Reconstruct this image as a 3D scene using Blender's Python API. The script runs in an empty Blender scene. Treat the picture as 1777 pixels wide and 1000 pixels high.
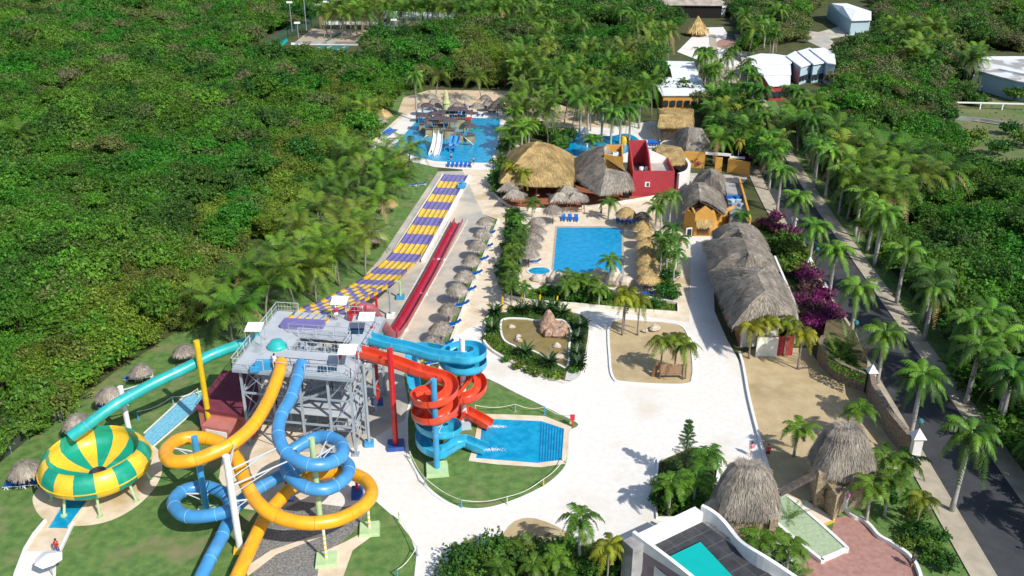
import bpy, math, random
import numpy as np
from mathutils import Vector, Matrix
from mathutils.geometry import tessellate_polygon
random.seed(7); rng = np.random.default_rng(7)
R = math.radians
S = bpy.context.scene
# ------------------------------------------------------------ camera, sky, sun
CAM_H, PITCH, FPX = 56.0, R(24.8), 1620.0
cam = bpy.data.cameras.new('camera'); camo = bpy.data.objects.new('camera', cam); S.collection.objects.link(camo)
camo.location = (0, 0, CAM_H); camo.rotation_euler = (R(90) - PITCH, 0, 0)
cam.sensor_width = 36; cam.lens = 36 * FPX / 1777; cam.clip_end = 6000; cam.clip_start = 0.5
S.camera = camo
S.render.engine = 'CYCLES'
SUN_EL, SUN_DX, SUN_DY = R(43), 0.67, -0.74
w = bpy.data.worlds.new('World'); S.world = w; w.use_nodes = True
nt = w.node_tree; bg = nt.nodes['Background']
sky = nt.nodes.new('ShaderNodeTexSky'); sky.sky_type = 'NISHITA'; sky.sun_disc = False
sky.sun_elevation = SUN_EL; sky.sun_rotation = math.atan2(SUN_DX, SUN_DY)
nt.links.new(sky.outputs[0], bg.inputs[0]); bg.inputs[1].default_value = 0.13
sl = bpy.data.lights.new('sun', 'SUN'); so = bpy.data.objects.new('sun', sl); S.collection.objects.link(so)
sl.energy = 4.2; sl.angle = R(0.5); sl.color = (1, 0.965, 0.905)
so.rotation_euler = Vector((SUN_DX * math.cos(SUN_EL), SUN_DY * math.cos(SUN_EL), math.sin(SUN_EL))).to_track_quat('Z', 'Y').to_euler()
S.view_settings.view_transform = 'Standard'; S.view_settings.look = 'None'
S.view_settings.exposure = 0.25; S.view_settings.gamma = 1.0
S.cycles.max_bounces = 5; S.cycles.transparent_max_bounces = 6

# ------------------------------------------------------------ geometry helpers
def G(px, py, z=0.0):
    a = (px - 888.5) / FPX; b = (500 - py) / FPX
    y = math.cos(PITCH) + b * math.sin(PITCH); zz = -math.sin(PITCH) + b * math.cos(PITCH)
    t = (z - CAM_H) / zz
    return Vector((a * t, y * t, z))
def GL(pts, z=0.0): return [G(p[0], p[1], z) for p in pts]
def PX(x, y, z=0.0):
    z = z - CAM_H; d = y * math.cos(PITCH) - z * math.sin(PITCH)
    return 888.5 + FPX * x / d, 500 - FPX * (y * math.sin(PITCH) + z * math.cos(PITCH)) / d
def quads(C, N, U, hw, hl):
    """C centres, N normals-free frame: U long axis, W = across"""
    W = np.cross(N, U); W /= (np.linalg.norm(W, axis=1, keepdims=True) + 1e-9)
    a = C - W * hw[:, None] - U * hl[:, None]; b = C + W * hw[:, None] - U * hl[:, None]; c = C + W * hw[:, None] + U * hl[:, None]; d = C - W * hw[:, None] + U * hl[:, None]
    n = len(C); V = np.stack([a, b, c, d], 1).reshape(-1, 3); F = np.arange(4 * n).reshape(n, 4); return V, F
def unit(a): return a / (np.linalg.norm(a, axis=1, keepdims=True) + 1e-9)
def inpoly2(x, y, P):
    c = False; j = len(P) - 1
    for i in range(len(P)):
        if (P[i][1] > y) != (P[j][1] > y) and x < (P[j][0] - P[i][0]) * (y - P[i][1]) / (P[j][1] - P[i][1]) + P[i][0]: c = not c
        j = i
    return c
ORI = {}
COL = S.collection
class MB:
    def __init__(s): s.v = []; s.f = []; s.m = []
    def add(s, vs, fs, m=0):
        n = len(s.v); s.v += [tuple(v) for v in vs]
        for f in fs: s.f.append(tuple(i + n for i in f)); s.m.append(m)
        return s
    def box(s, c, size, rz=0.0, m=0, taper=1.0):
        x, y, z = size[0] / 2, size[1] / 2, size[2] / 2; cs, sn = math.cos(rz), math.sin(rz); vs = []
        for k in (-1, 1):
            t = taper if k == 1 else 1.0
            for (i, j) in ((-1, -1), (1, -1), (1, 1), (-1, 1)):
                a, b = i * x * t, j * y * t
                vs.append((c[0] + a * cs - b * sn, c[1] + a * sn + b * cs, c[2] + k * z))
        return s.add(vs, [(3, 2, 1, 0), (4, 5, 6, 7), (0, 1, 5, 4), (1, 2, 6, 5), (2, 3, 7, 6), (3, 0, 4, 7)], m)
    def beam(s, p, q, w, h=None, m=0):
        p, q = Vector(p), Vector(q); h = h or w; d = (q - p)
        if d.length < 1e-5: return s
        d.normalize(); up = Vector((0, 0, 1)) if abs(d.z) < .95 else Vector((0, 1, 0))
        a = d.cross(up).normalized(); b = a.cross(d)
        vs = []
        for c in (p, q):
            for (i, j) in ((-1, -1), (1, -1), (1, 1), (-1, 1)): vs.append(c + a * (i * w / 2) + b * (j * h / 2))
        return s.add(vs, [(0, 1, 2, 3), (7, 6, 5, 4), (4, 5, 1, 0), (5, 6, 2, 1), (6, 7, 3, 2), (7, 4, 0, 3)], m)
    def cyl(s, p, q, r0, r1=None, n=10, m=0, cap=True):
        return s.tube([p, q], [r0, r0 if r1 is None else r1], n, m, cap)
    def tube(s, pts, r, n=12, m=0, cap=True):
        pts = [Vector(p) for p in pts]; k = len(pts)
        rs = r if isinstance(r, (list, tuple)) else [r] * k
        base = len(s.v); prev = None
        for i, p in enumerate(pts):
            d = (pts[min(i + 1, k - 1)] - pts[max(i - 1, 0)]).normalized()
            if prev is None:
                up = Vector((0, 0, 1)) if abs(d.z) < .9 else Vector((1, 0, 0)); a = d.cross(up).normalized()
            else: a = (prev - d * prev.dot(d)).normalized()
            prev = a; b = d.cross(a)
            for j in range(n):
                t = 2 * math.pi * j / n; s.v.append(tuple(p + (a * math.cos(t) + b * math.sin(t)) * rs[i]))
        for i in range(k - 1):
            for j in range(n):
                j2 = (j + 1) % n
                s.f.append((base + i * n + j, base + i * n + j2, base + (i + 1) * n + j2, base + (i + 1) * n + j)); s.m.append(m)
        if cap:
            s.f.append(tuple(base + j for j in range(n))[::-1]); s.m.append(m)
            s.f.append(tuple(base + (k - 1) * n + j for j in range(n))); s.m.append(m)
        return s
    def lathe(s, c, prof, n=16, m=0, mf=None):
        base = len(s.v); k = len(prof)
        for (r, z) in prof:
            for j in range(n):
                t = 2 * math.pi * j / n; s.v.append((c[0] + r * math.cos(t), c[1] + r * math.sin(t), c[2] + z))
        for i in range(k - 1):
            for j in range(n):
                j2 = (j + 1) % n; s.f.append((base + i * n + j, base + i * n + j2, base + (i + 1) * n + j2, base + (i + 1) * n + j))
                s.m.append(mf(i, j) if mf else m)
        return s
    def poly(s, pts, m=0):
        pts = [Vector(p) for p in pts]; n = len(s.v); s.v += [tuple(p) for p in pts]
        flat = [Vector((p.x, p.y, 0)) for p in pts]
        for t in tessellate_polygon([flat]):
            a, b, c = [flat[i] for i in t]
            if (b - a).cross(c - a).z < 0: t = t[::-1]
            s.f.append(tuple(i + n for i in t)); s.m.append(m)
        return s
    def prism(s, pts, z0, z1, m=0, mtop=None):
        top = [(p[0], p[1], z1) for p in pts]; s.poly(top, m if mtop is None else mtop)
        n = len(pts); vs = [(p[0], p[1], z0) for p in pts] + top
        return s.add(vs, [(i, (i + 1) % n, n + (i + 1) % n, n + i) for i in range(n)], m)
    def wall(s, pts, z0, z1, th=.2, closed=False, m=0):
        pts = [Vector((p[0], p[1], 0)) for p in pts]; n = len(pts); L = []
        for i, p in enumerate(pts):
            a = pts[(i - 1) % n] if (closed or i > 0) else p; b = pts[(i + 1) % n] if (closed or i < n - 1) else p
            d = (b - a).normalized(); nn = Vector((-d.y, d.x, 0)); L.append((p + nn * th / 2, p - nn * th / 2))
        zt = z1 if isinstance(z1, (list, tuple)) else [z1] * n
        vs = []
        for i, (a, b) in enumerate(L): vs += [(a.x, a.y, z0), (b.x, b.y, z0), (b.x, b.y, zt[i]), (a.x, a.y, zt[i])]
        fs = []
        for i in range(n if closed else n - 1):
            o, q = 4 * i, 4 * ((i + 1) % n)
            fs += [(o + 1, q + 1, q + 2, o + 2), (o + 2, q + 2, q + 3, o + 3), (o + 3, q + 3, q, o)]
        if not closed: fs += [(0, 1, 2, 3), (4 * n - 1, 4 * n - 2, 4 * n - 3, 4 * n - 4)]
        return s.add(vs, fs, m)
    def build(s, name, mats, parent=None, origin=None, smooth=False, top=True):
        if not isinstance(mats, (list, tuple)): mats = [mats]
        if parent is not None: o0 = ORI[parent.name]
        else: o0 = Vector(origin) if origin is not None else Vector((0, 0, 0))
        V = np.array(s.v, dtype=np.float32).reshape(-1, 3) - np.array(o0, dtype=np.float32)
        me = bpy.data.meshes.new(name); me.from_pydata(V.tolist(), [], s.f)
        for m in mats: me.materials.append(m)
        if len(mats) > 1: me.polygons.foreach_set('material_index', s.m)
        if smooth: me.polygons.foreach_set('use_smooth', [True] * len(s.f))
        me.update()
        ob = bpy.data.objects.new(name, me); COL.objects.link(ob)
        if parent is not None: ob.parent = parent
        else: ob.location = o0
        ORI[ob.name] = o0
        return ob
def npmesh(name, V, F, mats, mi=None, smooth=False):
    V = np.asarray(V, dtype=np.float32); F = np.asarray(F, dtype=np.int32)
    me = bpy.data.meshes.new(name); k = F.shape[1]
    me.vertices.add(len(V)); me.vertices.foreach_set('co', V.ravel())
    me.loops.add(F.size); me.loops.foreach_set('vertex_index', F.ravel())
    me.polygons.add(len(F)); me.polygons.foreach_set('loop_start', np.arange(0, F.size, k, dtype=np.int32))
    for m in mats: me.materials.append(m)
    if mi is not None: me.polygons.foreach_set('material_index', np.asarray(mi, dtype=np.int32))
    me.update(calc_edges=True)
    return me
def crs(pts, n=6, closed=False):
    P = [Vector(p) for p in pts]; k = len(P); out = []
    rg = range(k if closed else k - 1)
    for i in rg:
        if closed: a, b, c, d = P[(i - 1) % k], P[i], P[(i + 1) % k], P[(i + 2) % k]
        else: a, b, c, d = P[max(i - 1, 0)], P[i], P[i + 1], P[min(i + 2, k - 1)]
        for j in range(n):
            t = j / n
            out.append(0.5 * ((2 * b) + (c - a) * t + (2 * a - 5 * b + 4 * c - d) * t * t + (3 * b - a - 3 * c + d) * t ** 3))
    if not closed: out.append(P[-1])
    return out
def tag(o, label=None, cat=None, group=None, kind=None):
    if label: o['label'] = label
    if cat: o['category'] = cat
    if group: o['group'] = group
    if kind: o['kind'] = kind
    return o
def thing(name, label, cat, loc=(0, 0, 0), group=None):
    o = bpy.data.objects.new(name, None); COL.objects.link(o); o.location = loc; o.empty_display_size = .3
    ORI[o.name] = Vector(loc); return tag(o, label, cat, group)
def kids(o): return [c for c in list(COL.objects) if c.parent == o]
KID = {}
def copytree(o, parent=None):
    c = o.copy(); COL.objects.link(c)
    if parent is not None: c.parent = parent
    for ch in KID.get(o.name, ()): copytree(ch, c)
    return c
class Proto:
    def __init__(s, root):
        s.root = root; s.used = False; s.insts = []
        def walk(o):
            KID[o.name] = kids(o)
            for c in KID[o.name]: walk(c)
        walk(root)
    def put(s, loc, rz=0.0, sc=1.0, label=None, group=None, cat=None):
        if not s.used: s.used = True; o = s.root
        else: o = copytree(s.root)
        o.location = loc; o.rotation_euler = (0, 0, rz)
        o.scale = sc if isinstance(sc, (tuple, list)) else (sc, sc, sc)
        return tag(o, label, cat, group)
ORD = ['first','second','third','fourth','fifth','sixth','seventh','eighth','ninth','tenth','eleventh','twelfth','thirteenth','fourteenth','fifteenth','sixteenth','seventeenth','eighteenth','nineteenth']
TENS = {2:'twenty',3:'thirty',4:'forty',5:'fifty',6:'sixty',7:'seventy',8:'eighty',9:'ninety'}
def ordn(i):
    if i < 19: return ORD[i]
    n = i + 1
    if n >= 100: return 'hundred-and-' + ordn(n - 101) if n > 100 else 'hundredth'
    t, u = divmod(n, 10)
    return (TENS[t] + '-' + ORD[u - 1]) if u else TENS[t][:-1] + 'ieth'
def ordlab(objs, text, group=None, key='x', way=None):
    """label a set of alike things by counting them along the photo"""
    k = {'x': lambda o: o.location.x, 'front': lambda o: o.location.y, 'px': lambda o: PX(*o.location)[0]}[key]
    way = way or {'x': 'from the left', 'front': 'from the front', 'px': 'from the left'}[key]
    for i, o in enumerate(sorted(objs, key=k)): tag(o, '%s, %s %s' % (text, ordn(i), way), None, group)

# ------------------------------------------------------------ materials
MATS = {}
def mat(name, c1, c2=None, scale=1.0, rough=.8, bump=0.0, bscale=None, spec=.3, mix=(.35, .65), detail=6, coord='Object', c3=None, s3=.05, m3=(.5, .6), coat=0, stretch=None, metal=0):
    if name in MATS: return MATS[name]
    m = bpy.data.materials.new(name); m.use_nodes = True; t = m.node_tree; b = t.nodes['Principled BSDF']; N = t.nodes.new; K = t.links.new
    b.inputs['Roughness'].default_value = rough; b.inputs['Specular IOR Level'].default_value = spec
    b.inputs['Coat Weight'].default_value = coat; b.inputs['Coat Roughness'].default_value = .1; b.inputs['Metallic'].default_value = metal
    b.inputs['Base Color'].default_value = (*c1, 1)
    tc = N('ShaderNodeTexCoord'); src = tc.outputs['Object']
    if coord == 'World':
        g = N('ShaderNodeNewGeometry'); src = g.outputs['Position']
    if stretch:
        mp = N('ShaderNodeMapping'); mp.inputs['Scale'].default_value = stretch; K(src, mp.inputs[0]); src = mp.outputs[0]
    def noise(sc, dt=detail):
        n = N('ShaderNodeTexNoise'); n.inputs['Scale'].default_value = sc; n.inputs['Detail'].default_value = dt; K(src, n.inputs['Vector']); return n.outputs['Fac']
    def ramp(f, lo, hi):
        r = N('ShaderNodeMapRange'); r.inputs[1].default_value = lo; r.inputs[2].default_value = hi; K(f, r.inputs[0]); return r.outputs[0]
    def mx(f, a, bb):
        x = N('ShaderNodeMix'); x.data_type = 'RGBA'; K(f, x.inputs[0])
        for sck, val in ((x.inputs[6], a), (x.inputs[7], bb)):
            if isinstance(val, tuple): sck.default_value = (*val, 1)
            else: K(val, sck)
        return x.outputs[2]
    out = None
    if c2 is not None: out = mx(ramp(noise(scale), *mix), c1, c2)
    if c3 is not None: out = mx(ramp(noise(s3, 8), *m3), out if out is not None else c1, c3)
    if out is not None: K(out, b.inputs['Base Color'])
    if bump:
        bp = N('ShaderNodeBump'); bp.inputs['Strength'].default_value = bump; bp.inputs['Distance'].default_value = .1
        K(noise(bscale or scale * 4), bp.inputs['Height']); K(bp.outputs[0], b.inputs['Normal'])
    MATS[name] = m; return m
def leafmat(name, c1, c2, c3, tr=.25, wscale=.02, rough=.55, frond=False):
    """foliage: per leaf and per plant variation plus broad variation over the land"""
    m = bpy.data.materials.new(name); m.use_nodes = True; t = m.node_tree; b = t.nodes['Principled BSDF']; N = t.nodes.new; K = t.links.new
    g = N('ShaderNodeNewGeometry'); oi = N('ShaderNodeObjectInfo')
    def mx(f, a, bb):
        x = N('ShaderNodeMix'); x.data_type = 'RGBA'; K(f, x.inputs[0])
        for sck, val in ((x.inputs[6], a), (x.inputs[7], bb)):
            if isinstance(val, tuple): sck.default_value = (*val, 1)
            else: K(val, sck)
        return x.outputs[2]
    n = N('ShaderNodeTexNoise'); n.inputs['Scale'].default_value = wscale; n.inputs['Detail'].default_value = 4; K(g.outputs['Position'], n.inputs['Vector'])
    r = N('ShaderNodeMapRange'); r.inputs[1].default_value = .42; r.inputs[2].default_value = .6; K(n.outputs['Fac'], r.inputs[0])
    base = mx(r.outputs[0], c1, c2)
    r2 = N('ShaderNodeMapRange'); r2.inputs[1].default_value = .55; r2.inputs[2].default_value = 1.0; r2.inputs[4].default_value = .85; K(oi.outputs['Random'], r2.inputs[0])
    base = mx(r2.outputs[0], base, c3)
    hb = N('ShaderNodeHueSaturation'); K(base, hb.inputs['Color']); rb = N('ShaderNodeMapRange'); rb.inputs[3].default_value = .72; rb.inputs[4].default_value = 1.25; wn = N('ShaderNodeTexWhiteNoise'); wn.noise_dimensions = '1D'; K(oi.outputs['Random'], wn.inputs['W']); K(wn.outputs['Value'], rb.inputs[0]); K(rb.outputs[0], hb.inputs['Value']); base = hb.outputs[0]
    hs = N('ShaderNodeHueSaturation'); K(base, hs.inputs['Color'])
    r3 = N('ShaderNodeMapRange'); r3.inputs[3].default_value = .55; r3.inputs[4].default_value = 1.5; K(g.outputs['Random Per Island'], r3.inputs[0]); K(r3.outputs[0], hs.inputs['Value'])
    if frond:  # random brightness per frond puts light and shade contrast into the colour
        at = N('ShaderNodeAttribute'); at.attribute_name = 'fv'; r3.inputs[3].default_value = .8; r3.inputs[4].default_value = 1.2; h2 = N('ShaderNodeHueSaturation'); r4 = N('ShaderNodeMapRange'); r4.inputs[3].default_value = .35; r4.inputs[4].default_value = 1.65
        K(at.outputs['Fac'], r4.inputs[0]); K(r4.outputs[0], h2.inputs['Value']); K(hs.outputs[0], h2.inputs['Color']); hs = h2
    K(hs.outputs[0], b.inputs['Base Color']); b.inputs['Roughness'].default_value = rough; b.inputs['Specular IOR Level'].default_value = .35 if frond else .3
    if tr > 0:
        tn = N('ShaderNodeBsdfTranslucent'); K(hs.outputs[0], tn.inputs[0]); mxs = N('ShaderNodeMixShader'); mxs.inputs[0].default_value = tr
        K(b.outputs[0], mxs.inputs[1]); K(tn.outputs[0], mxs.inputs[2]); K(mxs.outputs[0], t.nodes['Material Output'].inputs[0])
    MATS[name] = m; return m
def thatchmat(name, c1, c2, c3=None):
    m = bpy.data.materials.new(name); m.use_nodes = True; t = m.node_tree; b = t.nodes['Principled BSDF']; N = t.nodes.new; K = t.links.new
    g = N('ShaderNodeNewGeometry')
    x = N('ShaderNodeMix'); x.data_type = 'RGBA'; K(g.outputs['Random Per Island'], x.inputs[0]); x.inputs[6].default_value = (*c1, 1); x.inputs[7].default_value = (*c2, 1)
    n = N('ShaderNodeTexNoise'); n.inputs['Scale'].default_value = .5; n.inputs['Detail'].default_value = 5; K(g.outputs['Position'], n.inputs['Vector'])
    r = N('ShaderNodeMapRange'); r.inputs[1].default_value = .35; r.inputs[2].default_value = .7; r.inputs[3].default_value = .7; r.inputs[4].default_value = 1.25; K(n.outputs['Fac'], r.inputs[0])
    hs = N('ShaderNodeHueSaturation'); K(x.outputs[2], hs.inputs['Color']); K(r.outputs[0], hs.inputs['Value']); K(hs.outputs[0], b.inputs['Base Color'])
    b.inputs['Roughness'].default_value = .95; b.inputs['Specular IOR Level'].default_value = .1
    MATS[name] = m; return m
def watermat(name, c1, c2, scale=.6, caus=.5):
    m = mat(name, c1, c2, scale=scale, rough=.07, spec=.5, mix=(.35, .65))
    t = m.node_tree; N = t.nodes.new; K = t.links.new; b = t.nodes['Principled BSDF']
    tc = N('ShaderNodeTexCoord'); n = N('ShaderNodeTexNoise'); n.inputs['Scale'].default_value = 2.2; n.inputs['Detail'].default_value = 4; K(tc.outputs['Object'], n.inputs['Vector'])
    bp = N('ShaderNodeBump'); bp.inputs['Strength'].default_value = .5; bp.inputs['Distance'].default_value = .12; K(n.outputs['Fac'], bp.inputs['Height']); K(bp.outputs[0], b.inputs['Normal'])
    return m
M_ground = mat('jungle_floor', (.05, .07, .02), (.09, .09, .035), .3, .95, .5, 2, coord='World')
M_lawn = mat('lawn_grass', (.075, .16, .038), (.145, .235, .062), 1.1, .95, .8, 9, coord='World', c3=(.24, .215, .11), s3=.22, m3=(.54, .74))
M_plaza = mat('pale_concrete', (.75, .72, .665), (.70, .665, .60), 1.6, .8, .12, 5, coord='World', c3=(.60, .53, .41), s3=.16, m3=(.55, .8))
M_tan = mat('tan_deck', (.64, .52, .37), (.72, .62, .48), .8, .85, .15, 5, coord='World', c3=(.47, .34, .17), s3=.14, m3=(.56, .72))
M_slab = mat('grey_slab', (.47, .44, .37), (.36, .34, .30), .5, .85, .15, 5, coord='World', c3=(.58, .50, .38), s3=.12, m3=(.5, .62))
M_white = mat('white_paint', (.8, .79, .75), (.7, .69, .66), 1.5, .55, coord='World')
M_kerb = mat('kerb_paint', (.78, .75, .67), (.62, .57, .47), 1.1, .7, coord='World')
M_sand = mat('yellow_sand', (.42, .32, .17), (.5, .39, .23), .7, .95, .5, 6, coord='World', c3=(.33, .25, .13), s3=.2, m3=(.55, .75))
M_sandw = mat('pale_sand', (.55, .42, .27), (.62, .5, .34), .7, .95, .5, 6, coord='World', c3=(.4, .28, .15), s3=.15, m3=(.55, .7))
M_gravel = mat('grey_gravel', (.13, .13, .12), (.3, .29, .27), 5, .95, .8, 12, coord='World', c3=(.12, .15, .05), s3=.25, m3=(.62, .75))
M_asph = mat('asphalt', (.042, .045, .05), (.06, .062, .066), .5, .85, .3, 14, coord='World')
M_walk = mat('sidewalk_stone', (.46, .40, .30), (.36, .31, .23), .8, .9, .2, 5, coord='World')
M_brick = mat('red_paving', (.33, .17, .14), (.4, .23, .19), 2, .85, .3, 8, coord='World')
M_terr = mat('terracotta_terrace', (.36, .13, .07), (.27, .09, .05), 1, .8, .1, coord='World')
M_field = mat('dry_field', (.09, .15, .04), (.19, .18, .085), .12, .95, .6, 3, coord='World', c3=(.42, .38, .3), s3=.35, m3=(.66, .74))
M_soil = mat('soil_bed', (.06, .07, .025), (.16, .11, .06), .8, .95, .6, 4, coord='World')
M_water = watermat('pool_water', (.0, .24, .45), (.01, .34, .57), 1.1)  # colour noise puts caustic light and tile mottling into the water
M_water2 = watermat('deep_pool_water', (.0, .235, .48), (.004, .32, .57), 1.1)
M_pond = watermat('green_pond_water', (.32, .42, .26), (.42, .5, .33), 3)
M_channel = watermat('channel_water', (.12, .42, .56), (.25, .55, .66), 4)
def plast(n, c, r=.36, v=.7, sc=.6): return mat(n, c, tuple(x * v + .012 for x in c), sc, r, spec=.45, coat=.2, mix=(.3, .7), detail=9, c3=tuple(min(1, x * 1.05 + .05) for x in c), s3=.8, m3=(.55, .8))
M_yel = plast('yellow_fibreglass', (.95, .42, .008)); M_blu = plast('blue_fibreglass', (.06, .30, .62)); M_cyan = plast('sky_blue_fibreglass', (.03, .43, .66))
M_ored = plast('orange_red_fibreglass', (.80, .075, .025)); M_mar = plast('crimson_fibreglass', (.43, .012, .04)); M_marp = plast('faded_maroon_fibreglass', (.36, .10, .12))
M_teal = plast('teal_fibreglass', (.02, .46, .42)); M_green = plast('green_fibreglass', (.0, .33, .21)); M_ly = plast('bowl_yellow', (.88, .55, .03)); M_pur = plast('purple_fibreglass', (.20, .165, .42), .45); M_wyel = plast('mat_yellow', (.9, .58, .03), .45)
M_paley = plast('pale_green_paint', (.5, .68, .35)); M_dblue = plast('dark_blue_paint', (.01, .07, .32)); M_redp = plast('red_paint', (.6, .015, .02)); M_poly = plast('yellow_paint', (.78, .52, .01))
M_bluep = plast('light_blue_paint', (.05, .36, .66)); M_seam = mat('pale_seam', (.16, .42, .68), rough=.4); M_seamy = mat('orange_seam', (.75, .30, .01), rough=.4); M_seamr = mat('dark_red_seam', (.45, .04, .02), rough=.4)
M_steel = mat('grey_steel', (.34, .385, .43), (.27, .31, .355), .8, .5, coord='World', metal=.0); M_deck = mat('grey_deck_plate', (.47, .50, .52), (.41, .44, .46), .6, .65, .1, 5, coord='World', c3=(.24, .26, .27), s3=.4, m3=(.58, .75))
M_net = mat('pale_railing', (.5, .54, .58), rough=.5)
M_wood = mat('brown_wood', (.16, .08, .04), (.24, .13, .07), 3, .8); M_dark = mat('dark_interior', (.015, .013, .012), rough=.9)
M_trunk = mat('palm_trunk', (.30, .27, .23), (.2, .17, .14), 3, .9, .5, 8, stretch=(1, 1, 5)); M_rtrunk = mat('smooth_palm_trunk', (.43, .41, .38), (.3, .28, .25), 2, .85, .3, 6, stretch=(1, 1, 3)); M_bark = mat('bark', (.16, .12, .09), (.09, .07, .05), 4, .9, .5)
M_shaft = mat('green_crownshaft', (.12, .22, .05), (.2, .28, .08), 2, .6)
M_orange = mat('ochre_stucco', (.62, .33, .07), (.54, .28, .06), .8, .85, .1, 5, coord='World'); M_redw = mat('red_stucco', (.40, .045, .055), (.34, .038, .05), .7, .8, .1, 5, coord='World')
M_salm = mat('salmon_stucco', (.52, .18, .15), (.44, .15, .12), .8, .85, .1, 5, coord='World'); M_marroof = mat('maroon_roof', (.20, .04, .06), (.15, .03, .045), 1, .85, coord='World')
M_stone = mat('coral_stone', (.42, .33, .21), (.20, .15, .10), 3.5, .9, .6, 8, coord='World'); M_rock = mat('pink_rock', (.46, .31, .22), (.22, .13, .085), 2.6, .9, .8, 4); M_rockw = mat('pale_rock', (.6, .52, .42), (.42, .35, .27), 2, .9, .8, 4)
M_rubble = mat('rubble_wall', (.30, .24, .17), (.14, .11, .09), 4.5, .9, .7, 9, coord='World'); M_roofw = mat('white_roof', (.78, .8, .83), (.7, .72, .76), .4, .6, coord='World'); M_roofg = mat('grey_roof', (.3, .3, .3), (.42, .41, .4), .5, .8, coord='World', c3=(.2, .19, .18), s3=.3)
M_tealc = mat('teal_cover', (.0, .42, .38), (.0, .39, .36), 1, .6); M_slate = mat('slate_roof_tiles', (.035, .036, .04), (.06, .06, .065), 1.2, .6, .1, coord='World')
M_cyanw = mat('pale_blue_wall', (.38, .5, .55), rough=.8); M_cream = mat('cream_wall', (.62, .55, .40), (.54, .47, .34), .7, .85, coord='World'); M_mauve = mat('mauve_wall', (.33, .25, .26), (.27, .2, .22), .8, .85, coord='World')
M_sling = mat('blue_sling', (.008, .11, .42), rough=.7); M_wplas = mat('white_plastic', (.8, .8, .8), rough=.4); M_canvas = mat('white_canvas', (.82, .82, .82), rough=.8); M_glass = mat('dark_glass', (.03, .04, .05), rough=.1, spec=.6)
M_skin = mat('skin', (.45, .24, .16), rough=.6); M_hair = mat('dark_hair', (.03, .02, .015), rough=.7); M_terra = mat('terracotta_roof', (.42, .13, .08), (.33, .1, .06), 1, .85, coord='World')
M_court = mat('clay_court', (.46, .37, .26), (.4, .32, .22), .2, .9, coord='World'); M_courtg = mat('green_court', (.02, .16, .13), (.03, .2, .16), .3, .8, coord='World'); M_courtt = mat('bright_teal_court', (.0, .35, .28), rough=.8); M_courtr = mat('red_court', (.42, .09, .06), rough=.8); M_net2 = mat('green_mesh_fence', (.02, .12, .09), rough=.8)
T_grey = thatchmat('grey_thatch', (.21, .18, .145), (.46, .405, .335)); T_gold = thatchmat('golden_thatch', (.37, .25, .10), (.62, .46, .21)); T_dark = thatchmat('dark_thatch', (.10, .085, .075), (.2, .17, .15))
L_for = leafmat('forest_leaves', (.05, .222, .018), (.122, .265, .025), (.11, .175, .035), .4, .03)
L_bam = leafmat('yellow_green_leaves', (.15, .265, .02), (.20, .28, .035), (.17, .20, .05), .4)
L_dk = leafmat('dark_leaves', (.03, .125, .015), (.07, .17, .022), (.05, .11, .02), .3)
L_coco = leafmat('coconut_fronds', (.055, .155, .012), (.115, .215, .016), (.17, .21, .022), .2, .05, .5, True)
L_royal = leafmat('royal_fronds', (.055, .165, .012), (.12, .235, .018), (.09, .19, .02), .25, .05, .45, True)
L_fox = leafmat('yellow_palm_fronds', (.15, .22, .015), (.22, .25, .015), (.28, .24, .015), .35, .05, .45, True)
L_grn = leafmat('bright_palm_fronds', (.06, .17, .018), (.11, .2, .018), (.08, .15, .02), .35, .05, .45)
L_cyc = leafmat('cycad_fronds', (.018, .06, .015), (.04, .09, .015), (.03, .075, .015), .15, .1, .4, True)
L_boug = leafmat('magenta_bracts', (.17, .02, .10), (.26, .03, .17), (.08, .09, .03), .3, .5)
L_bush = leafmat('shrub_leaves', (.06, .17, .02), (.12, .22, .025), (.18, .24, .03), .35, .15)
L_olive = leafmat('olive_tree_leaves', (.12, .17, .05), (.16, .19, .05), (.19, .18, .09), .3, .05)

# ------------------------------------------------------------ setting: ground, paving, water
def sheet(name, pts, z, m, kind='structure', smooth=0, world=False):
    P = [Vector((p[0], p[1], z)) for p in pts] if world else GL(pts, z)
    if smooth: P = crs(P, smooth, True)
    o = MB().poly(P).build(name, m, origin=(P[0].x, P[0].y, 0)); return tag(o, kind=kind)
def island(name, pts, z, m, smooth=0, km=None, kw=.22, kh=.12, kerb=True, mk='kerb'):
    P = GL(pts, z)
    if smooth: P = crs(P, smooth, True)
    o = tag(MB().prism(P, 0, z).build(name, m, origin=(P[0].x, P[0].y, 0)), kind='structure')
    if kerb: tag(MB().wall(P, 0, z + kh, kw, True).build(mk, km or M_kerb, origin=(P[0].x, P[0].y, 0)), kind='structure')
    return P
sheet('ground', [(-2500, -300), (2500, -300), (2500, 3500), (-2500, 3500)], 0, M_ground, world=True)
sheet('lawn', [(-80, 1060), (-80, 850), (0, 792), (70, 748), (130, 700), (200, 645), (300, 580), (350, 560), (400, 480), (440, 440), (470, 400), (540, 300), (600, 250), (650, 190), (700, 160), (740, 165), (760, 300), (800, 300), (700, 600), (760, 640), (1010, 735), (985, 830), (800, 890), (735, 1060)], .012, M_lawn)
sheet('slide_paving', [(760, 298), (657, 452), (560, 555), (470, 600), (430, 700), (420, 760), (400, 800), (395, 850), (480, 905), (640, 850), (700, 800), (712, 720), (700, 650), (781, 594), (862, 384), (838, 372), (850, 330), (820, 296)], .02, M_slab)
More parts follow.
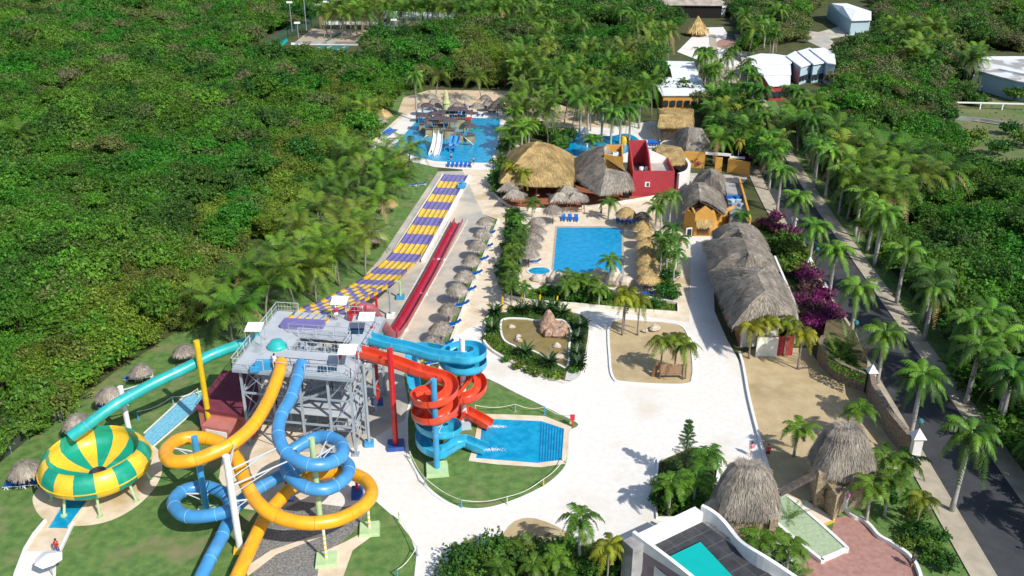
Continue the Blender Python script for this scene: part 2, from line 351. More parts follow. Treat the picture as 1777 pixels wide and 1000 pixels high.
sheet('walkway', [(650, 262), (640, 250), (700, 196), (735, 188), (880, 192), (905, 230), (900, 262), (866, 300), (860, 330), (880, 372), (930, 364), (1100, 350), (1180, 332), (1235, 380), (1245, 440), (1230, 560), (1000, 545), (870, 540), (842, 580), (838, 610), (770, 600), (866, 382), (838, 372), (800, 290), (700, 278)], .026, M_tan)
sheet('plaza', [(727, 1060), (722, 1000), (727, 962), (714, 928), (690, 897), (655, 862), (600, 880), (520, 870), (560, 800), (640, 765), (700, 730), (760, 640), (787, 585), (812, 570), (860, 555), (1040, 530), (1190, 520), (1200, 400), (1236, 410), (1240, 540), (1262, 590), (1290, 640), (1345, 855), (1300, 905), (1100, 980), (1080, 1060)], .034, M_plaza)
sheet('shade_terrace', [(1190, 380), (1262, 400), (1262, 425), (1190, 430)], .038, M_plaza)
# lawn island with splash pool
HL = island('helix_lawn', [(712, 700), (760, 655), (832, 652), (900, 683), (960, 712), (1002, 733), (1003, 742), (990, 752), (987, 800), (965, 830), (930, 853), (880, 874), (838, 884), (800, 882), (768, 868), (738, 842), (712, 800), (706, 760)], .07, M_lawn, 4, M_white, .3, .05)
sheet('left_lawn_edge', [(655, 862), (650, 868), (690, 903), (713, 934), (723, 962), (719, 1000), (724, 1060), (731, 1060), (725, 1000), (729, 962), (718, 929), (692, 896)], .05, M_white)
sheet('gravel', [(440, 1060), (438, 965), (450, 920), (490, 885), (560, 850), (622, 845), (645, 880), (612, 925), (566, 960), (548, 1010), (548, 1060)], .03, M_gravel)
sheet('path', [(425, 985), (470, 955), (560, 925), (562, 930), (480, 962), (430, 1000)], .036, M_tan)
sheet('path', [(566, 955), (600, 940), (640, 918), (652, 926), (612, 955), (596, 1000), (585, 1060), (545, 1060), (552, 990)], .036, M_tan)
sheet('slide_pad', [(393, 740), (470, 700), (560, 780), (560, 850), (470, 890), (405, 880), (380, 830)], .04, M_tan)
sheet('bowl_pad', [(57, 862), (75, 838), (120, 800), (200, 770), (262, 772), (280, 795), (278, 830), (250, 868), (205, 898), (160, 911), (110, 912), (78, 902), (62, 885)], .03, M_tan, smooth=4)
sheet('path', [(82, 905), (128, 908), (105, 955), (98, 965), (95, 1060), (20, 1060), (28, 1000), (45, 955)], .036, M_plaza)
sheet('path', [(82, 905), (128, 908), (105, 957), (45, 957), (60, 930)], .042, M_tan)
o = MB().wall(GL([(80, 906), (60, 930), (45, 955), (28, 1000), (18, 1060)]), 0, .3, .3).build('kerb', M_white); tag(o, kind='structure')
o = MB().wall(GL([(128, 908), (106, 955), (98, 975)]), 0, .25, .25).build('kerb', M_white); tag(o, kind='structure')
sheet('water', [(114, 868), (158, 868), (120, 917), (83, 916)], .06, M_water)
o = MB().wall(GL([(158, 866), (120, 917)]), 0, .2, .25).wall(GL([(114, 866), (83, 916)]), 0, .2, .25).build('kerb', M_tan); tag(o, kind='structure')
sheet('water', [(323, 688), (352, 680), (362, 690), (258, 778), (248, 764), (253, 752)], .06, M_channel)
o = MB().wall(GL([(352, 679), (321, 688), (250, 753)]), 0, .12, .14).wall(GL([(366, 690), (262, 779)]), 0, .12, .14).build('kerb', M_white); tag(o, kind='structure')
# splash pool
PP = [(848, 727), (940, 731), (979, 744), (975, 798), (933, 803.5), (826, 795), (834, 760), (836, 738)]
sheet('pool_coping', [(833, 718), (900, 720), (945, 722), (992, 741), (987, 804), (938, 811), (862, 806), (813, 800), (822, 772), (828, 740)], .11, M_tan)
sheet('water', PP, .116, M_water)
st = MB()
for k in range(9):
    a, b = G(939 + k * 4.8, 733 + k * 1.4, .125), G(936 + k * 4.7, 801 - k * .3, .125)
    st.beam(a, b, .1, .012)
tag(st.build('pool_step_lines', mat('tile_lines', (.01, .12, .30), rough=.3)), kind='structure')
# far activity pool
sheet('pool_deck', [(733, 190), (872, 194), (890, 206), (880, 255), (872, 296), (800, 294), (755, 290), (700, 277), (648, 260), (650, 250), (700, 203)], .034, M_plaza)
sheet('water', [(729, 203), (868, 205.5), (862, 255), (850, 282.5), (800, 282), (754, 279.5), (716, 270), (679, 258)], .06, M_water)
sheet('sand_beach', [(690, 196), (700, 170), (745, 156), (885, 158), (975, 183), (1110, 215), (1110, 228), (985, 232), (905, 206), (872, 192), (733, 189), (715, 196)], .03, M_sandw)
# lagoon
sheet('pool_deck', [(975, 230), (1000, 220), (1060, 222), (1130, 210), (1215, 222), (1212, 262), (1150, 270), (1120, 282), (970, 282), (966, 260)], .036, M_plaza)
sheet('water', [(980, 262), (983, 240), (993, 231.5), (1010, 229.5), (1040, 235), (1062, 236), (1084, 232), (1100, 236), (1112, 246), (1113, 252), (1095, 262), (1060, 272), (1000, 272)], .06, M_water2, smooth=4)
# rectangular pool and kiddie pool
sheet('pool_deck', [(945, 362), (1100, 353), (1190, 336), (1200, 400), (1196, 560), (1100, 546), (1000, 530), (880, 512), (880, 470), (905, 440), (920, 375)], .036, M_tan)
sheet('pool_coping', [(963.5, 392.5), (1082, 392.5), (1083, 478), (956, 476)], .055, M_walk)
sheet('water', [(967, 395), (1079, 395), (1079, 476), (960, 473)], .065, M_water2)
cc = G(935.5, 471); c = [(cc.x + 1.75 * math.cos(t), cc.y + 1.5 * math.sin(t)) for t in np.linspace(0, 2 * math.pi, 24, endpoint=False)]
sheet('water', [(a, b) for a, b in c], .07, M_water, world=True)
tag(MB().wall(c, 0, .12, .3, True).build('pool_coping', M_kerb), kind='structure')
# planted bed below the rectangular pool
island('planting_bed', [(877, 515), (920, 524), (1000, 530), (1080, 538), (1176, 545), (1176, 528), (1090, 512), (1040, 500), (960, 497), (905, 503), (880, 506)], .1, M_soil, 0, M_kerb, .25, .35)
# cycad garden
def ground_cover(name, pts, z, m, dens, holes=(), s0=.07, seed=1, h=.22):
    P = GL(pts, z); H = [GL(q, z) for q in holes]; g = np.random.default_rng(seed); xs = [p.x for p in P]; ys = [p.y for p in P]; n = int((max(xs) - min(xs)) * (max(ys) - min(ys)) * dens)
    X = g.uniform(min(xs), max(xs), n); Y = g.uniform(min(ys), max(ys), n); K_ = [i for i in range(n) if inpoly2(X[i], Y[i], P) and not any(inpoly2(X[i], Y[i], q) for q in H)]
    C = np.stack([X[K_], Y[K_], z + g.uniform(0, 1, len(K_)) * h * (.5 + .5 * np.sin(X[K_] * 2.1) * np.sin(Y[K_] * 1.7))], -1); k = len(C); N_ = unit(g.normal(size=(k, 3)) + np.array([0, 0, .8])); U_ = unit(np.cross(N_, g.normal(size=(k, 3)))); s = s0 * g.uniform(.6, 1.5, k)
    V, F = quads(C, N_, U_, s * .8, s * 1.2); o = bpy.data.objects.new(name, npmesh(name, V, F, [m])); COL.objects.link(o); return tag(o, kind='stuff')
island('garden_bed', [(845, 552), (872, 541), (930, 538), (987, 541), (1018, 552), (1023, 578), (1016, 620), (1009, 650), (996, 662), (978, 663), (920, 642), (870, 618), (843, 597), (841, 580)], .25, M_soil, 3, M_kerb, .3, .1)
island('pond_bed', [(869, 564), (877, 554), (909, 554), (930, 557), (960, 556), (978, 558), (991, 575), (988, 600), (985, 637), (969, 634), (927, 611), (897, 603), (874, 590)], .3, mat('murky_pond', (.21, .16, .05), (.27, .2, .08), .8, .35, coord='World'), 4, M_white, .25, .15)
sheet('gravel', [(984, 642), (1008, 642), (1006, 655), (994, 661), (980, 660)], .275, mat('white_pebbles', (.7, .68, .64), (.5, .48, .45), 6, .9, .8, coord='World'))
# sand islands
island('sand_bed', [(1061, 558), (1120, 557), (1160, 560), (1185, 568), (1197, 590), (1203, 630), (1202, 656), (1194, 667), (1150, 668), (1085, 664), (1064, 656), (1058, 620)], .12, M_sand, 3, M_white, .28, .1)
sheet('sand', [(1284, 616), (1310, 604), (1400, 604), (1430, 640), (1500, 680), (1562, 765), (1580, 800), (1520, 860), (1400, 870), (1345, 852), (1324, 790), (1300, 700)], .055, M_sand)
tag(MB().wall(crs(GL([(1283, 614), (1290, 640), (1301, 700), (1325, 790), (1346, 856)]), 4), 0, .35, .28).build('kerb', M_white), kind='structure')
# road, pavements, verges
def strip(name, a, b, z, m, y0=30, y1=330):
    ys = np.linspace(y0, y1, 30); f = lambda y: 42.6 + (y - 82) * .055 + max(0, y - 150) ** 1.6 * .0035
    P = [(f(y) + a, y) for y in ys] + [(f(y) + b, y) for y in ys[::-1]]
    sheet(name, P, z, m, world=True)
RX = lambda y: 42.6 + (y - 82) * .055 + max(0, y - 150) ** 1.6 * .0035
strip('road', 0, 6.8, .03, M_asph); strip('sidewalk', -2.3, 0, .14, M_walk); strip('sidewalk', 6.8, 8.9, .14, M_walk)
strip('verge', 8.9, 11.5, .05, M_lawn)
for a in (-.06, 6.74):
    ys = np.linspace(30, 330, 60); tag(MB().wall([(RX(y) + a, y) for y in ys], 0, .15, .15).build('kerb', M_walk), kind='structure')
sheet('lawn', [(1345, 895), (1450, 855), (1560, 780), (1620, 830), (1680, 960), (1720, 1060), (1240, 1060), (1250, 960)], .03, M_lawn)
sheet('driveway', [(1448, 900), (1475, 893), (1500, 905), (1540, 935), (1580, 970), (1610, 1060), (1380, 1060), (1400, 960), (1440, 940)], .045, M_brick)
sheet('path', [(1350, 850), (1380, 855), (1450, 902), (1424, 912), (1360, 880)], .05, M_tan)
sheet('path', [(1417, 914), (1447, 902), (1450, 906), (1421, 918)], .056, mat('yellow_line', (.6, .42, .05), rough=.8))
tag(MB().wall(crs(GL([(1467, 889), (1480, 900), (1495, 905), (1510, 918), (1525, 935), (1548, 948), (1578, 970), (1595, 1000), (1606, 1060)]), 5), 0, .45, .3).build('kerb', M_white), kind='structure')
tag(MB().wall(crs(GL([(1335, 935), (1360, 960), (1385, 1000), (1400, 1060)]), 5), 0, .4, .25).build('kerb', M_white), kind='structure')
pd = crs(GL([(1347, 858), (1358, 859), (1380, 872), (1464, 946), (1462, 955), (1430, 969), (1420, 968), (1345, 905), (1340, 880)], .3), 4, True)
tag(MB().poly(pd).build('water', M_pond), kind='structure')
tag(MB().wall(pd, 0, .42, .32, True).build('pool_coping', M_white), kind='structure')
island('planting_bed', [(1142, 800), (1200, 775), (1250, 790), (1240, 860), (1200, 900), (1140, 900), (1137, 850)], .08, M_soil, 0, M_white, .22, .2)
sheet('planting_bed', [(735, 1060), (800, 985), (850, 955), (870, 950), (1000, 955), (1110, 940), (1110, 1060)], .05, M_soil, smooth=2)
sheet('stained_sand', [(868, 935), (892, 905), (930, 900), (985, 925), (1000, 962), (900, 965), (858, 968)], .04, M_sand, smooth=3)
# terrace, courts, distant paving
sheet('terrace', [(862, 330), (880, 310), (1000, 320), (1200, 318), (1190, 330), (1100, 347), (1000, 360), (935, 363), (893, 361), (872, 347)], .09, M_terr)
tag(MB().wall(crs(GL([(856, 300), (850, 318), (856, 335), (872, 352), (893, 363), (935, 366), (1000, 363), (1100, 350), (1190, 333)]), 4), 0, .5, .25).build('kerb', M_kerb), kind='structure')
sb = MB()
for k in range(3): sb.box(G(884 + k * 4, 362 + k * 2.2, .1), (2.6, .35, .2 - .05 * k), R(-35))
tag(sb.build('steps', M_kerb), kind='structure')
sheet('tennis_court', [(541, 50), (651, 52), (629, 73.5), (512, 73.5)], .05, M_court)
sheet('court_line', [(602, 50.5), (606, 50.5), (566, 73), (560, 73)], .08, M_courtg)
sheet('path', [(505, 74), (640, 75), (640, 79), (505, 78)], .06, M_plaza)
sheet('basketball_court', [(512, 79), (608, 80), (600, 89), (505, 87)], .06, M_courtg)
sheet('court_zone', [(517, 80.5), (545, 80.5), (551, 82.5), (545, 85), (513, 85)], .1, M_courtr)
for q in ([(560, 86), (575, 80)], [(585, 87), (600, 81)], [(552, 82), (560, 86)]):
    tag(MB().beam(*GL(q, .14), .35, .02).build('court_line', M_white), kind='structure')
sheet('tennis_court', [(466, 89), (472, 80), (497, 66), (500, 71), (478, 91)], .05, M_courtt)
sheet('road', [(560, 36), (600, 37), (740, 40), (888, 42), (902, 45), (888, 48), (740, 47), (600, 43), (560, 44)], .05, M_plaza)
sheet('lawn', [(690, 49), (880, 49), (888, 56), (860, 62), (690, 66)], .04, M_lawn)
sheet('path', [(866, 60), (890, 55), (892, 58), (872, 65)], .06, M_plaza)
sheet('plaza', [(1205, 60), (1222, 48), (1255, 47), (1262, 58), (1258, 75), (1270, 100), (1290, 112), (1270, 118), (1235, 112), (1200, 100), (1175, 90)], .05, M_plaza)
sheet('paving_circle', [(1241, 78), (1250, 69), (1268, 68), (1280, 73), (1276, 82), (1255, 84)], .09, M_brick, smooth=3)
sheet('road', [(1225, 112), (1290, 118), (1312, 180), (1290, 180), (1262, 140), (1240, 122)], .045, M_walk)
sheet('road', [(1385, 52), (1420, 56), (1460, 45), (1475, 50), (1520, 58), (1510, 63), (1470, 62), (1440, 68), (1480, 95), (1460, 100), (1390, 66)], .05, M_slab)
sheet('dry_field', [(1600, 200), (1700, 170), (1900, 165), (1900, 350), (1777, 335), (1740, 325), (1680, 290), (1640, 250)], .04, M_field)
sheet('path', [(1606, 199), (1615, 198), (1700, 205), (1740, 211), (1900, 228), (1900, 234), (1740, 217), (1700, 211)], .25, M_slab)
tag(MB().wall(GL([(1610, 204), (1700, 212), (1740, 218), (1900, 236)]), 0, .9, .3).build('kerb', M_roofg), kind='structure')

PB = [(869, 564), (877, 554), (909, 554), (930, 557), (960, 556), (978, 558), (991, 575), (988, 600), (985, 637), (969, 634), (927, 611), (897, 603), (874, 590)]
ground_cover('ground_cover', [(848, 554), (874, 544), (930, 541), (985, 544), (1013, 553), (1017, 578), (1011, 618), (1003, 640), (982, 641), (978, 657), (920, 637), (870, 613), (847, 594), (845, 580)], .26, L_bush, 130, [PB], .06, 1)
ground_cover('ground_cover', [(884, 508), (960, 500), (1040, 504), (1090, 515), (1170, 530), (1172, 542), (1080, 535), (1000, 527), (920, 521), (882, 513)], .1, L_bush, 60, (), .08, 2)
ground_cover('ground_cover', [(1144, 805), (1200, 780), (1245, 795), (1236, 860), (1200, 895), (1142, 895)], .1, L_dk, 60, (), .07, 3)
ground_cover('ground_cover', [(800, 990), (850, 960), (1000, 960), (1105, 945), (1105, 1020), (780, 1020)], .06, L_dk, 60, (), .08, 4)
ground_cover('ground_cover', [(1432, 600), (1440, 640), (1500, 668), (1500, 652), (1478, 604), (1450, 585)], 2.2, L_bush, 60, (), .08, 5)
ground_cover('ground_cover', [(1310, 400), (1330, 385), (1372, 395), (1400, 470), (1440, 545), (1480, 610), (1440, 580), (1400, 560), (1380, 500), (1340, 440)], .1, L_dk, 45, (), .09, 6)
ground_cover('ground_cover', [(877, 372), (905, 372), (900, 500), (874, 505)], .06, L_dk, 50, (), .09, 7)
# ------------------------------------------------------------ foliage prototypes
def crown_mesh(name, m, n=1300, r=(2.8, 2.8, 2.0), lumps=11, leaf=.2, seed=0, gap=.0):
    lumps = int(lumps * 1.3)
    g = np.random.default_rng(seed)
    d = unit(g.normal(size=(lumps, 3))); d[:, 2] = np.abs(d[:, 2]) * .9 - .1
    lc = d * g.uniform(.35, .85, (lumps, 1)); lr = g.uniform(.18, .52, lumps)
    k = g.integers(0, lumps, n); dd = unit(g.normal(size=(n, 3))); dd[:, 2] = np.where(g.random(n) < .75, np.abs(dd[:, 2]), dd[:, 2])
    C = lc[k] + dd * (lr[k] * g.uniform(.7, 1.22, n))[:, None]
    tw = unit(g.normal(size=(46, 3))); tw[:, 2] = np.abs(tw[:, 2]); ti = g.random(n) < .2; ki = g.integers(0, 46, n); C = np.where(ti[:, None], tw[ki] * g.uniform(.75, 1.28, n)[:, None] + g.normal(size=(n, 3)) * .035, C)
    ph = g.uniform(0, 6, 3); C = C + .09 * np.stack([np.sin(C[:, 1] * 5 + ph[0]), np.sin(C[:, 0] * 5 + ph[1]), np.sin((C[:, 0] + C[:, 1]) * 4 + ph[2])], -1)
    C = C * np.array(r); N = unit(dd + g.normal(size=(n, 3)) * .55 + np.array([0, 0, .35])); U = unit(np.cross(N, g.normal(size=(n, 3))))
    s = leaf * g.uniform(.6, 1.4, n); V, F = quads(C, N, U, s * .8, s * 1.25)
    return npmesh(name, V, F, [m])
def frond_arr(L, n, ll, droop, rise, seed, lift=.25, w=.055, hang=.55, curl=0.0):
    """one frond along +X from the origin, returns V,F quads for leaflets + rachis"""
    g = np.random.default_rng(seed); t = np.linspace(.12, 1, n)
    def pos(t): return np.stack([L * (t * (1 - .18 * droop * t)), curl * t * t, L * (rise * t - droop * t ** 2.1)], -1)
    p = pos(t); tg = unit(pos(t + .01) - p); V = []; F = []
    for sd in (-1, 1):
        side = np.tile(np.array([0., sd, 0.]), (n, 1)); ln = ll * np.sin(np.clip(t * 1.02 + .08, 0, 1) * math.pi * .93) ** .6 * g.uniform(.85, 1.1, n)
        d = unit(side + tg * .55 + np.array([0, 0, lift - hang * .3]) + g.normal(size=(n, 3)) * .07)
        mid = p + d * (ln * .55)[:, None]; d2 = unit(d + np.array([0, 0, -hang])); tip = mid + d2 * (ln * .5)[:, None]
        ww = tg * w
        for i in range(n):
            b = len(V); V += [p[i] - ww[i], p[i] + ww[i], mid[i] + ww[i] * .9, mid[i] - ww[i] * .9, tip[i] + ww[i] * .2, tip[i] - ww[i] * .2]
            F += [(b, b + 1, b + 2, b + 3), (b + 3, b + 2, b + 4, b + 5)]
    tt = np.linspace(0, 1, 8); q = pos(tt)
    for i in range(7):
        b = len(V); u = .045 * L / 4 * (1.2 - tt[i]); V += [q[i] + [0, -u, .01], q[i] + [0, u, .01], q[i + 1] + [0, u, .01], q[i + 1] + [0, -u, .01]]; F += [(b, b + 1, b + 2, b + 3)]
    return np.array(V), np.array(F)
def palm_crown(name, m, z, nf, L, n, ll, seed, rise=(.1, .9), droop=(.4, .8), w=.055, hang=.55, young=3, dry=0):
    g = np.random.default_rng(seed); Vs = []; Fs = []; off = 0; fv = []
    for i in range(nf):
        f = i / nf; ri = rise[1] + (rise[0] - rise[1]) * f + g.uniform(-.08, .08); dr = droop[0] + (droop[1] - droop[0]) * f + g.uniform(-.08, .08)
        V, F = frond_arr(L * g.uniform(.85, 1.08) * (.75 if i < young else 1), n, ll, dr, ri, seed * 100 + i, w=w, hang=hang, curl=g.uniform(-.5, .5))
        a = i * 2.399963 + g.uniform(-.25, .25); c, s_ = math.cos(a), math.sin(a); roll = g.uniform(-.5, .5)
        cr, sr = math.cos(roll), math.sin(roll); Y = V[:, 1] * cr - (V[:, 2] - 0) * sr * .3; V[:, 1] = Y
        X = V[:, 0] * c - V[:, 1] * s_; Y = V[:, 0] * s_ + V[:, 1] * c; V[:, 0] = X; V[:, 1] = Y; V[:, 2] += z
        Vs.append(V); Fs.append(F + off); off += len(V); fv.append(np.full(len(V), g.uniform(0, 1)))
    mi = np.concatenate([np.full(len(f_), 1 if i >= nf - dry else 0) for i, f_ in enumerate(Fs)]); me = npmesh(name, np.concatenate(Vs), np.concatenate(Fs), [m, M_dry], mi); a = me.attributes.new('fv', 'FLOAT', 'POINT'); a.data.foreach_set('value', np.concatenate(fv).astype(np.float32)); return me
def link(me, name, parent):
    o = bpy.data.objects.new(name, me); COL.objects.link(o); o.parent = parent; ORI[o.name] = ORI[parent.name]; return o
M_dry = mat('dry_fronds', (.26, .19, .08), (.36, .28, .10), 3, .8)
def palm_proto(name, cat, leaf, H, lean, trunk, tr, crown, shaft=False, nuts=False):
    t = thing(name, name.replace('_', ' '), cat)
    pts = [(lean * (k / 6) ** 1.7 * H * .3, 0, H * k / 6) for k in range(7)]; top = Vector(pts[-1])
    rad = [tr * 1.5] + [tr * (1.05 - .3 * k / 6) for k in range(1, 7)]
    if shaft: rad = [tr * 1.35, tr * 1.15, tr * 1.1, tr * 1.08, tr * 1.02, tr * .9, tr * .75]
    MB().tube(pts, rad, 8).build('trunk', trunk, t, smooth=True)
    me = palm_crown('crown', leaf, 0, **crown); co = link(me, 'crown', t); co.location = top + Vector((0, 0, .9 if shaft else 0))
    if shaft: MB().tube([top + Vector((0, 0, -.05)), top + Vector((0, 0, .5)), top + Vector((0, 0, 1.1))], [tr * .95, tr * .8, tr * .35], 8).build('crownshaft', M_shaft, t, smooth=True)
    if nuts:
        b = MB()
        for k in range(6): a = k * 1.05; b.lathe(top + Vector((.28 * math.cos(a), .28 * math.sin(a), -.3)), [(0, -.14), (.1, -.08), (.13, 0), (.1, .1), (0, .14)], 6)
        b.build('coconuts', mat('coconut_husk', (.22, .2, .05), rough=.6), t)
    return Proto(t)
coco = [palm_proto('coconut_palm', 'palm tree', L_coco, h, ln, M_trunk, .15, dict(nf=19, L=4.5, n=24, ll=1.1, seed=s, rise=(.15, 1.25), droop=(.5, 1.0), w=.05, hang=.7, dry=(0, 2, 1)[s % 3]), nuts=True) for h, ln, s in ((5.0, .5, 1), (5.6, .9, 2), (4.6, -.6, 3))]
royal = [palm_proto('royal_palm', 'palm tree', L_royal, h, 0.05, M_rtrunk, .24, dict(nf=25, L=3.5, n=24, ll=.95, seed=s, rise=(-.1, .95), droop=(.62, 1.15), w=.06, hang=1.2, dry=(0, 1, 0)[s % 3]), shaft=True) for h, s in ((7.2, 5), (7.8, 6), (6.6, 7))]
fox = [palm_proto('areca_palm', 'palm tree', L_fox, h, ln, M_trunk, .1, dict(nf=14, L=2.0, n=18, ll=.6, seed=s, rise=(.2, .9), droop=(.75, 1.1), w=.05, hang=1.0)) for h, ln, s in ((4.2, .1, 8), (3.6, -.1, 9))]
gpalm = [palm_proto('foxtail_palm', 'palm tree', L_grn, h, ln, M_rtrunk, .13, dict(nf=13, L=2.4, n=20, ll=.6, seed=s, rise=(.1, .9), droop=(.6, .95), w=.06, hang=.5), shaft=True) for h, ln, s in ((3.4, .1, 10), (2.8, -.1, 11))]
def low_palm(seed, L, nf, leaf, name, cat='shrub', rise=(.25, 1.2), droop=(.3, .7), ll=.35):
    t = thing(name, name, cat); MB().tube([(0, 0, 0), (0, 0, .35)], [.2, .16], 8).build('trunk', M_trunk, t)
    o = link(palm_crown('fronds', leaf, .35, nf, L, 14, ll, seed, rise=rise, droop=droop, w=.05, hang=.3), 'fronds', t); return Proto(t)
cycad = low_palm(21, 1.15, 70, L_cyc, 'cycad', rise=(.05, 1.5), droop=(.35, .7), ll=.17)
shrubp = low_palm(22, 1.9, 16, L_bush, 'leafy_palm_shrub', ll=.5)
travel = low_palm(23, 3.0, 14, L_grn, 'fan_palm', rise=(.6, 1.6), droop=(.2, .4), ll=.5)
FOR_ME = [crown_mesh('crown', L_for, 4400, (3.1, 3.1, 2.1), 18, .115, s) for s in (31, 32, 33)] + [crown_mesh('crown', L_for, 3000, (2.3, 2.5, 1.9), 12, .11, 34)]
BAM_ME = [crown_mesh('crown', L_bam, 4200, (2.7, 2.7, 2.1), 20, .09, s) for s in (35, 36)]
DK_ME = [crown_mesh('crown', L_dk, 3800, (3.0, 3.0, 2.4), 14, .12, s) for s in (37,)]
def tree_proto(me, H, name='broadleaf_tree', cat='tree'):
    t = thing(name, name, cat)
    b = MB().tube([(0, 0, 0), (.1, 0, H * .5), (0, .1, H * .8)], [.22, .17, .1], 7)
    for k in range(5):
        a = k * 1.3; b.tube([(.08, 0, H * .45), (math.cos(a) * .9, math.sin(a) * .9, H * .72), (math.cos(a) * 1.5, math.sin(a) * 1.5, H * .95)], [.1, .06, .03], 5)
    b.build('trunk', M_bark, t); o = link(me, 'crown', t); o.location = (0, 0, H * .78); return Proto(t)
treeP = [tree_proto(m, 4.2) for m in FOR_ME[:3]]; bamP = [tree_proto(m, 2.6) for m in BAM_ME]; dkP = [tree_proto(DK_ME[0], 4.6)]
oliveP = [tree_proto(crown_mesh('crown', L_olive, 3800, (3.0, 3.0, 2.2), 16, .11, 39), 4.2)]
def bush_proto(m, r, n, seed, name='round_shrub', leaf=.12):
    t = thing(name, name, 'shrub'); MB().tube([(0, 0, 0), (0, 0, r * .7)], [.08, .05], 6).build('stem', M_bark, t)
    o = link(crown_mesh('foliage', m, n, (r, r, r * .8), 9, leaf, seed), 'foliage', t); o.location = (0, 0, r * .6); return Proto(t)
bushP = [bush_proto(L_bush, 1.2, 1300, 41, leaf=.075), bush_proto(L_dk, 1.3, 1300, 42, leaf=.08)]
bougP = bush_proto(L_boug, 1.7, 2600, 43, 'bougainvillea', .075)
gcover = bush_proto(L_bush, .55, 160, 44, 'low_shrub', .09)
# conifer
t = thing('norfolk_pine', 'pine', 'tree'); MB().tube([(0, 0, 0), (0, 0, 7.5)], [.16, .03], 7).build('trunk', M_bark, t)
Vs = []; Fs = []; off = 0
for k in range(11):
    z = 1.0 + k * .6; rr = 2.0 * (1 - k / 12)
    for j in range(5):
        V, F = frond_arr(rr, 9, .3, .1, .35, k * 10 + j, w=.05, hang=.1); a = j * 1.257 + k * .4; c, s_ = math.cos(a), math.sin(a)
        X = V[:, 0] * c - V[:, 1] * s_; V[:, 1] = V[:, 0] * s_ + V[:, 1] * c; V[:, 0] = X; V[:, 2] += z; Vs.append(V); Fs.append(F + off); off += len(V)
link(npmesh('branches', np.concatenate(Vs), np.concatenate(Fs), [L_dk]), 'branches', t); pineP = Proto(t)
# ------------------------------------------------------------ thatch
def strips_on(faces, dens=14, ln=.55, wd=.05, seed=0, lift=.05, fringe=True):
    """faces: (topA, topB, botB, botA); straw strips lying down the slope and hanging past the eaves"""
    g = np.random.default_rng(seed); V = []; F = []
    for (ta, tb, bb, ba) in faces:
        ta, tb, bb, ba = [np.array(p, dtype=float) for p in (ta, tb, bb, ba)]
        area = (np.linalg.norm(tb - ta) + np.linalg.norm(bb - ba)) / 2 * np.linalg.norm((ta + tb) / 2 - (ba + bb) / 2)
        n = int(area * dens) + 2; nn = np.cross(bb - ta, ba - tb); nn = nn / (np.linalg.norm(nn) + 1e-9)
        if nn[2] < 0: nn = -nn
        wt, wb = np.linalg.norm(tb - ta), np.linalg.norm(bb - ba)
        u = g.random(n); v = np.sqrt(g.random(n)) if wt < wb * .4 else g.random(n)
        if fringe:
            m = int(wb * 9) + 2; u = np.concatenate([u, g.random(m)]); v = np.concatenate([v, np.full(m, .97)]); n += m
        for i in range(n):
            T_ = ta + (tb - ta) * u[i]; B_ = ba + (bb - ba) * u[i]; d = B_ - T_; d /= (np.linalg.norm(d) + 1e-9)
            p = T_ + (B_ - T_) * v[i] + nn * (lift * g.uniform(.3, 1.3)); d = d + g.normal(size=3) * .06; side = np.cross(nn, d); side /= (np.linalg.norm(side) + 1e-9)
            l_ = ln * g.uniform(.6, 1.3); w_ = wd * g.uniform(.6, 1.5); q = p + d * l_ + nn * (g.uniform(-.02, .06)); 
            if v[i] > .9: q = q + np.array([0, 0, -.12 * g.random()])
            b = len(V); V += [p - side * w_, p + side * w_, q + side * w_ * .6, q - side * w_ * .6]; F.append((b, b + 1, b + 2, b + 3))
    return V, F
def add_strips(mb, faces, **k):
    V, F = strips_on(faces, **k); mb.add(V, F); return mb
def cone_faces(c, r, h, n=12, sag=.0, apex_r=.05, rings=2, seed=0):
    g = random.Random(seed); P = []
    for k in range(rings + 1):
        f = k / rings; rr = apex_r + (r - apex_r) * f; z = h * (1 - f) + (-sag * 0 + sag * math.sin(math.pi * f))
        P.append([(c[0] + rr * math.cos(2 * math.pi * j / n), c[1] + rr * math.sin(2 * math.pi * j / n), c[2] + z) for j in range(n)])
    fs = []
    for k in range(rings):
        for j in range(n): fs.append((P[k][j], P[k][(j + 1) % n], P[k + 1][(j + 1) % n], P[k + 1][j]))
    return fs
def umbrella_proto(m, r, hp, he, seed, name='thatch_umbrella'):
    t = thing(name, name, 'umbrella'); MB().cyl((0, 0, 0), (0, 0, hp - .1), .07, n=8).build('post', M_wood, t)
    b = MB(); fs = cone_faces((0, 0, he), r, hp - he, 14, .28, rings=3)
    for f in fs: b.add(f, [(0, 3, 2, 1)])
    add_strips(b, fs, dens=75, ln=.3, wd=.022, seed=seed, lift=.03)
    b.lathe((0, 0, hp), [(.12, -.1), (.1, .12), (.02, .22)], 8)
    b.build('thatch_canopy', m, t)
    u = MB()
    for k in range(7): a = k * .9; u.beam((0, 0, hp - .3), (math.cos(a) * r * .9, math.sin(a) * r * .9, he + .02), .05)
    u.build('ribs', M_wood, t); return Proto(t)
umbG = umbrella_proto(T_grey, 1.62, 3.15, 2.1, 1); umbO = umbrella_proto(T_gold, 1.68, 3.2, 2.05, 2); umbD = umbrella_proto(T_dark, 1.55, 3.1, 2.1, 3)
